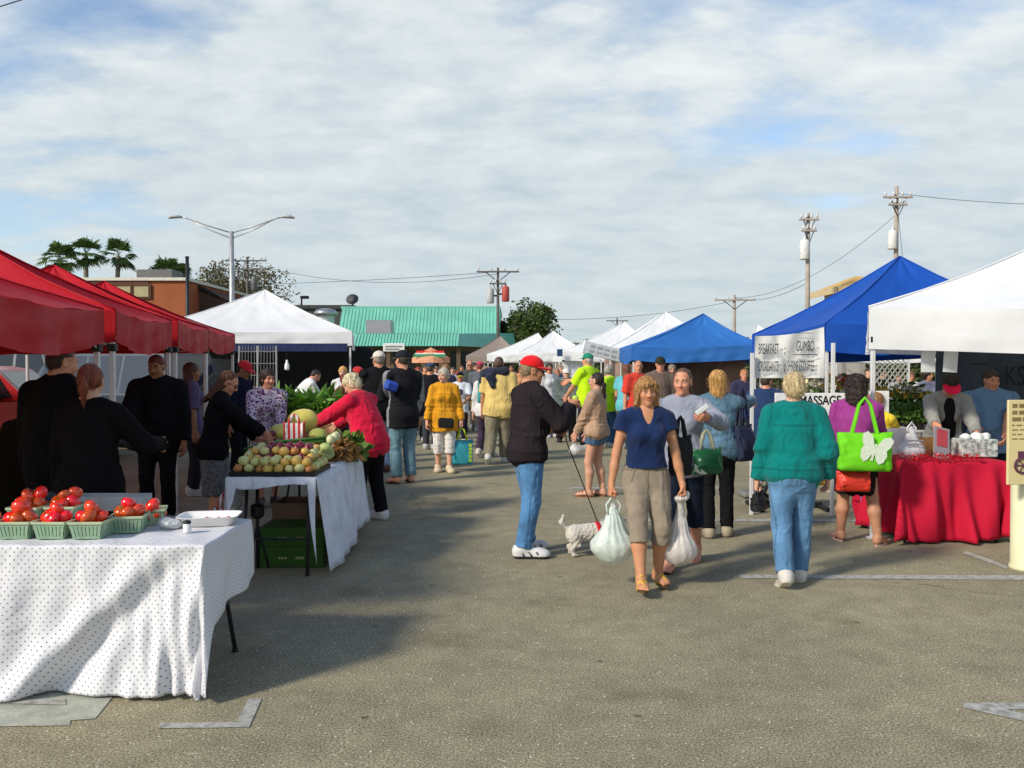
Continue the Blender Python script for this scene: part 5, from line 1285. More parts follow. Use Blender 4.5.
# ------------------------------------------------------------------ tomato table
def polka():
    m, nt, b = newmat('polka_dot_cotton'); L = nt.links; uv = N(nt, 'ShaderNodeUVMap'); sx = N(nt, 'ShaderNodeSeparateXYZ'); L.new(uv.outputs[0], sx.inputs[0])
    def Mm(op, a, b_=None):
        n = N(nt, 'ShaderNodeMath', operation=op)
        for i, v in enumerate((a, b_)):
            if v is None: continue
            if isinstance(v, (int, float)): n.inputs[i].default_value = v
            else: L.new(v, n.inputs[i])
        return n.outputs[0]
    S = 27.0; u = Mm('MULTIPLY', sx.outputs[0], S); v = Mm('MULTIPLY', sx.outputs[1], S)
    wn = inp(N(nt, 'ShaderNodeTexNoise'), Scale=9.0, Detail=2.0); L.new(uv.outputs[0], wn.inputs['Vector']); u = Mm('ADD', u, Mm('MULTIPLY', wn.outputs[0], .9)); a = Mm('ADD', u, v); c = Mm('SUBTRACT', u, v)
    fa = Mm('SUBTRACT', Mm('FRACT', Mm('ADD', a, 500.)), .5); fc = Mm('SUBTRACT', Mm('FRACT', Mm('ADD', c, 500.)), .5)
    d = Mm('ADD', Mm('MULTIPLY', fa, fa), Mm('MULTIPLY', fc, fc)); msk = Mm('LESS_THAN', d, .020)
    nz = inp(N(nt, 'ShaderNodeTexNoise'), Scale=3.0, Detail=5.0); L.new(uv.outputs[0], nz.inputs['Vector'])
    r = N(nt, 'ShaderNodeValToRGB'); e = r.color_ramp.elements; e[0].color = (.56, .57, .60, 1); e[1].color = (.72, .73, .75, 1); L.new(nz.outputs[0], r.inputs[0])
    mx = N(nt, 'ShaderNodeMix', data_type='RGBA'); L.new(msk, mx.inputs[0]); L.new(r.outputs[0], mx.inputs[6]); mx.inputs[7].default_value = (.17, .13, .23, 1)
    L.new(mx.outputs[2], b.inputs['Base Color']); b.inputs['Roughness'].default_value = .85; b.inputs['Specular IOR Level'].default_value = .2
    n2 = inp(N(nt, 'ShaderNodeTexNoise'), Scale=5.0, Detail=6.0, Distortion=2.0); n2.noise_type = 'RIDGED_MULTIFRACTAL'; L.new(uv.outputs[0], n2.inputs['Vector'])
    bp = inp(N(nt, 'ShaderNodeBump'), Strength=.35, Distance=.02); L.new(n2.outputs[0], bp.inputs['Height']); L.new(bp.outputs[0], b.inputs['Normal'])
    return m
TX0, TX1, TY0, TY1, TZ = -3.75, -1.50, 4.27, 5.03, .745
folding_table(TX0+.02, TX1-.02, TY0+.02, TY1-.02, TZ-.012, 'folding table under the polka dotted cloth, near the camera', c=None)
# the near cloth: full front drop, short right drop, long folds
def tomato_cloth():
    x0, x1, y0, y1, z = TX0, TX1, TY0, TY1, TZ; dl, dr, df = .2, .62, .72
    xs = np.concatenate([np.linspace(x0, x1, 190), np.linspace(x1, x1+dr, 34)[1:]]); ys = np.concatenate([np.linspace(y0-df, y0, 46)[:-1], np.linspace(y0, y1, 22)])
    X, Y = np.meshgrid(xs, ys, indexing='ij'); ax = np.maximum(X-x1, 0); ay = np.maximum(y0-Y, 0); bx = np.clip(X, x0, x1); by = np.clip(Y, y0, y1)
    P = np.zeros(X.shape+(3,)); mn = np.minimum(ax, ay)
    hq = np.clip(ay/df, 0, 1)
    # front face folds: drifting towards the right corner
    s = bx-x1
    f1 = np.exp(-((s+.95-.75*(1-hq)+.0)/.10)**2)*.050-np.exp(-((s+.78-.72*(1-hq))/.09)**2)*.045
    f2 = .014*np.sin((s+hq*.35)*21)*np.exp(s*1.1)+.010*np.sin((s+.2*hq)*37+1)*np.exp(s*1.6)
    f3 = .018*np.sin(s*5.3+hq*2.2)+.010*np.sin(s*11+2-hq*3)+.022*np.exp(-((hq-.70)/.06)**2)*(s < -1.1)+.008*np.sin(s*33+hq*4)*(1-hq)**.5
    f4 = np.where(s > -.45, (.016*np.sin(s*46+hq*6)+.012*np.sin(s*71-hq*5+1))*np.clip((s+.45)/.3, 0, 1), .006*np.sin(s*19+hq*9)*np.sin(hq*7+s*3)); ff = (f1*1.25+f2+f3*1.2+f4)*hq**.6
    # right side: drop shortens towards the back; corner hangs as a soft cone
    sq = np.clip(ax/dr, 0, 1); tb = (by-y0)/(y1-y0)
    fr = .035*np.sin(by*13+sq*2)+.012*np.sin(by*24+1)
    front = ay >= ax
    P[..., 0] = bx+np.where(front, mn*.05+.006*hq, .006+mn*.05+fr*sq*.6+.03*sq)-.05*hq*(bx > x1-.3)*((bx-x1+.3)/.3)
    P[..., 1] = by-np.where(front, .006+ff+.03*hq, mn*.2)
    drop = np.where(front, ay*(1-.0*hq), ax*(.62-.12*tb))
    cor = np.where((ax > 0) & (ay > 0), 1, 0)
    ys_ = (X > x1) & (Y >= y0-.002); P[..., 2] = z-np.where(cor == 1, np.sqrt(ay**2*.96+(ax*.62)**2), drop)+.012*np.sin(s*2.6+.5)*hq
    P[..., 2] = np.maximum(P[..., 2], .016)+.0
    top = (ax == 0) & (ay == 0); P[..., 2] += np.where(top, .003*np.sin(X*13)*np.sin(Y*17)+.002*np.sin(X*31+Y*9), 0)
    o = mk('tablecloth', P.reshape(-1, 3), grid_faces(len(xs), len(ys)), polka(), uv=np.stack([X.ravel(), Y.ravel()], 1))
    sm = o.modifiers.new('thick', 'SOLIDIFY'); sm.thickness = .003; sm.offset = -1
    tag(o, 'white cotton cloth with tiny purple polka dots draped over the near table', 'tablecloth')
tomato_cloth()
CB = surf('cardboard', (.34, .17, .08), .85, var=.12, scale=3, bump=.3, bscale=30)
def carton(label, x, y, z, w_, d_, h_, rz=0, openn=True, mat=None, cat='box'):
    root = empty('cardboard_box', (x, y, z), rz, label, cat); mat = mat or CB; t_ = .006
    g = MB().box(-w_/2, w_/2, -d_/2, d_/2, 0, t_).box(-w_/2, w_/2, -d_/2, -d_/2+t_, t_, h_).box(-w_/2, w_/2, d_/2-t_, d_/2, t_, h_).box(-w_/2, -w_/2+t_, -d_/2+t_, d_/2-t_, t_, h_).box(w_/2-t_, w_/2, -d_/2+t_, d_/2-t_, t_, h_); g.build('box_wall', mat, root)
    if openn:
        for s in (-1, 1):
            T = Matrix.Translation((s*w_/2, 0, h_+.002))@Matrix.Rotation(s*R(35), 4, 'Y'); MB().box(0 if s > 0 else -.12, .12 if s > 0 else 0, -d_/2, d_/2, 0, .005, T=T).build('flap', mat, root)
    return root
carton('flattish brown carton under the near table, towards the left', -3.1, 4.75, .0, .9, .5, .25)
carton('small brown carton under the near table, close to its right end', -1.95, 4.62, 0, .42, .35, .22)
# berry baskets + tomatoes
BK = surf('green_pulp_card', (.24, .37, .25), .9, var=.14, scale=12, bump=.5, bscale=60)
def basket(label, x, y, z, rz=0, s=.135, col=BK):
    root = empty('berry_basket', (x, y, z), rz, label, 'basket', None); b0, t0, h_ = s*.40, s*.5, .082
    V = []; F = []; k = 8
    for side in range(4):
        T = Matrix.Rotation(side*PI/2, 4, 'Z')
        for i in range(k):
            # slatted wall: strips of pulp board with narrow slots between them
            f0, f1 = -1+2*(i+.10)/k, -1+2*(i+.90)/k
            for (za, zb_) in ((.0, h_*.16), (h_*.16, h_*.80), (h_*.80, h_)):
                full = za == 0 or zb_ == h_; a0, a1 = (-1+2*i/k, -1+2*(i+1)/k) if full else (f0, f1)
                ra = b0+(t0-b0)*za/h_; rb = b0+(t0-b0)*zb_/h_; n = len(V)
                for (rr, zz_) in ((ra, za), (rb, zb_)):
                    for dd in (0, -.003):
                        V += [T@Vector((a0*rr, -rr-dd*-1, zz_)), T@Vector((a1*rr, -rr-dd*-1, zz_))]
                F += [(n, n+1, n+5, n+4), (n+3, n+2, n+6, n+7), (n, n+4, n+6, n+2), (n+1, n+3, n+7, n+5), (n+4, n+5, n+7, n+6), (n, n+2, n+3, n+1)]
    mk('basket_wall', V, F, col, root, smooth=False)
    MB().box(-b0, b0, -b0, b0, 0.001, .004).build('basket_bottom', col, root)
    g = MB(); 
    for side in range(4):
        T = Matrix.Rotation(side*PI/2, 4, 'Z'); g.box(-t0-.003, t0+.003, -t0-.007, -t0-.0005, h_-.006, h_+.007, .001, T=T)
    g.build('rim', surf('pale_card_rim', (.40, .46, .30), .9), root)
    return root
TOM = surf('ripe_tomato_skin', (.72, .030, .008), .16, var=.10, scale=8, spec=.6, coat=.4)
_nt = TOM.node_tree; _oi = N(_nt, 'ShaderNodeObjectInfo'); _hs = N(_nt, 'ShaderNodeHueSaturation'); _b = _nt.nodes['Principled BSDF']; _src = _b.inputs['Base Color'].links[0].from_socket
_mr = N(_nt, 'ShaderNodeMapRange'); _mr.inputs['To Min'].default_value = .492; _mr.inputs['To Max'].default_value = .522; _nt.links.new(_oi.outputs['Random'], _mr.inputs['Value']); _nt.links.new(_mr.outputs[0], _hs.inputs['Hue'])
_mr2 = N(_nt, 'ShaderNodeMapRange'); _mr2.inputs['To Min'].default_value = 1.15; _mr2.inputs['To Max'].default_value = .62; _nt.links.new(_oi.outputs['Random'], _mr2.inputs['Value']); _nt.links.new(_mr2.outputs[0], _hs.inputs['Value'])
_nt.links.new(_src, _hs.inputs['Color']); _nt.links.new(_hs.outputs[0], _b.inputs['Base Color'])
TV, TF = sphere_mesh(.043, 16, 10, .82, .035, 2, .12)
tom0 = None
def tomato(x, y, z, label, grp, s=1.0):
    global tom0
    if tom0 is None:
        o = mk('tomato', TV, TF, TOM); g = MB()
        for i in range(5):
            a = i*2*PI/5; g.add([(0, 0, .0295), (math.cos(a-.3)*.008, math.sin(a-.3)*.008, .0315), (math.cos(a)*.017, math.sin(a)*.017, .0335), (math.cos(a+.3)*.008, math.sin(a+.3)*.008, .0315)], [(0, 1, 2, 3)])
        g.tube([(0, 0, .030), (.002, 0, .039)], .0018, 5); g.build('stem', surf('calyx_green', (.06, .13, .03), .7), o); tom0 = o
    else: o = copy_tree(tom0)
    o.location = (x, y, z); o.scale = (s*random.uniform(.94, 1.08), s, s*random.uniform(.86, 1.04)); o.rotation_euler = (random.uniform(-.9, .9), random.uniform(-.9, .9), random.uniform(0, 6)); tag(o, label, 'tomato', grp)
def fill(x, y, z, rz, lab, n=9, s=.135):
    q_ = s/.175; pts = [(-.034*q_, -.034*q_, .052), (.034*q_, -.034*q_, .052), (-.034*q_, .034*q_, .052), (.034*q_, .034*q_, .052), (0, -.052*q_, .102), (-.052*q_, .0, .100), (.052*q_, .004, .100), (.0, .052*q_, .104), (.0, .0, .145), (.04, .03, .150)]
    for (a, b_, c) in pts[:n]:
        c_, s_ = math.cos(rz), math.sin(rz); tomato(x+a*c_-b_*s_+random.uniform(-.004, .004), y+a*s_+b_*c_, z+c+random.uniform(-.003, .005), 'shiny red tomato heaped in the %s basket' % lab, 'tomatoes in the %s basket' % lab, random.uniform(.88, 1.12))
def bx_(px, py): D = dist(py, TZ); return ((px-512)/FOC*D, D)
for (px, py, rz, s, n, lab) in [(10, 541, .02, .168, 9, 'leftmost front green'), (47, 541, -.02, .165, 9, 'middle front green'), (-28, 541, .0, .165, 9, 'cut off front green'), (83, 541, .04, .165, 9, 'right end front green'),
                         (121, 535, .2, .165, 9, 'separate near right green'), (147, 527, .3, .13, 5, 'small rear right green'), (57, 524, .05, .16, 10, 'rear middle green'), (20, 525, .0, .165, 10, 'rear left green')]:
    x, y = bx_(px, py); y += s*.5
    lab2 = lab.replace(' green', ''); basket('green pulp berry basket, the %s one on the polka dotted cloth' % lab2, x, y, TZ+.004, rz, s); fill(x, y, TZ+.004, rz, lab2, n)
for (px, py, dz) in ((40, 514, .03),):
    x, y = bx_(px, py); tomato(x, y+.03, TZ+.034, 'loose red tomato lying behind the green baskets', 'loose tomatoes behind the baskets', 1.0)
# white tray, salt shaker, crumpled bag, pale box
x, y = bx_(203, 528); tr = empty('white_tray', (x, y+.09, TZ+.006), .12, 'shallow white plastic tray holding a few small red radishes', 'tray')
g = MB(); V = []; F = []; n = 32
for (rx, ry, zz_) in ((.13, .095, 0), (.155, .118, .045), (.165, .127, .05), (.160, .122, .051), (.150, .113, .046), (.124, .09, .006)):
    for k in range(n):
        a = 2*PI*k/n; V.append((math.copysign(abs(math.cos(a))**.35, math.cos(a))*rx, math.copysign(abs(math.sin(a))**.35, math.sin(a))*ry, zz_))
F = [(i*n+k, i*n+(k+1) % n, (i+1)*n+(k+1) % n, (i+1)*n+k) for i in range(5) for k in range(n)]+[tuple(range(n))[::-1], tuple(5*n+k for k in range(n))]
mk('tray_shell', V, F, surf('white_glossy_plastic', (.78, .78, .76), .3, var=.03, spec=.5), tr)
rv, rf = sphere_mesh(.014, 8, 6, .9)
for i in range(9):
    o = mk('radish', rv, rf, surf('radish_red', (.42, .02, .03), .4)) if i == 0 else copy_tree(bpy.data.objects['radish'])
    o.location = (x+random.uniform(-.03, .10), y+.09+random.uniform(-.04, .05), TZ+.026); tag(o, 'small dark red radish lying in the white tray', 'radish', 'radishes in the white tray')
x, y = bx_(186, 534); s_ = empty('salt_shaker', (x, y, TZ+.004), 0, 'small white shaker with a black cap in front of the tray', 'shaker')
MB().lathe([(.019, 0), (.021, .008), (.021, .042), (.018, .048)], 16).build('bottle', surf('white_glossy_plastic', (.78, .78, .76), .3, var=.03, spec=.5), s_, smooth=True)
MB().lathe([(.0195, .0485), (.020, .052), (.019, .062), (.008, .066)], 16).build('cap', BLK, s_, smooth=True)
x, y = bx_(163, 531); V, F = sdf_mesh([el((0, 0, .022), (.055, .04, .026), .02), el((.035, .01, .02), (.04, .03, .02), .02), el((-.02, .015, .035), (.03, .03, .022), .02)], .006, wr=.009, freq=60, seed=4)
tag(mk('crumpled_bag', V, F, surf('thin_plastic_film', (.7, .72, .73), .32, var=.1, scale=14, spec=.5, transl=.35, bump=.5, bscale=22), loc=(x, y+.05, TZ+.004)), 'crumpled clear white bag next to the white tray', 'plastic bag')
x, y = bx_(95, 513); carton('pale grey shallow box standing behind the tomato baskets', x+.05, y+.10, TZ+.006, .42, .16, .085, 0, False, surf('pale_grey_card', (.40, .43, .44), .8))

# ------------------------------------------------------------------ onion stall
OZ = .77; OX0, OX1, OY0, OY1 = -2.16, -1.50, 6.68, 8.70
folding_table(OX0+.03, OX1-.03, OY0+.03, OY1-.03, OZ, 'long folding table under the onion display')
WC = surf('plain_white_cloth', (.70, .73, .80), .85, var=.06, scale=5, bump=.4, bscale=7, transl=.1)
WC2 = fabric((.68, .72, .80), 'white_drape')
def skirt_cloth():
    x0, x1, y0, y1, z = OX0, OX1, OY0, OY1, OZ; ns = 150; V = []; 
    # top sheet
    xs = np.linspace(x0-.02, x1+.004, 14); ys = np.linspace(y0-.004, y1, 40); X, Y = np.meshgrid(xs, ys, indexing='ij')
    Z = z+.004+.002*np.sin(X*20)*np.sin(Y*13)
    V = list(zip(X.ravel(), Y.ravel(), Z.ravel())); F = grid_faces(14, 40); off = len(V)
    # right side: gathered skirt to near the ground, sagging outward at its middle
    for i in range(ns+1):
        t_ = i/ns; y = y0+(y1-y0)*t_
        for j in range(12):
            w = j/11; gath = (.010*math.sin(t_*95)+.006*math.sin(t_*61+1))*(1-w)**.6+.02*math.sin(t_*14)*w+.012*math.sin(t_*37+w*2)*w
            V.append((x1+.006+.07*w*math.sin(PI*min(1, t_*1.3+.12))+gath*.9+.06*w, y+.05*w*(1-t_), z+.003-w*(z-.035-.05*t_)))
    F += grid_faces(ns+1, 12, off); off = len(V)
    # front edge: short valance and a narrow bunch hanging at the right corner, folded drop at the left corner
    for i in range(41):
        t_ = i/40; x = x0-.02+(x1-x0+.03)*t_
        L_ = .07+.02*math.sin(t_*6)+(.60*max(0, (t_-.90)/.10)**.7 if t_ > .90 else 0)+(.30*max(0, (.12-t_)/.12)**.8 if t_ < .12 else 0)
        for j in range(10):
            w = j/9; V.append((x+.015*math.sin(w*3+t_*4)*w, y0-.006-.02*w-.01*math.sin(t_*40)*w, z+.002-L_*w))
    F += grid_faces(41, 10, off); off = len(V)
    for i in range(20):
        t_ = i/19; y = y0+.75*t_; L_ = .42*(1-t_)**.7+.05
        for j in range(10):
            w = j/9; V.append((x0-.022-.03*w+.012*math.sin(y*40)*w, y+.03*w, z+.002-L_*w))
    F += grid_faces(20, 10, off)
    o = mk('tablecloth', V, F, WC2); sm = o.modifiers.new('thick', 'SOLIDIFY'); sm.thickness = .003; sm.offset = -1
    tag(o, 'white cloth with a gathered side skirt on the onion table', 'tablecloth')
skirt_cloth()
tb = empty('black_tray', ((OX0+OX1)/2, OY0+.30, OZ+.008), 0, 'black shallow tray full of onions at the front of the table', 'tray')
MB().box(-.33, .33, -.29, .29, 0, .008).box(-.33, .33, -.29, -.282, .008, .035).box(-.33, .33, .282, .29, .008, .035).box(-.33, -.322, -.282, .282, .008, .035).box(.322, .33, -.282, .282, .008, .035).build('tray_shell', BLK, tb)
def onion_master(name, col, col2, r, seed):
    V, F = sphere_mesh(r, 16, 10, .88, .02, seed); V = [(x, y, z+(max(0, (z/r-.72))**1.2)*r*1.2) for x, y, z in V]
    m, nt, b = newmat(name+'_skin'); L = nt.links; t = N(nt, 'ShaderNodeTexCoord'); mpn = N(nt, 'ShaderNodeMapping'); mpn.inputs['Scale'].default_value = (60, 60, 8); L.new(t.outputs['Object'], mpn.inputs[0])
    nz = inp(N(nt, 'ShaderNodeTexNoise'), Scale=1.0, Detail=4.0); L.new(mpn.outputs[0], nz.inputs[0]); rp = N(nt, 'ShaderNodeValToRGB'); e = rp.color_ramp.elements; e[0].position = .35; e[1].position = .65
    e[0].color = c4(col2); e[1].color = c4(col); L.new(nz.outputs[0], rp.inputs[0]); L.new(rp.outputs[0], b.inputs['Base Color']); b.inputs['Roughness'].default_value = .3; b.inputs['Specular IOR Level'].default_value = .5
    o = mk(name, V, F, m); g = MB().tube([(0, 0, r*.95), (.002, 0, r*1.15), (.004, .002, r*1.35)], [r*.14, r*.08, r*.03], 6); g.build('neck', surf('dry_onion_neck', (.42, .30, .14), .8), o, smooth=True); return o
ym = onion_master('yellow_onion', (.68, .46, .10), (.50, .30, .06), .040, 1); rm = onion_master('red_onion', (.22, .012, .035), (.12, .006, .02), .038, 2); wm = onion_master('white_onion', (.66, .62, .28), (.48, .52, .16), .042, 3); pm = onion_master('pale_onion', (.50, .22, .06), (.36, .13, .03), .035, 4)
used = {}
def put(mo, x, y, z, label, cat, grp, s=1.0):
    if mo.name not in used: o = mo; used[mo.name] = 1
    else: o = copy_tree(mo)
    o.location = (x, y, z); o.scale = (s,)*3; o.rotation_euler = (random.uniform(-.9, .9), random.uniform(-.9, .9), random.uniform(0, 6)); return tag(o, label, cat, grp)
cx, cy = (OX0+OX1)/2, OY0+.30
rr = random.Random(5)
for lay, (nx_, ny_, zz_) in enumerate(((8, 7, .044), (7, 6, .098), (6, 4, .150))):
    for i in range(nx_):
        for j in range(ny_):
            x = cx+(i-(nx_-1)/2)*.079+rr.uniform(-.008, .008); y = cy+(j-(ny_-1)/2)*.079+rr.uniform(-.008, .008); z = OZ+.012+zz_+rr.uniform(-.006, .008)+.012*j*(lay > 0)
            if lay == 2 and j < 1: continue
            redz = (lay >= 1 and j >= 2 and 1 <= i <= 5) or (lay == 0 and False)
            if redz: put(rm, x, y, z, 'dark red onion in the patch at the back of the black tray', 'red onion', 'red onions in the black tray', rr.uniform(.9, 1.1))
            else:
                mo, lb, gp_ = ((wm, 'pale green white onion in the black tray', 'white onions in the black tray') if rr.random() < .38 else (ym, 'yellow onion with papery skin in the black tray', 'yellow onions in the black tray')) if rr.random() < .86 else (pm, 'brown skinned onion in the black tray', 'brown onions in the black tray')
                put(mo, x, y, z, lb, 'onion', gp_, rr.uniform(.82, 1.12))
# green onions bundle lying across
g = MB(); LG = surf('leek_green', (.05, .15, .03), .5, var=.3, scale=12)
go = empty('green_onion_bunch', (cx-.05, cy+.42, OZ+.17), 0, 'bunch of long green onions lying across the heap', 'green onions')
for i in range(13):
    y0_ = rr.uniform(-.05, .05); g = MB(); z0_ = rr.uniform(-.01, .03)
    g.tube([(.33, y0_*.5+.02, .055+z0_), (.12, y0_, .04+z0_), (-.12, y0_-.03, .02+z0_), (-.34, y0_*1.6-.08, -.03+z0_)], [.011, .010, .011, .004], 6, flat=.6); g.build('leaf', LG, go, smooth=True)
V, F = sphere_mesh(.034, 12, 8, 1.2)
for i in range(4):
    mk('bulb', V, F, surf('white_bulb', (.62, .62, .36), .35), go, loc=(.36+.03*(i % 2), -.05+.035*i, .065+.02*(i % 2)))
g = None
# cabbages, squash, leafy heaps behind
GR = surf('cabbage_green', (.38, .46, .16), .5, var=.2, scale=14, bump=.6, bscale=20)
def blob(name, label, cat, x, y, z, r, sq, mat, bump=.03, seed=1, grp=None, rz=0):
    V, F = sphere_mesh(r, 20, 12, sq, bump, seed, .06); o = mk(name, V, F, mat, loc=(x, y, z)); o.rotation_euler = (rr.uniform(-.3, .3), rr.uniform(-.3, .3), rz); return tag(o, label, cat, grp)
for i, (dx_, dy_, dz_) in enumerate([(.10, .62, .09), (.24, .68, .09), (.17, .78, .10), (.27, .50, .14), (.28, .36, .17)]):
    blob('cabbage', ['pale green cabbage just behind the red onions', 'pale green cabbage at the aisle side of the heap', 'pale green cabbage at the back of the heap', 'small round cabbage near the aisle corner of the tray', 'round cabbage at the front aisle corner of the tray'][i], 'cabbage', cx+dx_, cy+dy_-.05, OZ+dz_, .052, .9, GR, .03, i)
SQ = surf('yellow_melon_rind', (.66, .56, .12), .4, var=.12, scale=10, bump=.3, bscale=20)
blob('yellow_melon', 'large ribbed yellow melon resting behind the pink coated woman’s hand'.replace('’', "'"), 'melon', at(303, 8.9).x, 8.9, OZ+.30, .15, .82, SQ, .06, 3)
blob('yellow_squash', 'smaller yellow squash beside the large ribbed melon', 'squash', at(281, 8.75).x, 8.75, OZ+.20, .105, .7, SQ, .05, 4)
blob('yellow_squash', 'greenish yellow squash partly under the large melon', 'squash', at(318, 8.6).x, 8.6, OZ+.17, .09, .8, surf('green_yellow_rind', (.42, .45, .10), .4), .05, 5)
LETT = leafmat((.10, .20, .04), 'lettuce_leaf'); BRL = leafmat((.22, .13, .05), 'dry_leaf')
def heap(name, label, cat, x, y, z, sx_, sy_, sz_, n, size, mat, seed, asp=.6):
    r0 = empty(name, (x, y, z), 0, label, cat)
    def fn(r): d = r.normal(size=3); d /= np.linalg.norm(d); q = r.uniform(.2, 1)**.5; return np.array([d[0]*sx_*q, d[1]*sy_*q, abs(d[2])*sz_*q])
    leaf_cloud('leaves', fn, n, size, mat, r0, seed, droop=-.1, aspect=asp); return r0
heap('root_vegetables', 'heap of earthy brown and green roots beyond the onions', 'vegetables', cx+.18, cy+1.0, OZ+.01, .26, .34, .20, 700, .07, BRL, 3)
heap('lettuce_heads', 'dark green loose lettuce heads near the aisle side of the table', 'lettuce', cx+.26, cy+1.35, OZ+.01, .2, .3, .2, 600, .09, LETT, 4)
for i, (dx_, dy_) in enumerate([(-.12, .62), (-.20, .72), (-.05, .75), (.05, .9), (-.15, .92), (.0, 1.1)]):
    blob('turnip', 'small brownish root vegetable behind the green onions', 'root vegetable', cx+dx_, cy+dy_, OZ+.05, .045, .9, surf('turnip_skin', (.36, .20, .09), .6), .05, i, 'root vegetables behind the green onions')
# striped flag bag
def stripes():
    m, nt, b = newmat('red_white_stripes'); tc_ = N(nt, 'ShaderNodeTexCoord'); wv = inp(N(nt, 'ShaderNodeTexWave'), Scale=7.0); wv.bands_direction = 'X'; wv.inputs['Distortion'].default_value = .6
    nt.links.new(tc_.outputs['Object'], wv.inputs[0]); r = N(nt, 'ShaderNodeValToRGB'); r.color_ramp.interpolation = 'CONSTANT'; e = r.color_ramp.elements; e[0].color = (.55, .03, .03, 1); e[1].position = .5; e[1].color = (.75, .7, .66, 1)
    nt.links.new(wv.outputs[0], r.inputs[0]); nt.links.new(r.outputs[0], b.inputs['Base Color']); b.inputs['Roughness'].default_value = .9; return m
STR = stripes()
fl = tote('red and white striped cloth bag standing behind the onions', (at(294, 8.1).x, 8.1, OZ+.34), .20, .30, .12, (.6, .1, .1), rz=.2, name='striped_bag', straplen=.06, cat='bag')
for c in fl.children: c.data.materials.clear(); c.data.materials.append(STR)
fl = tote('red and white striped cloth hanging low at the table corner', (OX0-.10, OY0+.20, .52), .16, .46, .06, (.6, .1, .12), rz=.2, name='striped_bag', straplen=.10, cat='bag')
for c in fl.children: c.data.materials.clear(); c.data.materials.append(STR)
# green crates under the table
CG = surf('green_printed_carton', (.030, .095, .010), .7, var=.15, scale=6)
for i in range(2):
    cr = empty('produce_carton', ((OX0+OX1)/2+.06, OY0+.55, .005+i*.160), 0, ['bright green printed produce carton on the ground, bottom of two', 'bright green printed produce carton, stacked on top under the table'][i], 'carton')
    MB().box(-.26, .26, -.20, .20, 0, .155, .006).build('carton_body', CG, cr)
    g = MB()
    for s in (-1, 1):
        for k in range(3): g.lathe([(.012, -.002), (.012, .001)], 8, c=(s*.07+(k-1)*.025, 0, 0), T=Matrix.Translation((0, -.203, .075))@Matrix.Rotation(PI/2, 4, 'X'))
    g.build('print', surf('carton_print', (.30, .36, .14), .7), cr)
    MB().box(-.262, .262, -.202, .202, .145, .159, .003).build('lid', surf('green_carton_lid', (.045, .125, .014), .7), cr)
carton('brown carton behind the green cartons under the onion table', (OX0+OX1)/2-.02, OY0+1.2, .0, .5, .4, .42, 0, False, surf('dull_cardboard', (.22, .15, .10), .9))
ft = empty('fan_stand', (OX0+.12, OY0+.35, 0), 0, 'dark metal stand with a black motor under the onion table', 'stand')
MB().tube([(0, 0, 0), (0, 0, .72)], .014, 8).tube([(.09, 0, 0), (.0, 0, .35)], .01, 6).tube([(-.09, 0, 0), (0, 0, .35)], .01, 6).build('post', DARKM, ft, smooth=True); MB().lathe([(.03, .40), (.055, .42), (.055, .50), (.03, .52)], 12).build('motor', BLK, ft)
# cross table with boxes of greens
folding_table(at(272, 10.2).x, at(336, 10.2).x+.1, 10.0, 10.7, .74, 'short folding table carrying the cartons of leafy greens')
for i, px in enumerate((287, 316)):
    D = 10.2; x = at(px, D).x; carton('brown carton packed with tall green corn and leaves, the %s one' % ['farther left', 'farther right'][i], x, D+.2, .745, .36, .40, .32, 0, False, surf('orange_carton', (.36, .20, .07), .85, var=.1))
    heap('leafy_greens', 'bundle of bright green leaves rising from the %s carton' % ['left brown', 'right brown'][i], 'greens', x, D+.2, 1.05, .26, .24, .20, 420, .22, leafmat((.09, .24, .03), 'corn_leaf'), 8+i, .28)
# rack and stands in the white canopy
def rack(label, x, y, w_, h_, rz=0, rows=9, cols=6, mat=ALU):
    t = empty('wire_rack', (x, y, 0), rz, label, 'rack'); g = MB()
    for s in (-1, 1): g.tube([(s*w_/2, 0, 0), (s*w_/2*.8, .1, h_)], .018, 6)
    g.build('frame', mat, t, smooth=True); g = MB()
    for k in range(rows): q = (k+.5)/rows; g.tube([(-w_/2*(1-.2*q), .1*q, h_*q), (w_/2*(1-.2*q), .1*q, h_*q)], .008, 4)
    for k in range(1, cols): xx = -w_/2+w_*k/cols; g.tube([(xx, 0, .1), (xx*.8, .1, h_)], .006, 4)
    g.build('wire_grid', mat, t)
for i, px in enumerate((247, 266)): rack(['white wire display rack leaning at the left of the white canopy', 'white wire display rack, nearer the paisley woman'][i], at(px, 16.5).x, 16.5, .42, 2.0, mat=surf('grey_wire', (.22, .22, .21), .5))
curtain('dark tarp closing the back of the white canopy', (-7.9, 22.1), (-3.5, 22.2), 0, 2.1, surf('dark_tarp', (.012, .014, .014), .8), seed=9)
folding_table(-5.3, -3.7, 16.9, 17.6, .8, 'folding table where the white shirted vendor works')
j = empty('hanging_jug', at(287, 17.4, zat(366, 17.4)), 0, 'clear white jug hanging from the front truss of the white canopy', 'jug'); MB().lathe([(.02, .12), (.02, .08), (.045, .03), (.05, -.05), (.04, -.08)], 12).build('jug_body', surf('white_glossy_plastic', (.78, .78, .76), .3, var=.03, spec=.5), j, smooth=True); MB().tube([(0, 0, .2), (0, 0, zat(346, 17.4)-zat(366, 17.4)+.02)], .005, 4).build('hook', DARKM, j)
wb = MB().box(-.22, .22, -.15, .15, 0, .22, .01).build('white_crate', surf('white_crate', (.5, .52, .5), .6), loc=(at(313, 17.1).x, 17.2, .805)); tag(wb, 'small pale crate on the white shirted vendor table', 'crate')

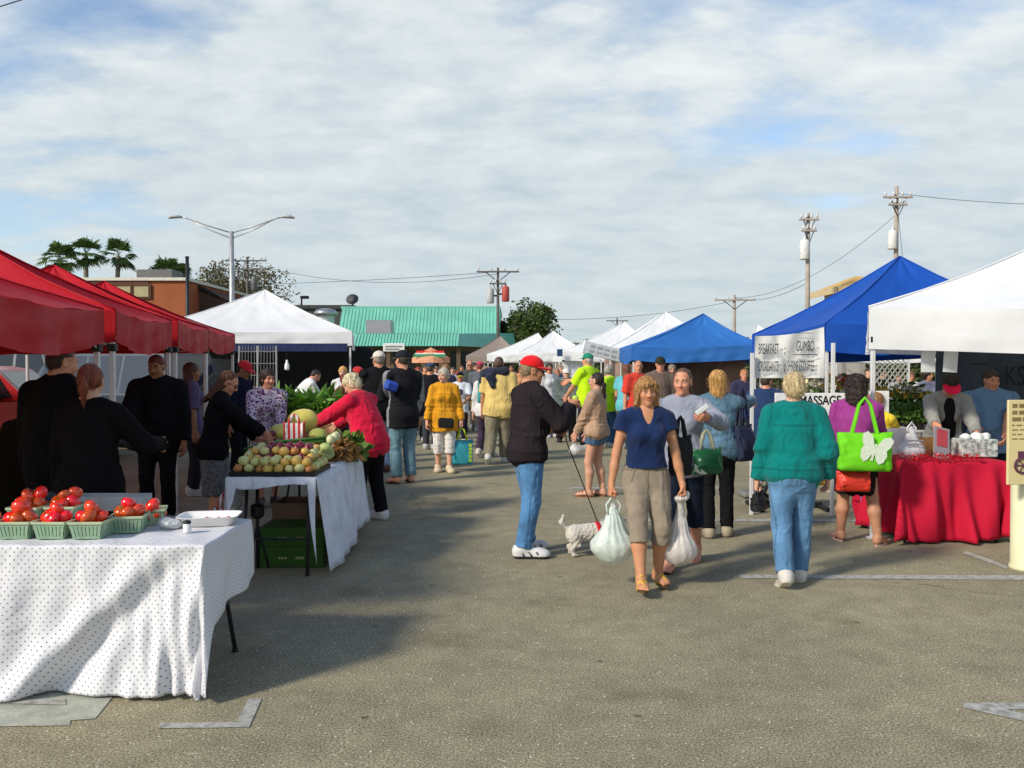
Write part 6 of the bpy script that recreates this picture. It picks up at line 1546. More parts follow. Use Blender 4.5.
# ------------------------------------------------------------------ red table stall
RCM = surf('red_drape_cloth', (.46, .004, .030), .85, var=.06, scale=2, bump=.12, bscale=60); RZ = .745
rt = empty('stall_table', (4.02, 8.42, 0), 0, 'square card table completely hidden by the crimson cloth', 'table')
MB().box(-.44, .44, -.40, .40, RZ-.04, RZ-.014, .004).build('tabletop', surf('table_laminate', (.5, .5, .48), .5), rt)
for sx_ in (-1, 1):
    for sy in (-1, 1): MB().tube([(sx_*.42, sy*.38, 0), (sx_*.42, sy*.38, RZ-.03)], .014, 8).build('leg', DARKM, rt, smooth=True)
drape('tablecloth', 3.56, 4.52, 8.0, 8.86, RZ+.003, (.70, .70, .70, .5), RCM, amp=.062, seed=5, label='crimson red cloth hanging in deep folds on the stall table', flare=.16, fr=24, hemvar=.03)
tn = empty('red_tinsel', (3.95, 8.02, RZ+.006), 0, 'shiny red tinsel garland along the front edge of the crimson table', 'tinsel')
def fnt(r): return np.array([r.uniform(-.40, .34), r.uniform(-.06, .08)+.0, r.uniform(0, .06)])
leaf_cloud('tinsel_strands', fnt, 520, .030, surf('red_foil', (.65, .01, .02), .2, metal=.7, spec=.6), tn, 6, 0, .35)
x = at(897, 8.15).x
pb = plastic_bag('white carrier bag with grey print held upright over the crimson table', (at(912, 8.3).x, 8.30, 1.085), .26, .33, (.75, .76, .78), 4)
g = MB(); 
for k in range(2): g.box(-.08, .08, -.002, 0, -.17-.04*k, -.155-.04*k)
g.V = [(v[0], v[1]-.088, v[2]) for v in g.V]; g.build('bag_print', surf('grey_ink', (.22, .23, .26), .6), pb)
bx0 = MB().box(-.17, .17, -.11, .11, 0, .17, .008); b0 = bx0.build('patterned_box', surf('silver_print', (.62, .65, .62), .5, scale=26, col2=(.10, .13, .12), detail=2), loc=(at(978, 8.35).x, 8.4, RZ+.012)); tag(b0, 'white gift box with a grey leafy print at the far corner of the crimson table', 'box')
V, F = sdf_mesh([el((-.09, 0, .02), (.05, .05, .04), .02), el((.02, .0, .02), (.06, .05, .05), .02), el((.11, .01, .02), (.05, .04, .045), .02)], .008, wr=.012, freq=50, seed=3)
mk('tissue', V, F, surf('tissue_paper', (.7, .72, .7), .7), b0, loc=(0, 0, .165))
T = Matrix.Rotation(R(-12), 4, 'X')
pc = MB().box(-.09, .09, -.004, .004, 0, .30, T=T).build('price_card', surf('grey_plastic_card', (.30, .28, .30), .4), loc=(at(940, 8.2).x, 8.16, RZ+.01)); pc.rotation_euler = (0, R(12), .3); tag(pc, 'upright grey and red leaflet holder on the crimson table', 'leaflet holder')
MB().box(-.06, .06, -.009, -.006, .12, .28, T=T).build('leaflet', surf('red_leaflet', (.5, .06, .08), .6), pc)
carton('small white papered box at the left of the crimson table', at(884, 8.9).x, 8.75, RZ+.006, .34, .26, .26, .2, False, surf('white_paper_box', (.50, .52, .55), .8))
carton('brown basket box beside the white carrier bag', at(925, 8.7).x, 8.65, RZ+.006, .24, .2, .16, .1, False, surf('wicker_brown', (.25, .13, .04), .8))
# dark bookstore backdrop
bd = empty('backdrop_banner', (6.05, 9.75, 0), 0, 'dark slate blue backdrop with black letters KST behind the crimson table', 'banner')
V = []; nx_ = 60
for i in range(nx_+1):
    for jn in range(8): V.append((-1.35+2.9*i/nx_, .03*math.sin(i*.55)+.02*math.sin(i*1.3+jn*.4), .1+1.85*jn/7))
mk('backdrop_cloth', V, grid_faces(nx_+1, 8)[::1], surf('navy_backdrop', (.045, .060, .085), .8, var=.3, scale=2), bd)
text('KST', (at(1003, 9.7).x-6.05, -.075, zat(385, 9.7)), .30, surf('faded_ink', (.006, .007, .012), .7), bd, sx=.7)
MB().box(-1.0, -.82, -.075, -.07, zat(364.5, 9.7), zat(363.6, 9.7)).build('faded_mark', surf('faded_ink', (.006, .007, .012), .7), bd)
# papers hanging at the canopy
for i, px in enumerate((928, 951)):
    o = MB().box(-.07, .07, -.002, .002, -.20, 0).build('hanging_sheet', surf('paper_white', (.6, .62, .62), .7), loc=at(px, 8.3, zat(351, 8.3))); o.rotation_euler = (0, .06*i, .1); tag(o, ['white sheet of paper hanging from the big white canopy, nearer the lattice', 'white sheet of paper hanging above the pink visor'][i], 'paper')
# yellow information board and bollard
bo = empty('bollard', (at(1032, 6.95).x, 7.0, 0), 0, 'cream painted round bollard post at the picture edge', 'bollard')
MB().lathe([(.125, 0), (.125, .02), (.115, .05), (.115, 1.0), (.10, 1.05), (.05, 1.08)], 20).build('post', surf('cream_post_paint', (.66, .64, .42), .5, var=.08, bump=.3, bscale=30), bo, smooth=True)
D = 6.8; yb = empty('information_board', (at(1008, D).x, D, zat(485, D)), .1, 'yellow information board with dark print and a wheel picture', 'sign'); hb = zat(400, D)-zat(485, D)
MB().box(0, .62, -.012, .012, 0, hb, .004).build('board', surf('pale_yellow_board', (.62, .53, .27), .6, var=.05), yb); INK = surf('dark_brown_ink', (.07, .04, .03), .7)
g = MB(); _r = random.Random(3)
for k, hh_ in enumerate((.030, .030, .030, .010, .008, .008, .008)):
    zb_ = hb-(.06+.052*k if k < 3 else .20+.035*(k-3)); x_ = .03
    while x_ < .55: wd_ = _r.uniform(.03, .08) if k < 3 else _r.uniform(.02, .05); g.box(x_, x_+wd_, -.0145, -.0125, zb_, zb_+hh_); x_ += wd_+.014
g.build('print_lines', surf('faded_olive_ink', (.20, .15, .06), .7), yb)
g = MB(); 
for (cx_, r_) in ((.12, .065), (.27, .11)):
    pts = [(cx_+r_*math.cos(a), -.018, .15+r_*math.sin(a)*.9) for a in np.linspace(0, 2*PI, 21)]; g.tube(pts, .010, 5)
    for a in np.linspace(0, PI, 4)[:-1]: g.tube([(cx_-r_*math.cos(a), -.018, .15-r_*.9*math.sin(a)), (cx_+r_*math.cos(a), -.018, .15+r_*.9*math.sin(a))], .005, 4)
g.box(.08, .30, -.020, -.014, .20, .26); g.build('wheel_picture', surf('purple_brown_ink', (.10, .03, .06), .6), yb)

# ------------------------------------------------------------------ banner and small signs
D = 9.6; bw0, bw1 = at(755, D).x, at(824, D).x
bn = empty('menu_banner', (bw0, D, 0), 0, 'white menu banner hand lettered BREAKFAST CROISSANTS and GUMBO between two white posts', 'banner')
V = []; nx_, nz_ = 40, 16
for i in range(nx_+1):
    for j_ in range(nz_+1):
        q, w_ = i/nx_, j_/nz_; zt_ = zat(336, D)+(zat(327, D)-zat(336, D))*q-.03*math.sin(PI*q); zb_ = zat(378, D)
        V.append(((bw1-bw0)*q, .014*math.sin(q*9+w_*2)+.008*math.sin(q*21+w_*5)+.02*math.exp(-((q-.42-.2*(w_-.5))/.05)**2), zt_+(zb_-zt_)*w_))
mk('banner_sheet', V, grid_faces(nx_+1, nz_+1), surf('banner_vinyl', (.70, .70, .67), .6, var=.08, scale=4, bump=.5, bscale=8, transl=.15), bn)
BI = surf('black_marker', (.012, .012, .016), .7)
for (tx, x_, py, sz, sx_, sh) in (('BREAKFAST', .02, 354, .165, .255, .12), ('CROISSANTS', .02, 371, .155, .245, .12), (';', .30, 354, .15, .6, 0), (';', .30, 371, .15, .6, 0), ('GUMBO', .43, 351, .16, .34, .12), ('SHRIMP ETOUFFEE', .335, 371, .165, .215, .12)):
    text(tx, (x_, -.050, zat(py, D)), sz, BI, bn, sx=sx_, shear=sh)
MB().box(.40, .66, -.050, -.047, zat(355, D), zat(354.3, D)).box(.42, .62, -.050, -.047, zat(333.5, D), zat(333, D)).build('underline', BI, bn)
for i, (px, D_, yt, yb_) in enumerate(((752, 9.55, 353, None), (833, 9.45, 343, None))):
    p = MB().box(-.018, .018, -.018, .018, 0, zat(yt, D_), .003).build('sign_post', ALU, loc=at(px, D_)); tag(p, ['white square post holding the aisle side of the menu banner', 'white square post right of the menu banner'][i], 'post')
D = 9.1; ms = empty('massage_sign', (at(775, D).x, D, 0), .0, 'white MASSAGE board leaning behind the teal jacketed woman', 'sign')
MB().box(0, .80, -.012, .012, zat(432, D), zat(393, D), .003).build('board', surf('white_board', (.7, .72, .72), .6), ms)
text('MASSAGE', (at(799, D).x-at(775, D).x, -.0135, zat(404.5, D)), .13, BI, ms, sx=.78, bold=.003)
for s in (.05, .72): MB().tube([(s, .03, 0), (s, .015, zat(393, D)-.03)], .012, 6).build('leg', GREYM, ms)
w2 = MB().box(-.10, .10, -.006, .006, 0, zat(391, 8.7), .002).build('easel_sign', surf('white_board', (.7, .72, .72), .6), loc=at(874, 8.75)); w2.location.x += .05; tag(w2, 'white easel panel just behind the boy in yellow', 'panel')
ws = MB().box(-.8, .8, -.02, .02, -.34, 0, .01).build('stall_sign', surf('white_board', (.7, .72, .72), .6), loc=at(612, 23.2, zat(351, 23.2)+.1)); ws.rotation_euler = (0, .22, .3); tag(ws, 'white stall sign hung slanting under the white canopies', 'sign')
_g = MB(); [_g.box(-.62+.21*q, -.47+.21*q, -.024, -.0205, zz, zz+.07) for zz in (-.14, -.27) for q in range(5)]; _g.build('faded_print', surf('pale_ink', (.42, .45, .40), .6), ws)
# massage chair
mc = empty('massage_chair', (at(780, 9.9).x, 10.0, 0), 0, 'black massage chair base with grey padded rest and yellow cushion', 'chair')
MB().box(-.28, .52, -.03, .03, .02, .07, .01).box(-.28, -.22, -.3, .3, 0, .05, .01).box(.46, .52, -.3, .3, 0, .05, .01).build('base', BLK, mc); MB().tube([(-.2, 0, .05), (.0, 0, .5), (.35, 0, .9)], .022, 8).build('post', DARKM, mc, smooth=True)
MB().box(-.42, -.12, -.14, .14, .12, .20, .03).build('knee_pad', surf('grey_vinyl', (.16, .16, .15), .5), mc); MB().box(.15, .55, -.16, .16, .28, .37, .03).build('cushion', surf('yellow_vinyl', (.62, .40, .03), .5), mc); MB().box(.0, .36, -.14, .14, .46, .54, .03).build('seat', surf('black_vinyl', (.02, .02, .02), .45), mc)

# ------------------------------------------------------------------ plant stall
for i, (px, D, w_) in enumerate(((880, 12.4, 1.5), (905, 14.2, 1.7))):
    tb_ = folding_table(at(px, D).x-w_/2, at(px, D).x+w_/2, D-.35, D+.35, .74, ['plant table in front with rows of green seedlings', 'plant table behind, carrying potted flowers'][i])
POT = surf('dark_pot', (.05, .045, .04), .7); FY = leafmat((.75, .55, .05), 'yellow_petal', .15); FW = leafmat((.75, .74, .68), 'white_petal', .1); FP = leafmat((.55, .16, .10), 'orange_petal', .2); PG = leafmat((.10, .22, .05), 'plant_leaf')
def potted(label, x, y, z, s, petal, seed, grp=None, h_=.35, nf=26):
    t = empty('potted_plant', (x, y, z), 0, label, 'plant', grp); MB().lathe([(.05*s, 0), (.075*s, .12*s), (.08*s, .125*s), (.07*s, .125*s)], 12).build('pot', POT, t, smooth=True)
    def fn(r): d = r.normal(size=3); return np.array([d[0]*.06*s, d[1]*.06*s, .13*s+abs(d[2])*h_*.42*s])
    leaf_cloud('foliage', fn, 150, .09*s, PG, t, seed, -.3, .5)
    if petal:
        def ff(r): d = r.normal(size=3); return np.array([d[0]*.08*s, d[1]*.07*s, .13*s+h_*s*(.6+.25*r.uniform(0, 1))])
        leaf_cloud('petals', ff, nf*3, .055*s, petal, t, seed+1, 0, .9)
k_ = 0
for row, (y, z, n, px0, px1) in enumerate(((12.15, .742, 9, 848, 930), (12.5, .742, 8, 852, 932))):
    for i in range(n):
        px = px0+(px1-px0)*i/(n-1); potted('small leafy green seedling pot on the front plant table', at(px, y).x, y, z, .85, None, k_, 'seedling pots on the front plant table', .26); k_ += 1
for i, (px, y, p, s, lab) in enumerate(((862, 13.9, FW, 1.15, 'white flowering plant at the left of the rear plant table'), (880, 14.0, FY, 1.25, 'yellow flowering plant left of centre on the rear plant table'), (895, 13.9, FY, 1.15, 'bright yellow flowering plant in the middle of the rear table'), (909, 14.0, FW, 1.35, 'tall white lily plant on the rear plant table'),
                                   (922, 13.9, FY, 1.1, 'yellow flowering plant beside the white lilies'), (934, 14.1, FP, 1.0, 'orange flowering plant by the vendor with the pink visor'))):
    potted(lab, at(px, y).x, y, .742, s, p, 40+i, None, .34)
for i, (px, y, lab) in enumerate(((812, 13., 'yellow and white flowering plant under the menu banner'), (822, 13.4, 'pale flowering plant just right of the menu banner'), (845, 14.5, 'pink and orange flower cluster seen between the white posts'))):
    potted(lab, at(px, y).x, y, .742, 1.5, [FW, FY, FP][i], 60+i, None, .40, 40)
folding_table(at(795, 13.2).x, at(842, 13.2).x+.2, 12.8, 14.7, .74, 'plant table behind the menu banner')
o = MB(); lt = empty('lattice_panel', at(890, 16.5), 0, 'white diagonal garden lattice panel behind the flowers', 'lattice')
for k in range(-6, 10):
    for s in (-1, 1):
        x0_ = -.45+k*.13; pts = []
        for (a, b_) in [((x0_ if s > 0 else -x0_), 0.9)]:
            x1_ = a+s*1.0; 
            p, q = Vector((a, .01*s, .95)), Vector((x1_, .01*s, 1.95))
            # clip to the panel width
            def clipx(p, q, xl, xr):
                d = q-p; t0_, t1_ = 0, 1
                for (lim, sg) in ((xl, 1), (xr, -1)):
                    if abs(d.x) < 1e-6: continue
                    tt = (lim-p.x)/d.x
                    if d.x*sg > 0: t0_ = max(t0_, tt)
                    else: t1_ = min(t1_, tt)
                return (p+d*t0_, p+d*t1_) if t0_ < t1_ else None
            c_ = clipx(p, q, -.45, .45)
            if c_: o.tube(list(c_), .014, 4)
ALU2 = surf('weathered_lattice', (.36, .36, .33), .7); lt.scale = (.75, 1, 1); o.build('lattice_strips', ALU2, lt); MB().box(-.48, -.44, -.03, .03, 0, 1.98).box(.44, .48, -.03, .03, 0, 1.98).box(-.44, .44, -.03, .03, 1.94, 1.98).box(-.44, .44, -.03, .03, .92, .96).build('frame', ALU, lt)

# ------------------------------------------------------------------ umbrella and far stall bits
D = 40.; um = empty('market_umbrella', at(431, D), 0, 'orange market umbrella with a red, white and green banner panel in the crowd', 'umbrella'); zt_, ze_ = zat(347.5, D), zat(358, D); r_ = 19/FOC*D
MB().tube([(0, 0, 0), (0, 0, zt_)], .025, 8).build('pole', ALU, um)
V = [(0, 0, zt_)]; n = 8
for ring, (q, dz) in enumerate(((.33, .27), (.66, .60), (1.0, 1.0))):
    for k in range(n*3):
        a = 2*PI*k/(n*3)+.2; f = 1-.05*(k % 3 != 0)*q; V.append((math.cos(a)*r_*q*f, math.sin(a)*r_*q*f, zt_-(zt_-ze_)*dz+.0))
for k in range(n*3): a = 2*PI*k/(n*3)+.2; V.append((math.cos(a)*r_*1.01, math.sin(a)*r_*1.01, ze_-.22))
m_ = n*3; F = [(0, 1+k, 1+(k+1) % m_) for k in range(m_)]+[(1+i*m_+k, 1+(i+1)*m_+k, 1+(i+1)*m_+(k+1) % m_, 1+i*m_+(k+1) % m_) for i in range(3) for k in range(m_)]
mk('canopy', V, F, surf('peach_canvas', (.72, .36, .20), .8, transl=.2), um, smooth=False)
for i, (c, z0_) in enumerate((((.60, .02, .02), .66), ((.75, .74, .70), .44), ((.04, .25, .12), .32))):
    w_ = .62+.05*i; MB().box(-w_, w_, -r_*(.35+.2*i)-.06, -r_*(.35+.2*i)-.02, ze_+.0+(zt_-ze_)*(z0_-.25), ze_+(zt_-ze_)*(z0_+.02)).build('banner_panel', surf('panel_%d' % i, c, .7), um)
# ------------------------------------------------------------------ people of the market
DEN = (.055, .135, .29); DEN2 = (.16, .27, .42); BLKC = (.010, .010, .012)
def Hh(top, D): return zat(top, D)
# --- main figures
def blue_t(): pass
a = person('blueW', 646, 6.45, 1.555, 176, 'woman in navy v-neck tee and khaki capris carrying a bag in each hand', dict(col=(.007, .021, .078), sleeve=.36, hem=-.045, v=.078, g=.011, wr=.004, name='tshirt'),
   dict(col=(.25, .205, .155), len=1.30, wide=1.10, name='capri_trousers'), dict(kind='sandal', col=(.10, .05, .02), strap=(.70, .42, .06)), dict(style='layer', col=(.34, .17, .055)), skin='tan', lh=(.0, 0, 0) and (-.185, .03, .415), rh=(.185, .02, .40), lpose='grip', rpose='grip',
   lf=(-.060, .0, .012, -8, -4), rf=(.052, .15, .005, 6, -8), build=1.03, head=(-3, 2), res=0)
plastic_bag('white carrier bag with pale green contents in the hand of the navy shirted woman', a['Rr'], .33, .46, (.72, .80, .74), 3, dep=.7)
plastic_bag('knotted translucent bag with peach coloured contents carried by the navy shirted woman', a['L'], .24, .50, (.74, .70, .66), 8, knot=True, dep=.7)
tt = tote('black shoulder bag hanging at the elbow of the navy shirted woman', (a['L'].x+.03, a['L'].y+.17, 1.10), .19, .30, .09, (.012, .012, .013), rz=.5, name='shoulder_bag', straplen=.14, cat='handbag')
g = person('greyW', 683, 7.15, 1.62, 196, 'woman in a pale grey hoodie raising a phone behind the navy shirted woman', dict(col=(.25, .27, .335), sleeve=1.9, hem=.05, g=.018, name='hoodie', collar=True), dict(col=(.012, .018, .035), len=1.45, name='capri_trousers'),
   dict(kind='flip', col=(.02, .012, .01), strap=(.02, .015, .012)), dict(style='long', col=(.12, .065, .04)), skin='ruddy', lh=(-.13, .26, .76), rh=(.02, .22, .60), lpose='hold', rpose='hold', lf=(-.06, -.15, .02, 0, 20), rf=(.05, .14, 0, 0), build=1.0, head=(6, 4))
o = MB().box(-.018, .018, -.006, .006, -.03, .08, .004).build('mobile_phone', surf('pale_phone', (.6, .62, .64), .3), loc=a['L']); o.location = g['L']+Vector((-.0, -.03, .03)); o.rotation_euler = (.3, .9, 0); tag(o, 'small pale phone in the raised hand of the woman in grey', 'phone')
bagG = tote('dark green glossy shopping bag under the arm of the woman in grey', (at(704, 7.15).x, 7.05, zat(447, 7.1)), .26, .21, .12, (.02, .13, .05), rz=.2, straplen=.14, strapcol=(.3, .32, .25), rough=.25)
mk('bag_trim', [(-.13, -.068, -.12), (-.02, -.075, -.205), (-.08, -.073, -.205), (-.13, -.068, -.18)], [(0, 1, 2, 3)], surf('bag_pattern', (.55, .6, .5), .5), bagG, smooth=False)
t = person('tealW', 794, 6.55, 1.585, 8, 'woman in a teal jacket and light jeans walking away, seen from behind', dict(col=(.0, .155, .145), sleeve=2.0, hem=.012, g=.024, wide=1.12, collar=True, name='jacket', wr=.008), dict(col=(.085, .19, .33), kind='denim', name='jeans', wide=1.08),
   dict(kind='sneaker', col=(.55, .52, .48), sole=(.62, .58, .52), trim=(.35, .18, .12)), dict(style='puffy', col=(.52, .40, .22)), skin='fair', lh=(-.165, .03, .46), rh=(.165, .05, .50), lf=(-.055, -.13, .02, -2, 28), rf=(.035, .03, .0, 4), build=1.12, lpose='grip')
tt = tote('small black glossy purse in the teal jacketed woman hand', t['L']+Vector((0, 0, -.02)), .20, .14, .06, (.015, .015, .016), rz=.9, name='purse', straplen=.02, cat='purse', rough=.3)
d = person('denimW', 718, 8.25, 1.60, 8, 'woman in a faded denim jacket and black trousers, seen from behind', dict(col=(.085, .165, .235), kind='denim', sleeve=1.95, hem=.02, g=.018, collar=True, name='denim_jacket', wr=.007), dict(col=BLKC, name='trousers', wide=.98),
   dict(kind='sneaker', col=(.34, .29, .2), sole=(.2, .17, .13)), dict(style='bob', col=(.50, .27, .08)), skin='fair', rh=(.24, .30, .80), lh=(-.06, .22, .55), lf=(-.05, 0, 0, -12), rf=(.06, .06, 0, 8), build=1.04, head=(8, 0))
tt = tote('black and blue shoulder bag behind the arm of the denim jacketed woman', (at(744, 8.2).x, 8.25, zat(425, 8.2)), .22, .34, .14, (.015, .02, .05), rz=.6, name='shoulder_bag', straplen=.34, cat='handbag')
p = person('purpleW', 857, 8.0, 1.55, 22, 'woman with dark curly hair in a purple top and black skirt, seen from behind', dict(col=(.26, .035, .20), sleeve=1.85, hem=.05, g=.014, name='top', wr=.006), dict(col=(.015, .012, .012), shape='skirt', hem=.30, name='skirt', wide=1.02),
   dict(kind='flip', col=(.60, .36, .32), strap=(.66, .40, .36)), dict(style='curly', col=(.022, .010, .008)), skin=(.46, .22, .13), rh=(.10, .24, .58), lh=(-.15, .06, .44), lf=(-.085, .05, 0, -25), rf=(.12, -.02, 0, 25), build=1.18, head=(20, 8), lean=6)
bt = tote('bright lime green tote bag with a white butterfly, hanging at the purple topped woman', (at(865, 7.72).x, 7.72, zat(432, 7.72)), .47, .34, .16, (.14, .56, .01), rz=-.12, straplen=.30, cat='tote bag')
V = []
def wing(pts): return pts
bf = [(0, .0), (.02, .06), (.05, .12), (.10, .145), (.135, .12), (.125, .06), (.10, .02), (.115, -.02), (.10, -.08), (.065, -.11), (.035, -.08), (.012, -.03)]
g2 = MB(); g2.prism([(x, z) for x, z in bf], -.003, .003); g2.prism([(-x*.95, z*1.05) for x, z in bf][::-1], -.003, .003); g2.prism([(-.008, .06), (.008, .06), (.010, -.09), (-.010, -.09)], -.004, .004)
bo_ = g2.build('butterfly_print', surf('butterfly_white', (.72, .74, .70), .7, scale=40, col2=(.50, .62, .42)), bt); bo_.location = (.055, -.104, -.155); bo_.rotation_euler = (R(4), R(14), 0)
rb = tote('small red handbag hanging below the lime green tote', (at(854, 7.80).x, 7.80, zat(470, 7.8)), .30, .19, .10, (.55, .035, .018), rz=-.1, name='handbag', straplen=.10, cat='handbag', rough=.4)
person('boyY', 874, 8.75, 1.37, 45, 'young boy with light brown hair in a yellow shirt beside the purple topped woman', dict(col=(.70, .52, .03), sleeve=.6, hem=.06, g=.014, name='tshirt'), dict(col=DEN, kind='denim', name='jeans', wide=1.1), dict(kind='sneaker', col=(.03, .03, .03), sole=(.03, .03, .03)), dict(style='puffy', col=(.32, .16, .06)), sex='m', skin='fair', head=(30, 12), rh=(.1, .26, .6), lh=(-.1, .2, .58), res=0)
v = person('visorW', 944, 9.15, 1.62, 192, 'vendor with a bright pink visor and grey cardigan leaning over the crimson table', dict(col=(.26, .26, .245), sleeve=1.95, hem=.08, g=.018, name='cardigan'), dict(col=(.02, .025, .05), name='trousers'), None, dict(style='puffy', col=(.018, .012, .010)), dict(kind='visor', col=(.78, .01, .07)), skin='ruddy',
   lean=22, rh=(.16, .52, .57), lh=(-.10, .46, .50), head=(0, 30), rpose='grip', lpose='flat', build=1.05)
mk('black_shirt', *sdf_mesh([rc(v['waist']+v['fw']*.072*v['H'], v['chest']+v['fw']*.066*v['H'], .085, .08, (1, 0, 0), .55, k=.03), rc(v['chest']+v['fw']*.066*v['H'], v['shc']+v['fw']*.045*v['H'], .08, .055, (1, 0, 0), .55, k=.03)], .012), fabric(BLKC, 'shirt'), v['root'])
person('blueM', 990, 9.35, 1.60, 200, 'heavy man in a light blue tee standing in the shade under the big white canopy', dict(col=(.12, .22, .36), sleeve=.75, hem=.08, g=.02, name='tshirt'), dict(col=(.01, .01, .02), name='trousers'), None, dict(style='short', col=(.05, .03, .02)), sex='m', skin='ruddy', build=1.3, rh=(.10, .22, .60), lh=(-.05, .24, .55), head=(-20, 10))
# --- left stall people
r_ = person('redcapM', 528, 7.5, 1.72, 68, 'man in a bright red cap, dark windbreaker and blue jeans standing mid aisle', dict(col=(.022, .017, .020), sleeve=1.88, hem=.035, g=.028, wide=1.15, collar=True, name='windbreaker', wr=.010, freq=16), dict(col=(.070, .185, .36), kind='denim', name='jeans', wide=1.06),
   dict(kind='sneaker', col=(.62, .62, .62), sole=(.03, .03, .035), trim=(.03, .03, .035)), dict(style='crop', col=(.28, .19, .11)), dict(kind='cap', col=(.72, .012, .015)), glasses=True, sex='m', skin='tan', rh=(.085, .195, .75), lh=(-.05, .17, .62), rpose='hold', lpose='grip', lf=(-.075, .02, 0, -14), rf=(.05, -.05, 0, 22), build=1.10, head=(12, 6), lean=2)
cl = MB(); i_ = r_; 
pts = [i_['neck']+rot((0, 0, 1), a_)@np.array([0, .062, -.012-.014*math.cos(a_)]) for a_ in np.linspace(0, 2*PI, 17)]; cl.tube([tuple(q) for q in pts], .010, 6); cl.build('white_collar', fabric((.6, .6, .6), 'collar'), i_['root'], smooth=True)
o = MB().lathe([(.010, -.02), (.026, 0), (.030, .02), (.018, .035)], 10).build('snack', surf('lime_snack', (.42, .62, .10), .6), loc=r_['Rr']+Vector((0, 0, .035)), smooth=True); tag(o, 'small lime green snack held up by the red capped man', 'snack')
b = person('beigeW', 597, 10.85, 1.56, -62, 'dark haired woman in a beige sweater and denim shorts facing the neon shirts', dict(col=(.40, .26, .17), sleeve=1.95, hem=.02, g=.022, wide=1.12, name='sweater', wr=.008), dict(col=(.05, .10, .17), kind='denim', len=.40, wide=1.15, name='shorts'),
   dict(kind='sandal', col=(.22, .09, .04), strap=(.26, .10, .05)), dict(style='lowpony', col=(.022, .014, .012)), glasses=(.5, .48, .48), skin=(.56, .30, .20), lh=(-.10, .16, .46), rh=(.10, .14, .44), lf=(-.05, .05, 0, 0), rf=(.05, -.03, 0, 8), build=1.0, res=0)
o = plastic_bag('small crumpled white bag held by the beige sweatered woman', b['L'], .14, .18, (.7, .7, .7), 11)
k = person('khakiM', 499, 14.6, 1.80, 8, 'man in cream tee and baggy khaki trousers walking away, dark jacket over his shoulders', dict(col=(.62, .46, .16), sleeve=.85, hem=.08, g=.022, wide=1.15, name='tshirt'), dict(col=(.235, .21, .14), name='trousers', wide=1.35), dict(kind='sneaker', col=(.5, .5, .48), sole=(.6, .6, .58)),
   dict(style='crop', col=(.10, .06, .04)), sex='m', skin='tan', lf=(-.08, -.12, .03, -5, 30), rf=(.04, .10, 0, 5), build=1.15, lh=(-.17, .08, .48), res=1)
V, F = sdf_mesh([rc((-.22, 0, 1.50), (.08, -.05, 1.52), .09, .10, k=.04), rc((-.14, -.12, 1.45), (-.10, -.14, 1.30), .08, .06, k=.04), rc((-.24, .05, 1.48), (-.30, .04, 1.36), .07, .05, k=.04)], .014, wr=.02, freq=22, seed=6)
tag(mk('folded_jacket', V, F, fabric((.02, .024, .045), 'folded'), loc=at(499, 14.6)), 'dark navy jacket slung over the shoulders of the khaki trousered man', 'jacket')
person('tealbagW', 486, 15.6, 1.62, 15, 'woman in a white top and plum trousers half hidden beside the khaki trousered man', dict(col=(.62, .60, .60), sleeve=1.9, hem=.06, g=.014, name='top'), dict(col=(.04, .025, .05), name='trousers'), dict(kind='sneaker', col=(.5, .45, .4)), dict(style='puffy', col=(.3, .2, .12)), lf=(-.05, -.1, .03, 0, 30), res=1)
tote('teal cloth bag hanging at the arm of the woman in white', at(487, 15.1, zat(382, 15.1)), .34, .36, .12, (.04, .26, .27), rz=.3, straplen=.22)
n1_ = person('neonM', 588, 17, 1.88, -48, 'tall man in a neon yellow tee and a green cap', dict(col=(.50, .82, .01), sleeve=.8, hem=.07, g=.02, wide=1.1, name='tshirt'), dict(col=(.02, .02, .03), name='trousers'), None, dict(style='crop', col=(.4, .38, .35)), dict(kind='cap', col=(.01, .22, .12)), sex='m', skin='ruddy', rh=(.05, .30, .70), lh=(-.1, .2, .55), build=1.2, res=1)
person('neonF', 609, 17.6, 1.66, 60, 'grey haired person in a neon yellow shirt and jeans, back to the camera', dict(col=(.44, .76, .01), sleeve=.9, hem=.08, g=.02, name='tshirt'), dict(col=(.03, .08, .16), kind='denim', name='jeans'), None, dict(style='puffy', col=(.32, .30, .28)), sex='f', lh=(-.1, .22, .6), build=1.05, res=1)
person('greysweatM', 566, 18.8, 1.58, 165, 'person in a dark green grey sweatshirt, white hat and black trousers near the neon shirts', dict(col=(.10, .125, .12), sleeve=1.95, hem=.07, g=.03, wide=1.25, name='sweatshirt'), dict(col=BLKC, name='trousers', wide=1.3), dict(kind='sneaker', col=(.02, .02, .02), sole=(.02, .02, .02)), dict(style='short', col=(.3, .28, .25)), dict(kind='cap', col=(.62, .6, .58)), sex='m', build=1.35, lf=(-.09, 0, 0, -20), rf=(.09, 0, 0, 20), lh=(-.05, .22, .62), rh=(.05, .2, .6), res=1)
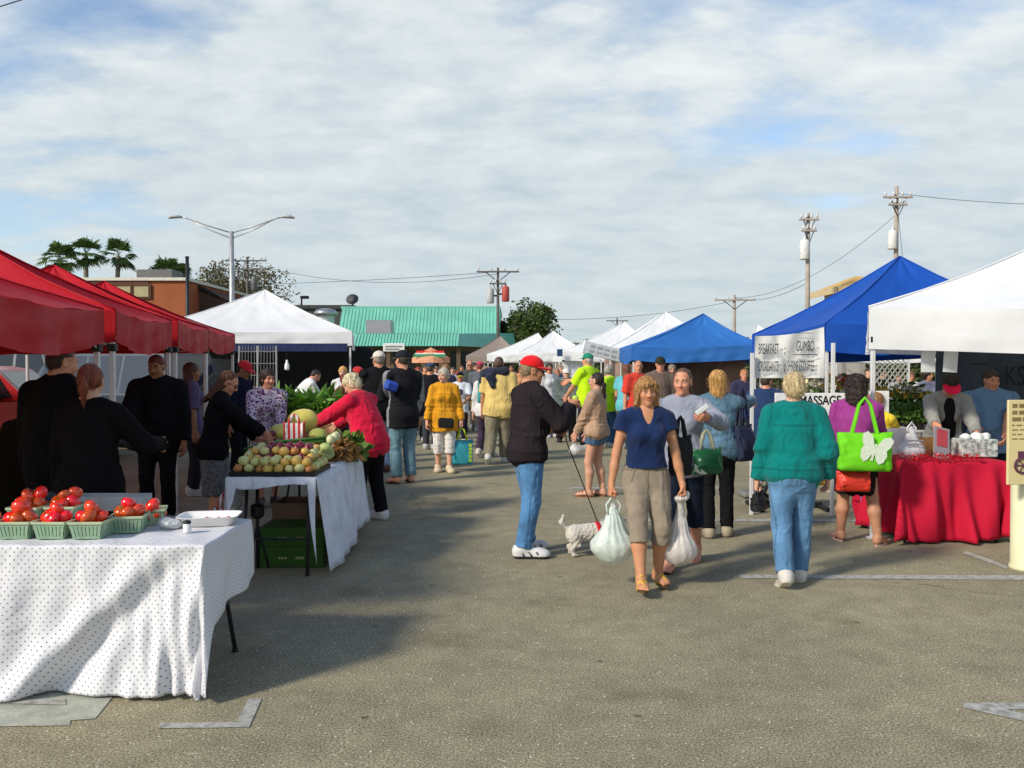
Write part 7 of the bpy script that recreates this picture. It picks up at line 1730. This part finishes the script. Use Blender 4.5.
# ripped jeans man and companion
def strp(V, cc, q):
    for s in (-1, 1):
        d = q['El'][s]-q['Sh'][s]; out = np.array([s, 0, 0]); m = (np.abs((V-q['Sh'][s])@np.array([s*.5, .86, 0])) < .032) & ((V[:, 0]*s) > abs(q['Sh'][s][0])-.03); cc[m] = (.22, .23, .24)
person('rippedM', 403, 12.15, 1.85, -28, 'man in a black track jacket with grey stripes, dark cap and ripped jeans', dict(col=(.012, .012, .015), sleeve=1.9, hem=.10, g=.024, name='track_jacket', cols=strp, collar=True), dict(col=(.13, .23, .28), kind='denim', name='jeans', wide=1.08), dict(kind='flip', col=(.03, .02, .018), strap=(.02, .02, .02)),
   dict(style='crop', col=(.06, .04, .03)), dict(kind='cap', col=(.02, .022, .03), brim=(.10, .11, .13)), sex='m', skin='ruddy', lh=(-.09, .20, .66), rh=(.15, .06, .46), lf=(-.06, -.03, 0, -25), rf=(.06, .0, 0, 5), build=1.02, head=(-15, 4), res=0)
person('whitecapM', 379, 13.4, 1.86, -20, 'man in a black sweater, white cap and light jeans beside the onion table', dict(col=BLKC, sleeve=1.95, hem=.08, g=.024, wide=1.12, name='sweater'), dict(col=(.18, .28, .42), kind='denim', name='jeans', wide=1.1), dict(kind='sneaker', col=(.08, .04, .03), sole=(.03, .02, .02)),
   dict(style='crop', col=(.3, .25, .2)), dict(kind='cap', col=(.66, .60, .52)), sex='m', skin='ruddy', lh=(-.1, .2, .6), build=1.15, head=(-10, 0), res=1)
o = MB().box(-.09, .09, -.06, .06, -.07, .07, .03).build('blue_package', surf('blue_wrap', (.03, .08, .42), .4), loc=at(391, 11.9, zat(386, 11.9))); o.rotation_euler = (.2, .3, .5); tag(o, 'blue wrapped package carried by the man in the striped track jacket', 'package')
person('redlady', 369, 9.2, 1.60, -62, 'white haired woman in a bright crimson fleece reaching over the onion table', dict(col=(.62, .008, .045), sleeve=2.0, hem=.075, g=.034, wide=1.22, name='fleece', collar=True, wr=.009, freq=16), dict(col=BLKC, name='trousers', wide=1.12), dict(kind='sneaker', col=(.66, .66, .66), sole=(.55, .55, .55)),
   dict(style='puffy', col=(.68, .58, .38)), skin='fair', lean=21, lh=(-.08, .44, .60), rh=(.10, .42, .57), lf=(-.06, .05, 0, -5), rf=(.07, -.05, 0, 8), build=1.18, head=(-8, 22), res=0)
y = person('yellowW', 444, 13.45, 1.60, 172, 'elderly woman in a mustard yellow jacket and white capris walking up the aisle', dict(col=(.66, .30, .015), sleeve=1.92, hem=.13, g=.020, wide=1.1, collar=True, name='jacket', flare=.02, wr=.009), dict(col=(.68, .66, .64), len=1.42, wide=1.18, name='capri_trousers'), dict(kind='sneaker', col=(.58, .48, .34), sole=(.5, .42, .3)),
   dict(style='puffy', col=(.52, .46, .38)), skin='fair', lh=(-.175, .03, .44), rh=(.17, .06, .47), lpose='grip', lf=(-.05, .05, 0, -8), rf=(.055, -.04, .0, 5), build=1.08, head=(34, 4), res=0)
o = MB().box(-.12, .12, -.05, .05, -.075, .075, .025).build('belt_bag', surf('black_leather', (.012, .012, .013), .4), loc=at(446, 13.18, zat(423, 13.2))); o.rotation_euler = (0, .05, .1); tag(o, 'black pouch worn at the front of the mustard jacket', 'belt bag')
tq = tote('turquoise tote with lime green handle and leaves beside the mustard jacketed woman', y['L']+Vector((.02, 0, -.20)), .34, .38, .10, (.04, .33, .42), rz=.15, straplen=.18, strapcol=(.45, .60, .02))
g2 = MB()
for k2 in range(5): g2.lathe([(.028, -.003), (.028, .003)], 8, T=Matrix.Translation((.12, -.085, -.08-.058*k2))@Matrix.Rotation(PI/2, 4, 'X'))
g2.build('leaf_print', surf('lime_print', (.42, .60, .04), .7), tq)
person('paisleyW', 267, 10.15, 1.60, 158, 'woman in a purple and white paisley cardigan standing behind the onions', dict(col=(.58, .50, .58), col2=(.13, .03, .13), kind='paisley', sleeve=1.95, hem=.04, g=.018, name='cardigan'), dict(col=(.34, .34, .40), shape='skirt', hem=.22, name='skirt', wide=1.1), dict(kind='sneaker', col=(.05, .05, .05)), dict(style='puffy', col=(.035, .018, .014)), skin='ruddy', rh=(.12, .22, .56), lh=(-.05, .26, .53), head=(-22, 4), build=1.06, res=0)
dk = person('darkW', 214, 8.35, 1.615, 72, 'young woman with long brown hair and glasses in black picking an onion', dict(col=(.008, .008, .010), sleeve=1.9, hem=.06, g=.024, name='jacket'), dict(col=(.16, .17, .18), col2=(.03, .03, .04), kind='check', shape='skirt', hem=.25, name='skirt', wide=1.1), dict(kind='flip', col=(.05, .03, .02)), dict(style='long', col=(.10, .035, .014)), skin='ruddy', rh=(.05, .30, .59), lh=(-.08, .26, .55), head=(8, 26), glasses=True, lean=9, rpose='hold', res=0)
o = copy_tree(rm); o.location = dk['Rr']+Vector((0.02, 0, .045)); tag(o, 'dark red onion held in the hand of the young woman in black', 'red onion'); o['group'] = ''; del o['group']
# backs under the red canopy
person('bigM', 58, 6.15, 1.79, 18, 'tall man with thinning hair in black under the nearest red canopy, back to the camera', dict(col=(.008, .008, .009), sleeve=1.95, hem=.08, g=.03, wide=1.2, name='jacket'), dict(col=(.03, .06, .12), kind='denim', name='jeans'), None, dict(style='crop', col=(.05, .025, .018)), sex='m', skin='ruddy', build=1.25, head=(25, 10), res=0)
person('gingerW', 90, 5.6, 1.655, 12, 'woman with an auburn ponytail and black top, standing behind the tomato baskets', dict(col=(.008, .007, .008), sleeve=1.95, hem=.10, g=.02, wide=1.1, name='top'), dict(col=(.01, .01, .012), name='trousers'), None, dict(style='pony', col=(.20, .045, .02)), skin='fair', build=1.12, rh=(.14, .24, .66), head=(-20, 6), res=0)
person('blackM', 158, 9.0, 1.76, 175, 'man all in black with reddish hair between the red canopy legs', dict(col=BLKC, sleeve=1.95, hem=.1, g=.028, name='coat', wide=1.1), dict(col=BLKC, name='trousers'), None, dict(style='short', col=(.12, .02, .012)), sex='m', skin='brown', build=1.15, rh=(.1, .25, .60), head=(5, 14), res=1)
person('violetW', 191, 11.0, 1.68, 60, 'person in a dull violet shirt in the shade behind the canopy legs', dict(col=(.10, .07, .16), sleeve=.9, hem=.08, g=.018, name='shirt'), dict(col=(.02, .02, .03), name='trousers'), None, dict(style='bob', col=(.08, .02, .015)), skin='brown', res=1)
person('redhat2', 236, 11.9, 1.72, 100, 'person in a red cap and black jacket behind the long haired young woman', dict(col=(.010, .012, .03), sleeve=1.9, hem=.08, g=.028, name='jacket', wide=1.15), dict(col=BLKC, name='trousers'), None, dict(style='crop', col=(.05, .03, .02)), dict(kind='cap', col=(.55, .02, .03)), sex='m', skin='brown', head=(0, 20), lean=8, res=1)
person('edgeP', 2, 6.9, 1.46, 30, 'stooping person in a dark olive coat at the picture edge under the red canopy', dict(col=(.012, .010, .007), sleeve=1.95, hem=.2, g=.03, name='coat', wide=1.2), dict(col=BLKC, name='trousers'), None, dict(style='short', col=(.03, .02, .02)), sex='m', skin='brown', build=1.2, lean=35, res=1)
person('whitecap2', 209, 20, 1.60, 170, 'far person in a white cap seen between the red canopy legs', dict(col=(.3, .28, .26), sleeve=.9, g=.02), dict(col=BLKC), None, dict(style='short', col=(.2, .15, .1)), dict(kind='cap', col=(.65, .6, .5)), sex='m')
person('vendorW', 298, 16.4, 1.68, 62, 'vendor in a white tee bending over work under the white canopy', dict(col=(.72, .72, .72), sleeve=.8, hem=.05, g=.02, name='tshirt', wide=1.1), dict(col=BLKC, name='apron'), None, dict(style='crop', col=(.03, .02, .015)), sex='m', skin='ruddy', lean=34, rh=(.05, .34, .60), lh=(-.05, .32, .58), head=(0, 20), build=1.15, res=1)
person('blondK', 343, 17.2, 1.62, 180, 'blonde person in a white top standing at the corner of the white canopy', dict(col=(.6, .6, .62), sleeve=.8, g=.015), dict(col=(.03, .03, .04)), None, dict(style='puffy', col=(.62, .34, .10)), res=1)
person('redcap3', 357, 15.2, 1.62, 120, 'man with a red cap in profile behind the white haired woman', dict(col=(.45, .42, .40), sleeve=.9, g=.02), dict(col=(.03, .03, .04)), None, dict(style='crop', col=(.1, .05, .03)), dict(kind='cap', col=(.5, .03, .03)), sex='m', skin='tan', head=(-10, 8), res=1)
person('redcap4', 345, 14.2, 1.52, 110, 'short person with dark red hair next to the white canopy leg', dict(col=(.3, .05, .05), sleeve=.9, g=.02), dict(col=(.03, .03, .04)), None, dict(style='short', col=(.15, .02, .02)), sex='m', skin='tan', res=1)
# middle distance
person('shortsM', 470, 22, 1.78, 178, 'bald man with sunglasses in a charcoal tee and khaki shorts facing the camera', dict(col=(.055, .065, .06), sleeve=.9, hem=.08, g=.022, wide=1.1, name='tshirt'), dict(col=(.26, .20, .11), len=.95, wide=1.3, name='shorts'), dict(kind='sneaker', col=(.03, .02, .02), sole=(.02, .02, .02)), dict(style='balding', col=(.1, .06, .04)), sex='m', skin='tan', glasses=True, build=1.2, lf=(-.06, -.06, .02, 0, 20), rf=(.06, .07, 0, 0), res=1)
person('kidW', 460, 18.6, 1.50, 175, 'youth in a white tee with a dark emblem and a black cap with yellow brim', dict(col=(.62, .66, .72), sleeve=.85, hem=.1, g=.022, name='tshirt', wide=1.1), dict(col=(.015, .015, .03), name='trousers'), None, dict(style='short', col=(.03, .02, .02)), dict(kind='cap', col=(.01, .01, .02), brim=(.6, .55, .02)), sex='m', skin='tan', lh=(-.08, .2, .6), res=1)
e_ = MB().prism([(-.06, .05), (.05, .08), (.07, -.02), (.0, -.09), (-.05, -.05)], -.004, .004).build('shirt_emblem', surf('emblem_ink', (.03, .04, .07), .7), INFO['kidW']['root']); e_.location = (0, .195, 1.07)
crowd = [ # px, D, top y, heading, label, top colour, bottom colour, hair style, hair col, hat, sex, sleeve
 (430, 17.0, 362, 10, 'man in a black blazer and navy cap behind the mustard jacketed woman', (.012, .012, .015), (.04, .04, .05), 'crop', (.1, .06, .04), dict(kind='cap', col=(.04, .06, .12)), 'm', 1.9),
 (418, 19.0, 366, 170, 'person in a yellow scarf and red top behind the black blazer', (.62, .55, .10), (.05, .05, .06), 'short', (.30, .05, .03), None, 'f', 1.9),
 (412, 21.0, 368, 175, 'woman in a coral top far behind the track jacket man', (.50, .12, .08), (.06, .06, .07), 'bob', (.12, .06, .03), None, 'f', .9),
 (395, 23.0, 366, 180, 'far man in a maroon shirt left of the umbrella', (.20, .03, .03), (.05, .05, .06), 'short', (.06, .04, .03), None, 'm', .9),
 (446, 21.0, 364, 185, 'curly haired woman in navy between the mustard jacket and the shorts man', (.02, .025, .06), (.05, .06, .08), 'curly', (.28, .15, .06), None, 'f', 1.9),
 (453, 25.0, 366, 160, 'far person in a pale blue shirt near the umbrella', (.42, .50, .60), (.1, .1, .12), 'short', (.05, .04, .03), None, 'm', .9),
 (483, 24.5, 364, 190, 'person in a pink top with a red hat beyond the shorts man', (.62, .28, .38), (.2, .2, .22), 'puffy', (.5, .42, .32), None, 'f', 1.9),
 (480, 21.5, 361, 10, 'man in a slate grey shirt and red cap beside the pink topped person', (.10, .11, .13), (.3, .26, .2), 'short', (.2, .05, .05), dict(kind='cap', col=(.52, .04, .08)), 'm', 1.9),
 (476, 23.0, 363, 180, 'white shirted person just behind the man in shorts', (.62, .62, .62), (.1, .1, .1), 'short', (.06, .04, .03), None, 'm', 1.9),
 (425, 28.0, 365, 180, 'distant person in an orange tee below the umbrella', (.55, .22, .08), (.1, .1, .12), 'short', (.1, .06, .04), None, 'm', .9),
 (436, 31.0, 366, 175, 'distant person in white below the umbrella', (.55, .55, .55), (.15, .15, .18), 'puffy', (.3, .2, .1), None, 'f', .9),
 (405, 27.0, 365, 185, 'distant person in dark green left of the umbrella', (.05, .10, .06), (.1, .1, .12), 'short', (.08, .05, .04), None, 'm', 1.9),
 (390, 30.0, 366, 180, 'distant person in blue left of the umbrella', (.08, .14, .30), (.1, .1, .12), 'bob', (.2, .1, .05), None, 'f', .9),
 (371, 26.0, 367, 175, 'far person in tan by the porch post', (.34, .26, .18), (.1, .1, .12), 'short', (.08, .05, .04), None, 'm', .9),
 (462, 33.0, 365, 180, 'distant person in red at the far end of the aisle', (.48, .05, .05), (.1, .1, .12), 'short', (.08, .05, .04), None, 'm', .9),
 (489, 30.0, 366, 185, 'distant person in white left of the far canopies', (.6, .6, .6), (.1, .1, .12), 'short', (.3, .2, .14), None, 'f', .9),
 (512, 27.0, 364, 200, 'far person in brown behind the khaki trousered man', (.16, .09, .06), (.1, .1, .12), 'bob', (.06, .03, .02), None, 'f', .9),
 (521, 24.0, 365, 160, 'far woman in orange and white near the white curtain', (.55, .26, .12), (.1, .1, .12), 'puffy', (.1, .05, .03), None, 'f', .9),
 (549, 20.0, 362, 150, 'dark haired woman in white beyond the red cap', (.62, .62, .64), (.1, .1, .12), 'bob', (.05, .025, .02), None, 'f', 1.9),
 (556, 21.5, 367, 120, 'person in a pale checked shirt beside the sweatshirt man', (.50, .48, .48), (.1, .1, .12), 'short', (.3, .2, .14), None, 'm', 1.9),
 (560, 23.0, 364, 150, 'person in a navy jacket behind the sweatshirt man', (.02, .05, .12), (.1, .1, .12), 'short', (.3, .2, .14), None, 'm', 1.9),
 (638, 16.0, 359, 160, 'ruddy man in an orange red tee under the lighter blue canopy', (.58, .05, .03), (.05, .05, .06), 'crop', (.28, .12, .07), None, 'm', .9),
 (660, 15.5, 356, 175, 'man with a dark cap and taupe shirt behind the navy shirted woman', (.14, .10, .08), (.05, .05, .06), 'crop', (.03, .02, .02), dict(kind='cap', col=(.03, .028, .02)), 'm', 1.9),
 (627, 17.0, 363, 30, 'brown haired woman in a cyan top beside the orange red tee', (.12, .42, .50), (.2, .35, .4), 'long', (.16, .06, .03), None, 'f', .6),
 (684, 18.0, 388, 185, 'small person in magenta and white behind the raised phone', (.42, .02, .12), (.5, .5, .5), 'short', (.03, .02, .02), None, 'f', .9),
 (672, 19.0, 364, 190, 'person in black in front of the brown curtain', (.012, .012, .012), (.02, .02, .02), 'puffy', (.25, .2, .16), None, 'f', 1.9),
 (744, 16.5, 368, 175, 'fair person in a dark suit and coral shirt between the blue canopies', (.03, .03, .07), (.03, .03, .05), 'short', (.45, .18, .06), None, 'm', 1.9),
 (766, 11.6, 372, 25, 'person in a navy fleece hidden by the menu banner', (.015, .035, .10), (.02, .02, .03), 'short', (.05, .03, .02), None, 'm', 1.95),
 (881, 17.5, 368, 100, 'dark haired man in black in front of the lattice', (.01, .01, .012), (.03, .03, .04), 'short', (.02, .014, .01), None, 'm', 1.9),
 (898, 19.0, 372, 180, 'person in pale grey behind the lattice', (.36, .38, .42), (.1, .1, .1), 'bob', (.06, .04, .03), None, 'f', 1.9),
 (911, 18.0, 371, 185, 'shopper with glasses in a white shirt at the flowers', (.68, .68, .66), (.1, .1, .1), 'puffy', (.16, .06, .03), None, 'f', .9),
 (928, 17.2, 369, 170, 'dark haired shopper in lilac grey at the flowers', (.30, .28, .36), (.1, .1, .1), 'curly', (.03, .015, .012), None, 'f', 1.9),
 (868, 20.0, 367, 180, 'distant shopper in olive between the white posts', (.12, .12, .06), (.1, .1, .1), 'short', (.05, .03, .02), None, 'm', 1.9),
]
for i, (px, D, ty, hd_, lab, tc_, bc_, hs_, hc2, hat, sx2, slv) in enumerate(crowd):
    person('c%02d' % i, px, D, min(1.84, zat(ty, D)), hd_, lab, dict(col=tc_, sleeve=slv, hem=.07, g=.02, wide=1.08, name='top'), dict(col=bc_, name='trousers'), None, dict(style=hs_, col=hc2), hat, sex=sx2, skin=random.choice(['tan', 'ruddy', 'fair']), build=random.uniform(1.0, 1.2),
           lh=(-.12, random.uniform(.05, .22), random.uniform(.45, .6)) if i % 2 else None, head=(random.uniform(-25, 25), 5), lf=(-.06, random.uniform(-.06, .06), 0, -10), group=None)

# ------------------------------------------------------------------ dog and leash
dg = empty('dog', at(588, 7.5), -R(90-12), 'small fluffy white dog in a red harness standing beside the carrier bag', 'dog')
# local +Y is forward
FUR = surf('white_fur', (.58, .54, .48), .9, var=.10, scale=18, bump=1.0, bscale=55, sheen=.3)
P = [rc((0, -.12, .225), (0, .12, .23), .085, .092, (1, 0, 0), 1.05, k=.05), el((0, .13, .215), (.075, .08, .095), .04), el((0, -.15, .22), (.08, .075, .085), .04),
     rc((0, .17, .27), (0, .24, .34), .055, .05, k=.04), el((0, .275, .365), (.066, .07, .062), .03), rc((0, .31, .35), (0, .375, .335), .036, .026, k=.02)]
for s in (-1, 1):
    P += [rc((s*.05, .14, .20), (s*.052, .13, .09), .040, .026, k=.03), rc((s*.052, .13, .09), (s*.052, .145, .028), .026, .024, k=.015), el((s*.052, .16, .020), (.026, .034, .020), .01)]
    P += [rc((s*.05, -.15, .20), (s*.056, -.115, .125), .052, .034, k=.03), rc((s*.056, -.115, .125), (s*.056, -.18, .085), .032, .023, k=.015), rc((s*.056, -.18, .085), (s*.056, -.165, .028), .022, .022, k=.012), el((s*.056, -.145, .020), (.026, .034, .020), .01)]
    P += [rc((s*.055, .27, .40), (s*.085, .26, .345), .020, .026, k=.015)]
P += [rc((0, -.20, .27), (0, -.265, .34), .022, .026, k=.02), rc((0, -.265, .34), (0, -.25, .41), .026, .016, k=.02)]
V, F = sdf_mesh(P, .0085, wr=.010, freq=70, seed=8, fine=.003); mk('body', V, F, FUR, dg); dg.scale = (.86,)*3
V, F = sdf_mesh([rc((0, .085, .225), (0, .125, .23), .104, .103, (1, 0, 0), 1.05, fa=True, fb=True), rc((0, .14, .22), (0, .165, .25), .085, .075, (1, 0, 0), 1.05, fb=True, k=.03)], .0085); hn = mk('harness', V, F, fabric((.55, .01, .015), 'harness'), dg)
MB().lathe([(.006, 0), (.010, .005), (.006, .012)], 8, c=(0, .397, .335)).build('nose', BLK, dg)
for s in (-1, 1): MB().lathe([(.004, 0), (.007, .004), (.004, .009)], 8, c=(s*.027, .334, .378)).build('eye', BLK, dg)
hook = Matrix.Translation(dg.location)@Matrix.Rotation(dg.rotation_euler[2], 4, 'Z')@Vector((0, .086, .288)); lh_ = r_['L']
g2 = MB().tube([lh_, lh_+Vector((.015, 0, -.10)), lh_.lerp(hook, .5)+Vector((0, 0, -.03)), hook], .0055, 5); tag(g2.build('leash', surf('leash_webbing', (.05, .035, .03), .8), smooth=True), 'dark thin leash from the red capped man to the small dog', 'leash')
